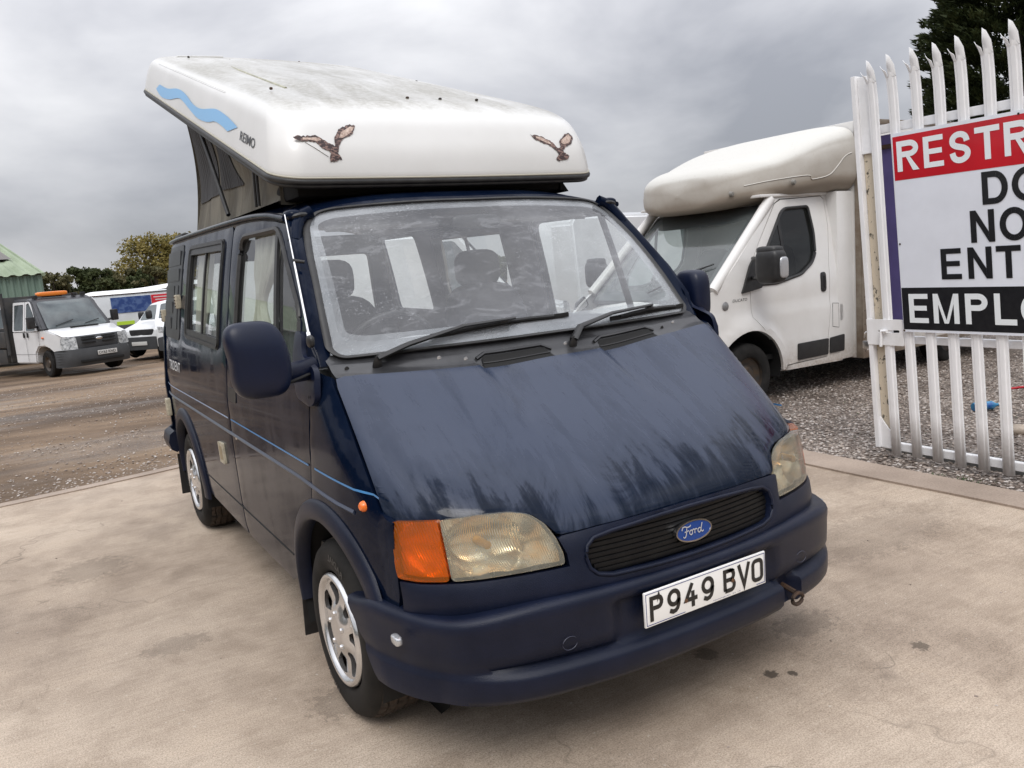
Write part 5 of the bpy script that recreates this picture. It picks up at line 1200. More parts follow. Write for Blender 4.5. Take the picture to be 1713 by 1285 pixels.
def glyph(c, w, h, t):
    q = lambda *p: [list(p)]; r = t/2
    bar = lambda x0, y0, x1, y1: [(x0, y0), (x1, y0), (x1, y1), (x0, y1)]
    st = lambda pl, wd=t: [[(V[f[0]]), (V[f[1]]), (V[f[2]]), (V[f[3]])] for V, F_ in (strokes2d([pl], wd),) for f in F_]
    if c == 'I': return [bar(0, 0, w, h)]
    if c == 'E': return [bar(0, 0, t, h), bar(t, 0, w, t*.92), bar(t, h-t*.92, w, h), bar(t, h/2-t*.40, w*.93, h/2+t*.5)]
    if c == 'L': return [bar(0, 0, t, h), bar(t, 0, w, t)]
    if c == 'T': return [bar(w/2-r, 0, w/2+r, h-t*.95), bar(0, h-t*.95, w, h)]
    if c == 'N': return [bar(0, 0, t, h), bar(w-t, 0, w, h), [(t, h), (t, h-t*1.75), (w-t, 0), (w-t, t*1.75)]]
    if c == 'M': return [bar(0, 0, t*.95, h), bar(w-t*.95, 0, w, h), [(t*.95, h), (t*.95, h-t*1.9), (w/2-r*.8, 0), (w/2, t*.6)], [(w-t*.95, h), (w/2, t*.6), (w/2+r*.8, 0), (w-t*.95, h-t*1.9)], [(w/2-r*.8, 0), (w/2+r*.8, 0), (w/2, t*.6), (w/2, t*.6)]]
    if c in 'OD0':
        if c == 'O': return st([(w/2+(w/2-r)*cos(a), h/2+(h/2-r*.95)*sin(a)) for a in [2*pi*k/32 for k in range(32)]]+[(w-r, h/2)])
        return [bar(0, 0, t, h)]+st([(t, r)]+[(w*.48+(w*.52-r)*cos(a), h/2+(h/2-r)*sin(a)) for a in [radians(-90+180*k/16) for k in range(17)]]+[(t, h-r)])
    if c == 'C': return st([(w/2+(w/2-r)*cos(a), h/2+(h/2-r)*sin(a)) for a in [radians(42+276*k/24) for k in range(25)]])
    if c in 'PR':
        hb = h*.56 if c == 'P' else h*.54; b = [bar(0, 0, t, h)]+st([(t, h-r)]+[(w*.58+(w*.42-r)*cos(a), h-hb/2+(hb/2-r)*sin(a)) for a in [radians(90-180*k/12) for k in range(13)]]+[(t, h-hb+r)])
        if c == 'R': b.append([(w*.42, h-hb), (w*.42+t*.75, h-hb), (w, 0), (w-t*1.22, 0)])
        return b
    if c == 'S':
        p = [(.93, .70), (.86, .86), (.70, .955), (.50, .985), (.28, .955), (.12, .86), (.07, .73), (.13, .62), (.30, .545), (.52, .495), (.74, .445), (.90, .36), (.95, .25), (.88, .12), (.70, .03), (.50, .0), (.28, .03), (.12, .13), (.05, .30)]
        return st([(r+(w-t)*a, r+(h-t)*b) for a, b in smoothpl(p)])
    if c == 'Y': return [bar(w/2-r, 0, w/2+r, h*.42), [(0, h), (w/2-r, h*.42), (w/2+r*.4, h*.42), (t*1.15, h)], [(w, h), (w-t*1.15, h), (w/2-r*.4, h*.42), (w/2+r, h*.42)]]
def letters(word, xs_, ws, z0, hgt, mt, o=.0024, bold=.016):
    for c, x, w_ in zip(word, xs_, ws):
        V = []; Fc = []
        for i, pg in enumerate(glyph(c, w_, hgt, hgt*.185)):
            Fc.append(tuple(range(len(V), len(V)+len(pg)))); V += [sp_(x+a, z0+b, o+(i % 2)*.0003+(.0006 if len(pg) == 4 and c in 'NMYR' and i > 1 else 0)) for a, b in pg]
        mesh('sign_letter', V, Fc, mt, SGN, False)
letters('RESTRICTED', [.318, .500, .663, .825, .994, 1.165, 1.225, 1.395, 1.545, 1.70], [.150, .130, .140, .146, .150, .034, .150, .140, .130, .15], 1.936, .193, SWL)
letters('DO', [.852, 1.024], [.150, .170], 1.672, .193, SK); letters('NOT', [.771, .944, 1.13], [.144, .165, .142], 1.450, .193, SK)
letters('ENTER', [.572, .743, .914, 1.085, 1.245], [.130, .146, .142, .130, .145], 1.231, .192, SK)
letters('EMPLOYEES', [.336, .503, .711, .888, 1.04, 1.21, 1.375, 1.53, 1.68], [.132, .168, .138, .128, .160, .15, .130, .130, .135], .950, .190, SWL)
for d, z in ((.30, 1.47), (.292, .897), (1.08, 2.165), (1.10, 1.77)): lathe('sign_rivet', [(0, .004), (.005, .003), (.007, 0)], sp_(d, z, .003), (-1, 0, 0), DARKM, SGN, n=8)
# padlock
pk = empty('padlock', (0, 0, 0), 0, 'steel padlock hanging beside the gate stile in front of the box van', 'padlock')
c = Vector(G(-.055, .775, .03)); box('padlock_body', c, (.022, .058, .055), M('padlock_steel', (.55, .54, .52), .3, .9, var=.4, vs=40), pk, .006)
tube('shackle', [c+Vector((0, -.019, .025)), c+Vector((0, -.019, .065)), c+Vector((0, -.012, .083)), c+Vector((0, .004, .09)), c+Vector((0, .016, .08)), c+Vector((0, .019, .05))], .0055, CHROME, pk, n=8)
tube('padlock_chain', [c+Vector((0, .004, .088)), c+Vector((.0, -.03, .10)), c+Vector((0, -.06, .10))], .005, DARKM, pk, n=6)
# rubbish and stones in the gravel
bt = empty('plastic_bottle', (0, 0, 0), 0, 'crushed blue plastic bottle lying on the gravel behind the gate', 'bottle')
BLP = M('blue_plastic', (.012, .06, .26), .25, coat=.4, var=.5, vs=20, c2=(.03, .25, .42))
lathe('bottle_body', [(0, -.12), (.035, -.118), (.042, -.10), (.034, -.05), (.043, -.02), (.038, .03), (.041, .06), (.016, .10), (.014, .12), (0, .12)], (5.58, 2.17, gz(5.5, 2.2)+.05), (.9, -.42, .0), BLP, bt, n=16)
lathe('bottle_cap', [(0, .145), (.017, .143), (.017, .12)], (5.58, 2.17, gz(5.5, 2.2)+.05), (.9, -.42, 0), M('cap_white', (.6, .62, .62), .4), bt, n=14)
rk = empty('stone', (0, 0, 0), 0, 'large pale rounded stone lying in the gravel beyond the gate pales', 'stone')
superell('stone_body', (4.83, 1.50, gz(4.85, 1.5)+.035), (.095, .07, .045), M('big_stone', (.42, .35, .28), .7, var=.4, vs=14, bump=.6, bs=40), rk, .8, .85, 20, 14, lambda v: v*(1+.18*noise.noise(v*14)))
ct = tube('red_cord', [(6.6, 2.55, gz(6.6, 2.5)+.01), (6.75, 2.45, gz(6.7, 2.4)+.02), (6.95, 2.36, gz(6.9, 2.3)+.012), (7.2, 2.2, gz(7, 2.2)+.01)], .012, M('red_plastic', (.4, .01, .02), .5)); tag(ct, 'short red plastic strip lying in the gravel at the right edge', 'plastic strip')
kb2 = mesh('concrete_footing', [(3.50, 1.75, -.06), (3.66, 1.75, -.06), (3.66, -2, -.06), (3.50, -2, -.06), (3.50, 1.75, .022), (3.66, 1.75, .022), (3.66, -2, .022), (3.50, -2, .022)], [(0, 1, 2, 3), (4, 7, 6, 5), (0, 4, 5, 1), (1, 5, 6, 2), (2, 6, 7, 3), (3, 7, 4, 0)], M('footing_grey', (.15, .15, .145), .7, var=.3, vs=9), None, False); tag(kb2, kind='structure')

# ================================================================ box van (right)
VW = None
m, t, o = nmat('van_white_dirty'); oc = OC(t); sp = t.nodes.new('ShaderNodeSeparateXYZ'); t.links.new(oc, sp.inputs[0])
low = RAMP(t, MATH(t, 'ADD', sp.outputs[2], MATH(t, 'MULTIPLY', NT(t, 2.5, oc, 6, .7), .5)), ((.50, 1.), (.86, 0.)))
spk = RAMP(t, NT(t, 30, oc, 6, .75), ((.36, .3), (.62, 1.)))
c = MIX(t, MATH(t, 'MULTIPLY', MATH(t, 'MULTIPLY', low, spk), .85), MIX(t, RAMP(t, NT(t, 1.2, oc, 6), ((.35, 0.), (.7, 1.))), (.76, .75, .73), (.63, .61, .58)), (.30, .22, .15))
PRIN(t, o, Base_Color=c, Roughness=.32, Coat_Weight=.35, Coat_Roughness=.08, Normal=BUMP(t, NT(t, 120, oc, 3), .04, .002)); VW = m
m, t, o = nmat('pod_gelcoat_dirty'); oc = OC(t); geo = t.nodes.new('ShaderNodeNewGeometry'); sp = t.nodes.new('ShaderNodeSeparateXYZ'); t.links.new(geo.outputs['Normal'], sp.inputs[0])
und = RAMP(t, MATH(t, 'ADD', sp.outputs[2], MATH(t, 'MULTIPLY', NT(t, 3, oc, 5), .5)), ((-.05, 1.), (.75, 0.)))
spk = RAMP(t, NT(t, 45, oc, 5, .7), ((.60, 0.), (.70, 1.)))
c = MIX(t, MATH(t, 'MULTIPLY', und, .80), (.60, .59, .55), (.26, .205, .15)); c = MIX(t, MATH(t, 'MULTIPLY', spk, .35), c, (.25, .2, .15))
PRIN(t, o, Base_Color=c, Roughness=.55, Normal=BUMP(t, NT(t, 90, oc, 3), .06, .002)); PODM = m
BV = empty('box_van', (4.477, 3.902, -.143), .035, 'white box van with rounded dirty roof pod parked behind the gate', 'box van')
def DS(a, z):
    l = .0+.10*max(0, (.75-z)/.75)**2*.4+.145*max(0, (z-1.22)/.95)**1.35+(.30*((-a-.05)/.9)**2 if a < -.05 else 0)
    l += .012*smooth(.97, 1.02, z)+.0*a
    r = sqrt(a*a+(z-.36)**2); l -= .035*smooth(.62, .50, r)*(1 if z > .35 else 0)
    return (a, l, z)
def dm(fn): return lambda a, z: (lambda p: (p[0], 2.05-p[1], p[2]))(fn(a, z))
dwin = rnd([(.075, 1.262), (.38, 1.66), (.66, 1.985), (.74, 2.025), (1.12, 2.035), (1.145, 1.75), (1.12, 1.52), (1.05, 1.43), (.85, 1.32), (.45, 1.255)], .05)
arch = [(.47*cos(radians(a)), .36+.46*sin(radians(a))) for a in range(0, 186, 9)]
ddoor = [(.50, .40), (1.235, .40), (1.26, .65), (1.30, .90), (1.32, 1.4), (1.40, 1.80), (1.41, 2.10), (1.36, 2.13), (.70, 2.11), (.60, 2.07), (.27, 1.70), (-.02, 1.33), (.04, 1.20), (.05, .95), (.20, .80)]+[(.55*cos(radians(a)), .36+.52*sin(radians(a))) for a in (60, 45, 30, 15, 5)]
dfront = [(-.86, .42), (-.47, .42)]+arch[::-1]+[(.50, .36), (.545, .40)]+[(.555*cos(radians(a)), .36+.525*sin(radians(a))) for a in (8, 15, 30, 45, 60)]+[(.196, .80), (.045, .95), (.035, 1.2), (-.03, 1.325), (.26, 1.70), (.59, 2.075), (.69, 2.118), (1.36, 2.137), (1.415, 2.105), (1.407, 1.80), (1.327, 1.4), (1.307, .90), (1.267, .65), (1.24, .395), (.50, .385), (.49, .34), (1.52, .32), (1.53, 2.17), (.64, 2.165), (.52, 2.09), (.13, 1.72), (-.40, 1.26), (-.86, 1.06)]
for fn, od in ((DS, (0, -1, 0)), (dm(DS), (0, 1, 0))):
    dd = panel('door', inset(ddoor, .002), fn, VW, BV, od, holes=[dwin], step=.06, thick=.03, edge=.002)
    panel('cab_side', dfront, fn, VW, BV, od, step=.06, thick=.03, edge=.002)
    wn = panel('door_window', inset(dwin, .005), fn, DGLASS if od[1] < 0 else CGLASS, dd, od, step=.1, thick=0, off=-.018)
    seal('window_seal', inset(dwin, .008), fn, .018, BLACK, dd); panel('window_divider', [(.60, 1.96), (.64, 1.99), (.645, 1.27), (.61, 1.27)], fn, BLACK, dd, od, step=.1, thick=.01, off=-.012)
    panel('side_moulding', rnd([(.735, .405+.02), (1.245, .425), (1.25, .60), (.735, .60)], .02), fn, BLACK, dd, od, step=.06, thick=.03, off=.016, edge=.004)
    panel('side_moulding', rnd([(1.275, .43), (1.53, .43), (1.53, .615), (1.28, .60)], .02), fn, BLACK, BV, od, step=.06, thick=.03, off=.016, edge=.004)
    hn = panel('door_handle', rnd([(1.155, 1.11), (1.245, 1.11), (1.245, 1.32), (1.155, 1.32)], .04), fn, BLACK, dd, od, step=.03, thick=.02, off=.014, edge=.006)
    panel('handle_grip', rnd([(1.19, 1.15), (1.21, 1.15), (1.21, 1.28), (1.19, 1.28)], .009), fn, BLACKM, hn, od, step=.03, thick=.006, off=.018)
    panel('filler_flap', [(1.335, .72), (1.44, .70), (1.44, .96), (1.34, .97)], fn, VW, BV, od, step=.08, thick=.006, off=.004, edge=.002)
    panel('flap_gap', [(1.330, .715), (1.445, .695), (1.445, .965), (1.335, .975)], fn, BLACKM, BV, od, holes=[[(1.335, .72), (1.44, .70), (1.44, .96), (1.34, .97)]], step=.08, thick=0, off=.002)
    bg_ = lathe('wing_repeater', [(0, .014), (.030, .012), (.045, .0)], Vector(fn(-.30, 1.095))+Vector((0, od[1]*.002, 0)), (0, od[1], 0), M('repeater_grey', (.25, .25, .25), .3, .3), BV, n=18)
    panel('headlight', rnd([(-.84, 1.0), (-.48, 1.12), (-.56, 1.235), (-.74, 1.17)], .03), fn, M('dark_lamp', (.015, .015, .018), .15, coat=.8), BV, od, step=.05, thick=.02, off=.006)
text('wing_lettering', 'DUCATO', lambda u, v: (lambda p: (p[0], p[1]-.004, p[2]))(DS(-.215+u, 1.125+v)), M('dark_print', (.02, .02, .022), .4), BV, bold=.0, width=.20, height=.028, shear=.2)
# windscreen, bonnet, nose
def dws(u, v):
    l = lerp(.17+.10*v, 2.05-.17-.10*v, u); e = (2*u-1)**2; return (lerp(-.58, .50, v)+.11*e*(1-.4*v)+.0, l, lerp(1.175, 2.07, v)+.02*sin(pi*v))
panel('windscreen', rnd([(0, 0), (1, 0), (1, 1), (0, 1)], .04), dws, CGLASS, BV, (-1, 0, 1), step=(.08, .1), thick=0)
panel('windscreen_border', rnd([(-.01, -.03), (1.01, -.03), (1.01, 1.01), (-.01, 1.01)], .05), dws, BLACK, BV, (-1, 0, 1), holes=[rnd([(.035, .10), (.965, .10), (.965, .86), (.84, .80), (.16, .80), (.035, .86)], .06)], step=(.08, .1), thick=0, off=-.004)
def dbon(u, v):
    l = lerp(.20, 1.85, u); e = (2*u-1)**2; a = lerp(-.98, -.555, v)+.16*e; return (a, l, lerp(.86, 1.18, max(v, 0)**.6)-.05*e)
panel('bonnet', rnd([(0, 0), (1, 0), (1, 1), (0, 1)], .05), dbon, VW, BV, (-1, 0, 1), step=(.08, .15), thick=.02)
def dnose(u, v): e = (2*u-1)**2; return (lerp(-1.0, -.97, v)+.30*e*e, lerp(.08, 1.97, u), lerp(.22, .88, v))
panel('front_bumper', rnd([(0, 0), (1, 0), (1, 1), (0, 1)], .05), dnose, BLACK, BV, (-1, 0, 0), step=(.08, .2), thick=.05)
for P0, P1 in (((-.42, .085, 1.25), (.56, .165, 2.12)), ((-.42, 1.965, 1.25), (.56, 1.885, 2.12))):
    tube('windscreen_pillar', [vl(P0, P1, k/6) for k in range(7)], .055, VW, BV, n=10, squash=(1, 1))
wpp = [dws(.42, .06), dws(.30, .16), dws(.16, .27), dws(.05, .33)]
tube('wiper', [Vector(p)+Vector((-.02, 0, .02)) for p in wpp], [.012, .010, .014, .006], BLACK, BV, n=6)
box('cab_roof', (.95, 1.025, 2.155), (1.15, 1.80, .03), VW, BV, .01); box('cab_back', (1.50, 1.025, 1.25), (.03, 1.9, 1.8), M('cab_trim_dark', (.03, .03, .032), .8), BV, 0); box('cab_floor', (.5, 1.02, .5), (1.9, 1.85, .05), BLACKM, BV, 0)
box('dashboard', (-.10, 1.02, 1.10), (.5, 1.75, .16), M('dash_dark', (.06, .065, .07), .6), BV, .05)
tube('steering_wheel', [(.18+.05*sin(a), 1.45+.17*cos(a), 1.28+.16*sin(a)) for a in [2*pi*k/24 for k in range(24)]], .016, BLACK, BV, n=8, closed=True)
superell('steering_boss', (.18, 1.45, 1.28), (.04, .10, .05), BLACK, BV, .7, .7, 12, 8)
for l in (.55, 1.45): superell('seat', (1.1, l, 1.2), (.09, .24, .45), SEAT, BV, .5, .5, 16, 12)
def bwheel(a, l, s):
    wh = bpy.data.objects.new('wheel', None); col.objects.link(wh); wh.parent = BV
    lathe('tyre', [(.20, 0), (.215, .012), (.30, .012), (.335, -.01), (.345, -.04), (.345, -.17), (.33, -.20), (.2, -.2)], (a, l, .345), (0, s, 0), TYRE, wh, n=48, ang=50)
    lathe('rim', [(.2, 0), (.195, -.03), (.12, -.05), (.09, -.02), (0, -.02)], (a, l, .345), (0, s, 0), M('steel_rim_dark', (.05, .05, .052), .5, .5, var=.5, vs=12, c2=(.10, .07, .045)), wh, n=32)
for l, s in ((.03, -1), (2.02, 1)):
    bwheel(0, l, s); bwheel(3.7, l, s)
    grid('wheel_well', lambda u, v, l=l, s=s: (.47*cos(radians(lerp(-10, 190, u))), l-s*lerp(-.01, .34, v), .36+.46*sin(radians(lerp(-10, 190, u)))), 20, 3, BLACKM, BV)
mesh('wheel_well_back', [(-.5, .36, .2), (.5, .36, .2), (.5, .36, .9), (-.5, .36, .9)], [(0, 1, 2, 3)], BLACKM, BV, False)
# mirrors
for s, l0 in ((-1, 0), (1, 2.05)):
    mr = empty('door_mirror'); mr.parent = BV
    superell('mirror_head', (-.02, l0+s*.30, 1.455), (.10, .135, .165), BLACK, mr, .45, .45, 24, 18)
    superell('mirror_cap', (-.02, l0+s*.29, 1.605), (.085, .12, .045), BLACK, mr, .5, .5, 20, 10)
    superell('mirror_indicator', (.0, l0+s*.435, 1.44), (.06, .014, .10), M('clear_lamp', (.55, .56, .58), .12, .6), mr, .5, .5, 14, 10)
    for z in (1.345, 1.535): tube('mirror_arm', [(.07, l0+s*.01, z), (-.04, l0+s*.14, z), (-.06, l0+s*.28, z)], .022, BLACK, mr, n=8)
    panel('mirror_base', rnd([(-.10, 1.20), (.20, 1.235), (.21, 1.42), (.13, 1.545), (.05, 1.46)], .02), DS if s < 0 else dm(DS), BLACK, mr, (0, s, 0), step=.06, thick=.03, off=.022)
# roof pod
PS = [(.095, .02, 2.235, 2.255), (.100, .16, 2.185, 2.305), (.110, .30, 2.135, 2.355), (.13, .47, 2.085, 2.42), (.20, .64, 2.055, 2.485), (.31, .76, 2.05, 2.53), (.46, .86, 2.06, 2.575), (.62, .93, 2.08, 2.595), (.9, 1.02, 2.10, 2.69), (1.2, 1.07, 2.13, 2.79), (1.45, 1.09, 2.13, 2.855), (1.70, 1.095, 2.11, 2.905)]
def pod(u, v):
    a = lerp(.095, 1.70, u**2.2); hw_ = herm(a, [(p[0], p[1]) for p in PS]); zb = herm(a, [(p[0], p[2]) for p in PS]); zt = herm(a, [(p[0], p[3]) for p in PS]); zm, hz_ = (zb+zt)/2, (zt-zb)/2
    th = 2*pi*v; c_, s_ = cos(th), sin(th); e = lerp(.58, .42, smooth(.0, 1.4, a)); l = hw_*math.copysign(abs(c_)**e, c_); z = hz_*math.copysign(abs(s_)**e, s_)
    # pressed shoulder line along the flank
    k = .012*smooth(.02, .05, z-(-.02+.12*smooth(.5, 1.3, a)))*(1 if abs(c_) > .3 else 0); l -= math.copysign(k, l)
    return (a, 1.025+l, zm+z)
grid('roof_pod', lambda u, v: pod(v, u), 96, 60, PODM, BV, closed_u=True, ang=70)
mesh('pod_nose', [pod(0, k/24) for k in range(24)], [list(range(24))], PODM, BV, False)
for a, l, z in ((.75, .02, 2.27), (.20, .36, 2.20)):
    lathe('marker_lamp', [(0, .03), (.02, .028), (.03, .01), (.032, 0)], (a, l, z), (0 if a > 0 else -.7, -1, 0), M('marker_grey', (.20, .19, .17), .35), BV, n=14)
# load box
bm = bmesh.new(); box_bm(bm, (3.62, 1.025, 1.61), (3.80, 2.24, 2.58), .012); frombm('load_box', bm, VW, BV)
box('box_corner_trim', (1.745, -.108, 1.61), (.07, .014, 2.58), M('trim_aluminium_dirty', (.30, .26, .21), .5, .5, var=.5, vs=6, c2=(.20, .15, .11)), BV, .002); box('box_front_trim', (1.712, -.07, 1.61), (.016, .07, 2.57), MATS['trim_aluminium_dirty'], BV, .002)
bm = bmesh.new()
for k in range(17): bmesh.ops.create_uvsphere(bm, u_segments=6, v_segments=4, radius=.007, matrix=Matrix.Translation((1.745, -.115, .40+k*.15)))
frombm('rivets', bm, DARKM, BV)['kind'] = 'stuff'
box('box_skirt', (3.62, -.100, .36), (3.75, .02, .08), MATS['trim_aluminium_dirty'], BV, .002); box('box_top_trim', (3.62, -.100, 2.885), (3.75, .02, .05), MATS['trim_aluminium_dirty'], BV, .002)
box('chassis', (2.6, 1.02, .36), (4.6, 1.2, .14), BLACKM, BV, 0); box('cab_rear_filler', (1.585, 1.02, 1.25), (.29, 2.04, 1.84), VW, BV, .03)

rib_ = [(.30, 2.27), (.55, 2.305), (.95, 2.335), (1.0, 2.30), (1.05, 2.295), (1.25, 2.33), (1.38, 2.42), (1.50, 2.52), (1.62, 2.56)]
def podx(a, z):
    hw_ = herm(a, [(p[0], p[1]) for p in PS]); zb = herm(a, [(p[0], p[2]) for p in PS]); zt = herm(a, [(p[0], p[3]) for p in PS]); zm, hz_ = (zb+zt)/2, (zt-zb)/2; e = lerp(.58, .42, smooth(.0, 1.4, a))
    s_ = min(1, abs(z-zm)/hz_)**(1/e); c_ = sqrt(max(0, 1-s_*s_)); return 1.025-hw_*c_**e
tube('pod_rib', [(a, podx(a, z)-.001, z) for a, z in smoothpl(rib_)], .006, PODM, BV, n=6)
tube('pod_edge_trim', [(a, podx(a, 2.13 if a > .6 else 2.16)-.002, 2.10+.03*smooth(.5, 1.1, a)) for a in [.5+.1*i for i in range(12)]], .008, DARKM, BV, n=6)
# ================================================================ vehicles in the yard
WPN = M('vehicle_white', (.74, .75, .76), .28, coat=.5, var=.12, vs=2); GLB = M('far_glass', (.10, .125, .13), .06, spec=.8, var=.4, vs=2, c2=(.05, .06, .065)); GREYB = M('bumper_grey', (.055, .058, .062), .6, var=.2, vs=5); LAMPC = M('far_headlamp', (.78, .80, .80), .15, .3, var=.5, vs=14, c2=(.22, .23, .24), bump=.6, bs=30)
def coons(P00, P10, P11, P01, bulge=(0, 0, 0)):
    def f(u, v):
        a = Vector(P00).lerp(Vector(P10), u); b = Vector(P01).lerp(Vector(P11), u); return tuple(a.lerp(b, v)+Vector(bulge)*max(0, 16*u*(1-u)*v*(1-v))**.6)
    return f
def quad(name, pts, mat, parent, n=8, bulge=(0, 0, 0), thick=.02, out=(0, -1, 0), r=.04, label=None):
    return panel(name, rnd([(0, 0), (1, 0), (1, 1), (0, 1)], r), coons(*pts, bulge), mat, parent, out, step=(1/n, 1/n), thick=thick, label=label)
# --- white crew cab tipper. local x across (image right), y back, z up
TP = empty('tipper_truck', (-.549, 22.371, -.476), .46, 'white crew cab tipper truck with orange roof beacon and dark grille', 'tipper truck')
def sec(pts, x0, x1, mat, nm, bev=.02, taperx=None):
    bm = bmesh.new(); fx = lambda y: .80 if y < -.6 else (.93 if y < -.4 else 1)
    L = [bm.verts.new((x0*fx(y) if not taperx else x0*taperx(z), y, z)) for y, z in pts]; R = [bm.verts.new((x1*fx(y) if not taperx else x1*taperx(z), y, z)) for y, z in pts]; n = len(pts)
    bm.faces.new(L[::-1]); bm.faces.new(R)
    for i in range(n): bm.faces.new((L[i], L[(i+1) % n], R[(i+1) % n], R[i]))
    bmesh.ops.recalc_face_normals(bm, faces=bm.faces)
    if bev: bmesh.ops.bevel(bm, geom=bm.edges[:], offset=bev, segments=3, affect='EDGES')
    return frombm(nm, bm, mat, TP_[0], ang=35)
TP_ = [TP]
tt = lambda z: 1-.13*max(0, (z-1.05)/.95)
# lower cab (to the waist) and upper cab (pillars, roof)
sec([(-.80, .62), (-.76, 1.00), (-.10, 1.20), (1.45, 1.20), (1.45, .36), (.45, .36), (.42, .62), (.25, .78), (-.05, .80), (-.28, .74), (-.42, .55), (-.45, .45), (-.78, .45)], -.96, .96, WPN, 'cab_body', .03)
ub = [(.0, 1.205), (.55, 1.93), (.75, 2.02), (1.45, 2.03), (1.45, 1.205)]
sec(ub, -.955, .955, M('cab_upper_dark', (.05, .052, .058), .4, var=.3, vs=6), 'cab_upper', .035, lambda z: 1-.15*((z-1.2)/.83))
quad('windscreen', [(-.80, -.035, 1.22), (.80, -.035, 1.22), (.70, .535, 1.93), (-.70, .535, 1.93)], GLB, TP, bulge=(0, -.05, .03), out=(0, -1, .6), r=.08)
quad('bonnet', [(-.84, -.775, 1.00), (.84, -.775, 1.00), (.86, -.06, 1.215), (-.86, -.06, 1.215)], WPN, TP, bulge=(0, 0, .045), out=(0, -.3, 1), r=.1)
box('bonnet_vent', (.05, -.22, 1.225), (.75, .05, .03), BLACKM, TP, .005, Matrix.Rotation(.25, 4, 'X'))
quad('grille_panel', [(-.52, -.83, .66), (.52, -.83, .66), (.60, -.79, 1.00), (-.60, -.79, 1.00)], GREYB, TP, bulge=(0, -.05, 0), r=.05)
for z in (.82, .90, .96): 
    for x in (-.27, .27): box('grille_slot', (x, -.885+.02*(z-.8)/.1, z), (.36, .03, .022), BLACKM, TP, 0)
superell('badge', (0, -.90, .90), (.09, .012, .035), CHROME, TP, .9, .9, 18, 8)
# bumper: grey, wraps round the corners
def tb(u, v):
    x = -1+2*u; e = abs(x)**4; z = lerp(.24, .68, v); return (x*.985, -.90+.42*e*e*.9+.05*x*x-.04*sin(pi*v), z)
panel('bumper', rnd([(0, 0), (1, 0), (1, 1), (0, 1)], .05), tb, GREYB, TP, (0, -1, 0), step=(.04, .15), thick=.10)
box('lower_intake', (0, -.945, .36), (1.15, .03, .07), BLACKM, TP, .01)
for s in (-1, 1):
    hl = panel('headlight', rnd([(.56, .67), (.90, .68), (.875, .98), (.80, 1.02), (.56, .98)], .05), lambda u, v, s=s: (s*u, -.855+.30*abs(u)**7+.04*u*u+.12*(v-.67), v), LAMPC, TP, (s*.3, -1, .1), step=.05, thick=.03, off=.02)
    mr = empty('door_mirror'); mr.parent = TP; box('mirror_head', (s*1.12, .12, 1.42), (.18, .12, .30), BLACK, mr, .03); tube('mirror_arm', [(s*.93, .2, 1.30), (s*1.08, .14, 1.33)], .03, BLACK, mr)
    # door glass and shut lines
    k = lambda z: s*(.962-.145*max(0, (z-1.2)/.83))
    def side(a, z, s=s): return (s*(.966-.145*max(0., (z-1.2)/.83)), a, z)
    panel('front_door_window', rnd([(.30, 1.215), (.72, 1.215), (.72, 1.86), (.62, 1.90), (.40, 1.60)], .03), side, GLB, TP, (s, 0, 0), step=.1, thick=.01, off=.006)
    panel('rear_door_window', rnd([(.90, 1.235), (1.32, 1.235), (1.32, 1.86), (.90, 1.87)], .03), side, GLB, TP, (s, 0, 0), step=.1, thick=.01, off=.010)
    panel('door_frame', rnd([(.80, 1.20), (1.40, 1.20), (1.40, 1.95), (.80, 1.95)], .03), side, WPN, TP, (s, 0, 0), holes=[rnd([(.88, 1.225), (1.34, 1.225), (1.34, 1.88), (.88, 1.89)], .03)], step=.1, thick=.01, off=.008)
    panel('door_frame', rnd([(.17, 1.20), (.79, 1.20), (.79, 1.95), (.60, 1.95), (.50, 1.85)], .03), side, WPN, TP, (s, 0, 0), holes=[rnd([(.285, 1.212), (.735, 1.212), (.735, 1.88), (.62, 1.925), (.38, 1.62)], .03)], step=.1, thick=.01, off=.007)
    for pl_ in ([(.795, .42), (.805, .42), (.805, 1.95), (.795, 1.95)], [(.17, .70), (.18, .70), (.14, 1.2), (.13, 1.2)]): panel('shut_line', pl_, side, BLACKM, TP, (s, 0, 0), step=.2, thick=0, off=.008)
    panel('shut_line', [(.20, .60), (1.40, .60), (1.40, .607), (.20, .607)], side, MATS['bumper_grey'], TP, (s, 0, 0), step=.2, thick=0, off=.005)
    for a in (.70, 1.30): box('door_handle', (s*.975, a-.02 if a < 1 else .86, 1.10), (.03, .04, .13), BLACK, TP, .01)
    superell('side_repeater', (s*.975, -.02, 1.02), (.02, .05, .022), M('amber_plastic', (.85, .17, .01), .3), TP, .8, .8, 12, 8)
    for yy in (0, 3.3):
        wh = bpy.data.objects.new('wheel', None); col.objects.link(wh); wh.parent = TP
        lathe('tyre', [(.19, .02), (.30, .03), (.34, -.0), (.345, -.17), (.3, -.2), (.19, -.2)], (s*.90, yy, .345), (s, .0 if yy else .12, 0), TYRE, wh, n=32); lathe('rim', [(.19, .02), (.12, -.03), (.10, .02), (0, .02)], (s*.90, yy, .345), (s, .0 if yy else .12, 0), MATS['steel_rim_dark'], wh, n=24)
for u, v in (((-.60, .05), (-.10, .20)), ((.18, .04), (.60, .15))):
    f = coons((-.80, -.035, 1.22), (.80, -.035, 1.22), (.70, .535, 1.93), (-.70, .535, 1.93), (0, -.05, .03)); tube('wiper', [Vector(f((a+.8)/1.6, b))+Vector((0, -.035, .03)) for a, b in (u, v)], .012, BLACK, TP)
pl2 = box('number_plate', (.13, -.965, .53), (.52, .012, .111), M('plate_far', (.62, .62, .60), .5), TP, .003)
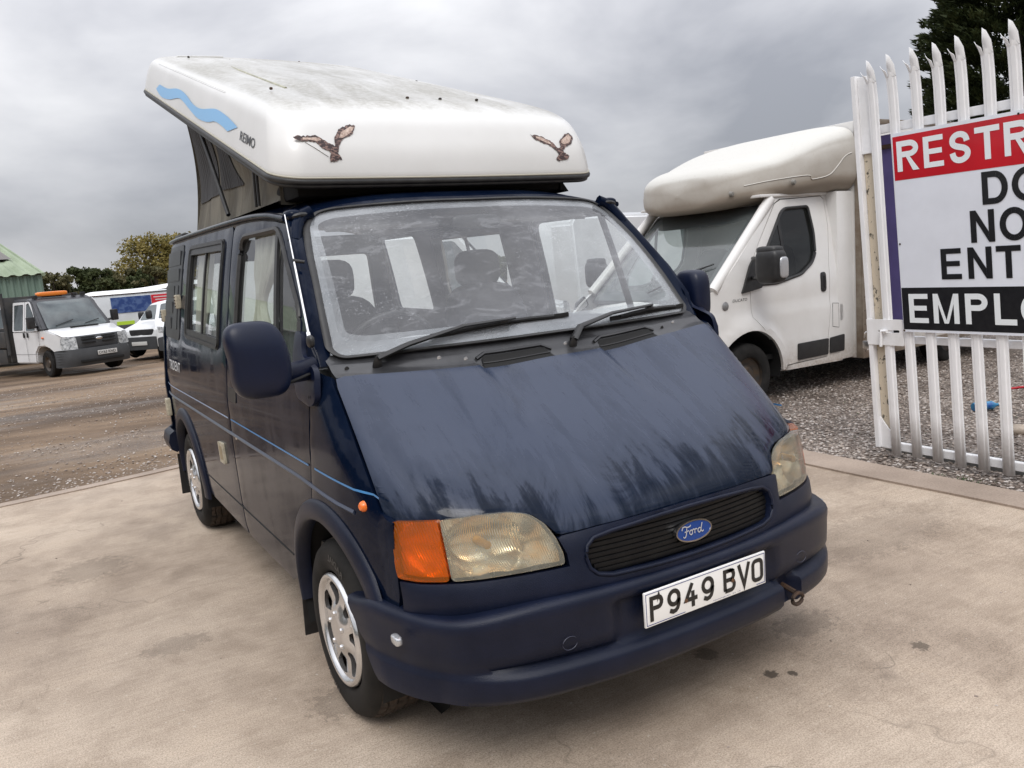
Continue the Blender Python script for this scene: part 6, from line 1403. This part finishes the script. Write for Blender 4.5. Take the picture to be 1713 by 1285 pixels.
text('plate_lettering', 'OY63 KND', lambda u, v: (-.11+u, -.9725, .492+v), PLK, pl2, bold=.02, width=.46, height=.076)
bar = empty('beacon'); bar.parent = TP
superell('beacon_lens', (-.10, .85, 2.12), (.40, .10, .06), M('beacon_orange', (.80, .22, .02), .25, coat=.4), bar, .35, .3, 24, 10); box('beacon_foot', (-.10, .85, 2.055), (.5, .10, .05), BLACK, bar, .005)
for x in (-.62, .42, .66): box('roof_lamp', (x, .72, 2.06), (.10, .10, .09), BLACK, TP, .01)
# headboard and tipping body
TB = M('tipper_dark', (.028, .032, .036), .6, var=.5, vs=4, c2=(.06, .055, .05)); 
box('headboard', (0, 1.62, 1.25), (2.02, .06, 1.70), TB, TP, .01); tube('headboard_post', [(-1.03, 1.60, .6), (-1.03, 1.60, 2.22)], .05, TB, TP); tube('headboard_post', [(1.03, 1.60, .6), (1.03, 1.60, 2.05)], .05, TB, TP)
box('body_side', (-1.02, 3.2, 1.0), (.05, 3.0, .42), TB, TP, .01); box('body_side', (1.02, 3.2, 1.0), (.05, 3.0, .42), TB, TP, .01); box('body_floor', (0, 3.2, .80), (2.0, 3.0, .08), TB, TP, .01); box('tailboard', (0, 4.7, 1.0), (2.0, .05, .42), TB, TP, .01)
box('chassis', (0, 2.6, .52), (.9, 4.2, .25), BLACKM, TP, 0); box('toolbox', (-.85, 2.1, .55), (.35, .6, .38), TB, TP, .02)

# --- generic small car / van builder. front faces local -y
def van(name, label, loc, rz, L=4.8, W=1.9, H=1.9, hood=.9, body=None, cat='van', grille=BLACK, bumper=GREYB, z_b=1.0, group=None, lower=True, plate=True, rear_win=True):
    r = empty(name, loc, rz, label, cat, group); body = body or WPN; h = W/2
    tpr = lambda z: 1-.16*max(0, (z-z_b)/(H-z_b))
    # side profile
    prof = [(.06, .34), (.0, .60), (.10, z_b-.12), (hood, z_b+.08), (hood+.72*(H-z_b)/1., H-.06), (hood+.9*(H-z_b), H), (L-.12, H-.02), (L, H-.25), (L+.02, .5), (L-.05, .34)]
    bm = bmesh.new(); xs_ = [-1, -.86, -.5, 0, .5, .86, 1]; rows = []
    for x in xs_:
        e = abs(x)**4; rows.append([bm.verts.new((x*h*tpr(z), y+(.26*e*(1-y/1.2) if y < 1.2 else -.10*e*(1 if y > L-.3 else 0)), z-(.10*e if z > H-.1 else 0)-(.03*e if y < hood+.1 and z > .7 else 0))) for y, z in prof])
    n = len(prof)
    for i in range(len(xs_)-1):
        for j in range(n): bm.faces.new((rows[i][j], rows[i][(j+1) % n], rows[i+1][(j+1) % n], rows[i+1][j]))
    bm.faces.new(rows[0]); bm.faces.new(rows[-1][::-1]); bmesh.ops.recalc_face_normals(bm, faces=bm.faces)
    bmesh.ops.bevel(bm, geom=[e_ for e_ in bm.edges if e_.calc_face_angle(0) > .5], offset=.04, segments=3, affect='EDGES')
    frombm('body', bm, body, r, ang=32)
    y0, z0, y1, z1 = hood, z_b+.08, hood+.72*(H-z_b), H-.06
    def wsn(u, v): x = -1+2*u; e = abs(x)**4; y = lerp(y0, y1, v); z = lerp(z0, z1, v); return (x*h*.93*tpr(z), y+.26*e*max(0, 1-y/1.2)-.0, z-.03*e)
    panel('windscreen', rnd([(0.02, .06), (.98, .06), (.96, .92), (.04, .92)], .06), wsn, GLB, r, (0, -1, .8), step=(.08, .12), thick=.01, off=.012)
    for s in (-1, 1):
        sd_ = lambda a, z, s=s: (s*h*tpr(z), a, z)
        panel('side_window', rnd([(hood+.30, z_b+.12), (hood+1.2, z_b+.10), (hood+1.2, H-.22), (hood+.62*(H-z_b)+.22, H-.22)], .05), sd_, GLB, r, (s, 0, 0), step=.15, thick=.01, off=.008)
        panel('headlight', rnd([(.52, z_b-.30), (.93, z_b-.27), (.95, z_b-.10), (.60, z_b-.16)], .03), lambda u, v, s=s: (s*u*h, .03+.26*abs(u)**4+.16*(v-(z_b-.4)), v), LAMPC, r, (s*.3, -1, .2), step=.06, thick=.02, off=.012)
        superell('door_mirror', (s*(h+.12), hood+.45, z_b+.22), (.09, .07, .13), BLACK, r, .5, .5, 12, 8)
        for yy in (.85, L-.95):
            wh = bpy.data.objects.new('wheel', None); col.objects.link(wh); wh.parent = r
            lathe('tyre', [(.19, .015), (.29, .02), (.32, -.0), (.325, -.17), (.3, -.2), (.19, -.2)], (s*(h-.005), yy, .325), (s, 0, 0), TYRE, wh, n=28); lathe('rim', [(.19, .015), (.14, -.02), (.10, .01), (0, .012)], (s*(h-.005), yy, .325), (s, 0, 0), SILVER, wh, n=20)
            lathe('arch_gap', [(.325, .003), (.385, .003)], (s*h, yy, .335), (s, 0, 0), BLACKM, wh, n=28)
    panel('grille', rnd([(-.40, z_b-.30), (.40, z_b-.30), (.46, z_b-.13), (-.46, z_b-.13)], .05), lambda u, v: (u*h, .03+.26*abs(u)**4+.16*(v-(z_b-.4)), v), grille, r, (0, -1, .2), step=.08, thick=.02, off=.012)
    if lower: panel('bumper', rnd([(-.97, .26), (.97, .26), (.97, z_b-.42), (.5, z_b-.34), (-.5, z_b-.34), (-.97, z_b-.42)], .06), lambda u, v: (u*h, -.05+.26*abs(u)**4+.03*(v-.3), v), bumper, r, (0, -1, 0), step=.08, thick=.08, off=.02)
    if plate: box('number_plate', (0, -.085, .45), (.52, .01, .11), MATS['plate_far'], r, .002)
    box('underbody', (0, L/2, .36), (W*.8, L*.9, .12), BLACKM, r, 0)
    return r
LIMEY = M('hi_vis_yellow', (.42, .62, .04), .5)
van('estate_car', 'white people carrier with black lower bumper beside the tipper truck', (1.12, 24.3, -.46), -.78, 4.4, 1.85, 1.62, 1.05, z_b=.98, cat='car')
c2 = van('hatchback', 'white car with chrome framed grille partly hidden by the camper rear', (2.28, 22.6, -.45), -.12, 4.2, 1.85, 1.66, .95, z_b=1.05, cat='car')
panel('grille_frame', rnd([(-.44, .70), (.44, .70), (.50, .98), (-.50, .98)], .05), lambda u, v: (u*.925, .03+.26*abs(u)**4+.16*(v-.65), v), CHROME, c2, (0, -1, .2), holes=[rnd([(-.38, .74), (.38, .74), (.44, .94), (-.44, .94)], .05)], step=.08, thick=.02, off=.022)
van('panel_van', 'white high roof panel van standing behind the box van', (13.6, 14.3, -.35), 1.9, 6.6, 2.0, 2.78, .95, z_b=1.25)
van('panel_van', 'white panel van partly seen through the camper side windows', (5.9, 9.2, -.22), 1.25, 5.4, 2.0, 2.35, .95, z_b=1.2)
van('panel_van', 'white panel van far left behind the tipper body', (-4.6, 27.5, -.5), .3, 5.4, 2.0, 2.3, .95, z_b=1.2)
van('panel_van', 'white low roof van behind the cab of the tipper truck', (-.2, 28.8, -.5), 1.35, 5.2, 2.0, 2.0, .95, z_b=1.1)
van('green_car', 'small dark green car behind the photographer reflected in the side glass', (-6.5, -1.5, 0.), 2.4, 4.0, 1.7, 1.45, 1., M('car_green', (.03, .09, .06), .3, coat=.6), z_b=.92, cat='car')
# long white trailer with blue window and red notice
TR = empty('exhibition_trailer', (2.2, 31.2, -.55), -.16, 'long white trailer with blue window graphics and a red notice panel', 'trailer')
TW = M('trailer_white', (.66, .69, .71), .4, var=.15, vs=2)
def tr_(x, z): return (x, 0, z)
bm = bmesh.new(); box_bm(bm, (0.2, 1.1, 1.25), (5.2, 2.2, 1.50), .06); frombm('trailer_body', bm, TW, TR)
grid('trailer_roof', lambda u, v: (lerp(-2.4, 2.8, u), lerp(0, 2.2, v), 2.0+.16*sin(pi*v)**.5+.16*smooth(.35, .8, u)-.12*smooth(.12, 0, u)), 30, 9, M('roof_white', (.80, .80, .80), .5), TR, ang=60)
box('roof_gutter', (.2, -.015, 2.0), (5.2, .03, .03), DARKM, TR, 0)
bw = box('window_panel', (-.47, -.012, 1.60), (1.36, .02, .58), M('blue_print', (.02, .05, .18), .35, var=.7, vs=5, c2=(.07, .12, .27), lo=.45, hi=.55), TR, 0)
rp_ = box('red_notice', (.62, -.012, 1.63), (.78, .02, .52), M('notice_red', (.55, .02, .035), .4), TR, 0)
for i, w_ in enumerate((.62, .52, .42, .46)): box('notice_line', (.62, -.026, 1.80-.10*i), (w_, .006, .035), M('notice_white', (.6, .55, .55), .5), rp_, 0)
box('hi_vis_strip', (-.75, -.012, .90), (.6, .02, .20), LIMEY, TR, 0); box('trailer_skirt', (.2, -.01, .72), (5.0, .04, .30), GREYB, TR, .01)
for x in (-.9, .1): lathe('wheel', [(.0, .02), (.18, .02), (.30, .02), (.32, 0), (.32, -.2)], (x, .02, .33), (0, -1, 0), TYRE, TR, n=24)
# row of white caravans roofs behind
for i in range(5):
    cvn = empty('caravan', (-1.0+i*1.15, 36.5+i*.5, -.6), .1, 'white caravan, %s in the row behind the trailer' % ['leftmost', 'second from left', 'middle one', 'fourth from left', 'rightmost'][i], 'caravan', 'caravans in a row at the back of the yard')
    box('caravan_body', (0, 1.5, 1.25), (1.05, 3.4, 1.7), TW, cvn, .12, seg=3); box('caravan_window', (0, -.21, 1.45), (.8, .02, .45), GLB, cvn, .01); box('roof_vent', (.15, .5, 2.16), (.22, .22, .12), BLACK, cvn, .01)
    for s in (-1, 1): lathe('wheel', [(0, 0), (.30, 0), (.30, -.15)], (s*.53, 1.5, .32), (s, 0, 0), TYRE, cvn, n=16)
# ================================================================ green shed
SH = empty('green_shed', (0, 0, 0), 0, 'green metal clad shed with pale green roof at the far left', 'shed')
m, t, o = nmat('green_cladding'); PRIN(t, o, Base_Color=RAMP(t, NT(t, 1.2, OC(t, (1, 1, .3)), 5), ((.35, (.12, .18, .145)), (.65, (.165, .235, .19)))), Roughness=.6); GCL = m
m, t, o = nmat('green_roofing'); PRIN(t, o, Base_Color=RAMP(t, NT(t, .8, OC(t, (1, .3, .3)), 6, .7), ((.35, (.20, .25, .16)), (.65, (.30, .36, .25)))), Roughness=.7); GRF = m
E0, E1, R1, R0 = Vector((-.72, 45, 2.72)), Vector((-15, 43.5, 2.62)), Vector((-2.3, 53, 4.67)), Vector((-15, 51.8, 4.6)); BK = Vector((-1.6, 61, 2.8)); BK2 = Vector((-15, 60, 2.7))
def corr(name, A, B, C, D, n, amp, mat):     # A-B bottom edge, D-C top edge
    nn = (B-A).cross(D-A).normalized(); V = []; Fc = []
    for i in range(n*4+1):
        u = i/(n*4); k = (0, 0, 1, 1)[i % 4]*amp
        for v in (0, 1): V.append((A.lerp(B, u) if v == 0 else D.lerp(C, u))+nn*k)
    for i in range(n*4): Fc.append((2*i, 2*i+2, 2*i+3, 2*i+1))
    return mesh(name, V, Fc, mat, SH, False)
Zd = Vector((0, 0, -3.4))
corr('wall', E1+Zd, E0+Zd, E0-Vector((0, 0, .05)), E1-Vector((0, 0, .05)), 48, .07, GCL); corr('wall', E0+Zd, BK+Zd, BK, E0-Vector((0, 0, .05)), 40, .05, GCL)
Eo0, Eo1 = E0+Vector((.12, -.25, -.04)), E1+Vector((0, -.25, -.04))
corr('roof', Eo1, Eo0, R1, R0, 26, .07, GRF); corr('roof', Eo0, BK, R1, R1, 20, .05, GRF); mesh('roof', [R0, R1, BK, BK2], [(0, 1, 2, 3)], GRF, SH, False)
tube('roof_ridge', [R0, R1, Eo0], .10, GRF, SH, n=6); box('wall_vent', (-1.75, 44.86, .9), (.10, .1, .7), BLACKM, SH, 0)
sk = [R0.lerp(R1, .0)]
def rf(u, v): return tuple(Eo0.lerp(Eo1, u).lerp(R1.lerp(R0, u), v)+Vector((0, -.10, .14)))
mesh('roof_light', [rf(.04, .42), rf(.42, .42), rf(.42, .88), rf(.045, .88)], [(0, 1, 2, 3)], M('roof_light_brown', (.12, .11, .10), .5), SH, False)
# ================================================================ trees
def leafm(name, a, b, c): 
    m, t, o = nmat(name); oc = OC(t); n = NT(t, 1.1, oc, 4); n2 = NT(t, 9, oc, 2)
    cc = MIX(t, .5, RAMP(t, n, ((.35, a), (.5, b), (.65, c))), RAMP(t, n2, ((.3, a), (.7, c))))
    df = PRIN(t, None, Base_Color=cc, Roughness=.65, Specular_IOR_Level=.25); tr = t.nodes.new('ShaderNodeBsdfTranslucent'); t.links.new(cc, tr.inputs[0]); mx = t.nodes.new('ShaderNodeMixShader'); mx.inputs[0].default_value = .25
    t.links.new(df, mx.inputs[1]); t.links.new(tr.outputs[0], mx.inputs[2]); t.links.new(mx.outputs[0], o.inputs[0]); return m
BARK = M('bark', (.07, .055, .04), .9, var=.4, vs=6)
def tree(name, label, loc, h, r, mat, seed, n=5000, leaf=.16, group=None, lobes=16, squat=.75, cat='tree', tr=.18):
    rs = random.Random(seed); T = empty(name, loc, 0, label, cat, group); bm = bmesh.new(); tube_bm(bm, [(0, 0, -.3), (.05, 0, h*.3), (0, .1, h*.55), (0, 0, h*.8)], [tr, tr*.8, tr*.5, tr*.15], 8)
    L = []
    for i in range(lobes):
        a = rs.random()*6.28; k = rs.random()**.6; zz = rs.uniform(.28, .95); e = sqrt(max(.05, 1-((zz-.5)/.55)**2)); L.append((Vector((cos(a)*r*k*e*.8, sin(a)*r*k*e*.8, h*zz)), r*rs.uniform(.28, .48)*(1.15-.5*zz)))
        tube_bm(bm, [(0, 0, h*.3*rs.uniform(.8, 1.3)), tuple(L[-1][0]*.55+Vector((0, 0, h*.14))), tuple(L[-1][0])], [tr*.35, tr*.2, tr*.05], 5, cap=False)
    frombm('trunk', bm, BARK, T); V = []; Fc = []
    for i in range(n):
        c, rr_ = L[rs.randrange(len(L))]
        d = Vector((rs.gauss(0, 1), rs.gauss(0, 1), rs.gauss(0, 1))).normalized()*rr_*rs.random()**.33; d.z *= squat; p = c+d
        if noise.noise(p*1.6+Vector((seed, 0, 0))) < -.18: continue
        s = leaf*rs.uniform(.5, 1.3); x = Vector((rs.gauss(0, 1), rs.gauss(0, 1), rs.gauss(0, 1))).normalized(); y = x.cross(Vector((rs.gauss(0, 1), rs.gauss(0, 1), rs.gauss(0, 1)))).normalized(); b = len(V)
        V += [p-x*s*.5, p+y*s*.35, p+x*s*.5, p-y*s*.35]; Fc.append((b, b+1, b+2, b+3))
    mesh('crown', V, Fc, mat, T, False); return T
OAKM = leafm('oak_leaves', (.10, .10, .028), (.22, .185, .055), (.33, .25, .08)); HEDM = leafm('hedge_leaves', (.03, .045, .018), (.06, .08, .03), (.105, .115, .045)); HED2 = leafm('hedge_leaves_olive', (.055, .06, .025), (.11, .11, .05), (.17, .145, .07))
tree('oak_tree', 'large bushy oak turning yellow behind the rear of the camper', (8.0, 66, -.6), 5.9, 4.2, OAKM, 11, 16000, .24, lobes=34, tr=.3)
rs = random.Random(8)
hz_ = [(.25, 60, 3.9, 1.7, HED2, 'rounded'), (1.9, 62, 4.1, 1.6, HEDM, 'dark'), (3.0, 61, 4.2, 1.3, HEDM, 'narrow'), (4.3, 63, 3.9, 1.8, HED2, 'olive'), (5.6, 62, 3.6, 1.6, HEDM, 'low'), (-1.6, 66, 3.8, 1.9, HEDM, 'half hidden'), (6.6, 61, 3.7, 1.5, HED2, 'squat')]
pos_ = ['beside the green shed wall', 'right of the rounded one by the shed', 'in the middle of the far hedge', 'behind the trailer roof', 'left of the yellowing oak', 'behind the green shed roof', 'in front of the yellowing oak']
for i, (x, y, h, r, mt, w_) in enumerate(hz_): tree('hedgerow_tree', '%s hedgerow tree %s' % (w_, pos_[i]), (x, y, -.6), h, r, mt, 20+i, 6500, .22, 'hedgerow trees beyond the yard', lobes=22)
# far hedge as one mass
V = []; Fc = []
for i in range(26000):
    x = rs.uniform(-30, 60); y = 66+rs.uniform(-1.5, 1.5)+abs(x)*.15; hh = 2.6+.6*noise.noise(Vector((x*.22, 0, 2)))+.3*noise.noise(Vector((x*1.1, 0, 5))); z = -.6+hh*rs.random()**.7; s = rs.uniform(.12, .34); p = Vector((x, y, z)); d1 = Vector((rs.gauss(0, 1), rs.gauss(0, 1), rs.gauss(0, 1))).normalized(); d2 = d1.cross(Vector((rs.gauss(0, 1), rs.gauss(0, 1), rs.gauss(0, 1)))).normalized(); b = len(V); V += [p-d1*s, p+d2*s*.7, p+d1*s, p-d2*s*.7]; Fc.append((b, b+1, b+2, b+3))
tag(mesh('far_hedge', V, Fc, HEDM, None, False), 'dark continuous hedge running along the back of the yard', 'hedge', kind='stuff')
# conifers right
CONM = leafm('conifer_leaves', (.010, .018, .007), (.028, .042, .015), (.065, .08, .028))
def conifer(name, label, loc, h, r, seed, n, group=None, cat='conifer'):
    rs = random.Random(seed); T = empty(name, loc, 0, label, cat, group); bm = bmesh.new(); tube_bm(bm, [(0, 0, -.3), (0, 0, h*.97)], [.28, .03], 8); frombm('trunk', bm, BARK, T); V = []; Fc = []
    nb = int(n/60)
    for i in range(nb):
        z = h*(.15+.85*rs.random()**.9); a = rs.random()*6.28; rr_ = r*(1-(z/h)**2.4)*(rs.uniform(.80, 1.12) if i % 3 else rs.uniform(.45, .8))+.15; L_ = rr_*rs.uniform(.5, 1); dirv = Vector((cos(a), sin(a), rs.uniform(.1, .55))).normalized(); tip = Vector((cos(a)*rr_, sin(a)*rr_, z)); side = dirv.cross(Vector((0, 0, 1))).normalized(); st = min(rr_, rs.uniform(.7, 1.5))
        for k in range(60):
            q = rs.random()**.7; w_ = (1-q)*.30+.04; p = tip-dirv*st*(1-q)+side*rs.uniform(-w_, w_)+Vector((0, 0, rs.uniform(-.12, .10))); s = rs.uniform(.10, .30); d = (dirv+side*rs.uniform(-.8, .8)+Vector((0, 0, rs.uniform(-.1, .5)))).normalized(); e = d.cross(Vector((rs.gauss(0, 1), rs.gauss(0, 1), rs.gauss(0, 1)))).normalized(); b = len(V); V += [p-e*s*.20, p+e*s*.20, p+d*s]; Fc.append((b, b+1, b+2))
    mesh('crown', V, Fc, CONM, T, False); return T
conifer('conifer', 'tall dark conifer rising behind the warning sign, nearest the camper', (31.8, 15.4, -.5), 19.0, 3.7, 31, 190000, 'dark conifers behind the gate')
conifer('conifer', 'tall dark conifer behind the gate spikes at the right edge', (33.5, 11.2, -.5), 19.5, 3.8, 32, 150000, 'dark conifers behind the gate')
conifer('conifer', 'tall dark conifer beyond the right edge of the gate sign', (33.0, 6.8, -.5), 16, 3.4, 33, 30000, 'dark conifers behind the gate')
tree('leafy_tree', 'small distant tree showing over the box van between gate spikes', (36, 25.4, -.5), 8.05, 1.7, HEDM, 41, 5000, .16, 'small distant trees', lobes=14)
tree('leafy_tree', 'second small distant tree just left of the dark conifer', (36, 22.8, -.5), 7.7, 1.6, HEDM, 42, 5000, .16, 'small distant trees', lobes=14)

# hedges added out of frame for the van's paint and glass to reflect
def hedge(name, label, p0, p1, h, n, seed):
    rs = random.Random(seed); V = []; Fc = []
    for i in range(n):
        u = rs.random(); x = lerp(p0[0], p1[0], u); y = lerp(p0[1], p1[1], u); hh = h*(1+.25*noise.noise(Vector((u*9, seed, 0)))); p = Vector((x+rs.uniform(-.8, .8), y+rs.uniform(-.8, .8), hh*rs.random()**.8-.3)); s = rs.uniform(.15, .40)
        d1 = Vector((rs.gauss(0, 1), rs.gauss(0, 1), rs.gauss(0, 1))).normalized(); d2 = d1.cross(Vector((rs.gauss(0, 1), rs.gauss(0, 1), rs.gauss(0, 1)))).normalized(); b = len(V); V += [p-d1*s, p+d2*s*.7, p+d1*s, p-d2*s*.7]; Fc.append((b, b+1, b+2, b+3))
    tag(mesh(name, V, Fc, HEDM, None, False), label, 'hedge', kind='stuff')
hedge('side_reflection_hedge', 'dark hedge along the left side of the yard', (-17, -22), (-15, 16), 4.2, 9000, 51)
hedge('rear_reflection_hedge', 'dark hedge across the road behind the photographer', (-18, -22), (22, -19), 4.6, 9000, 52)
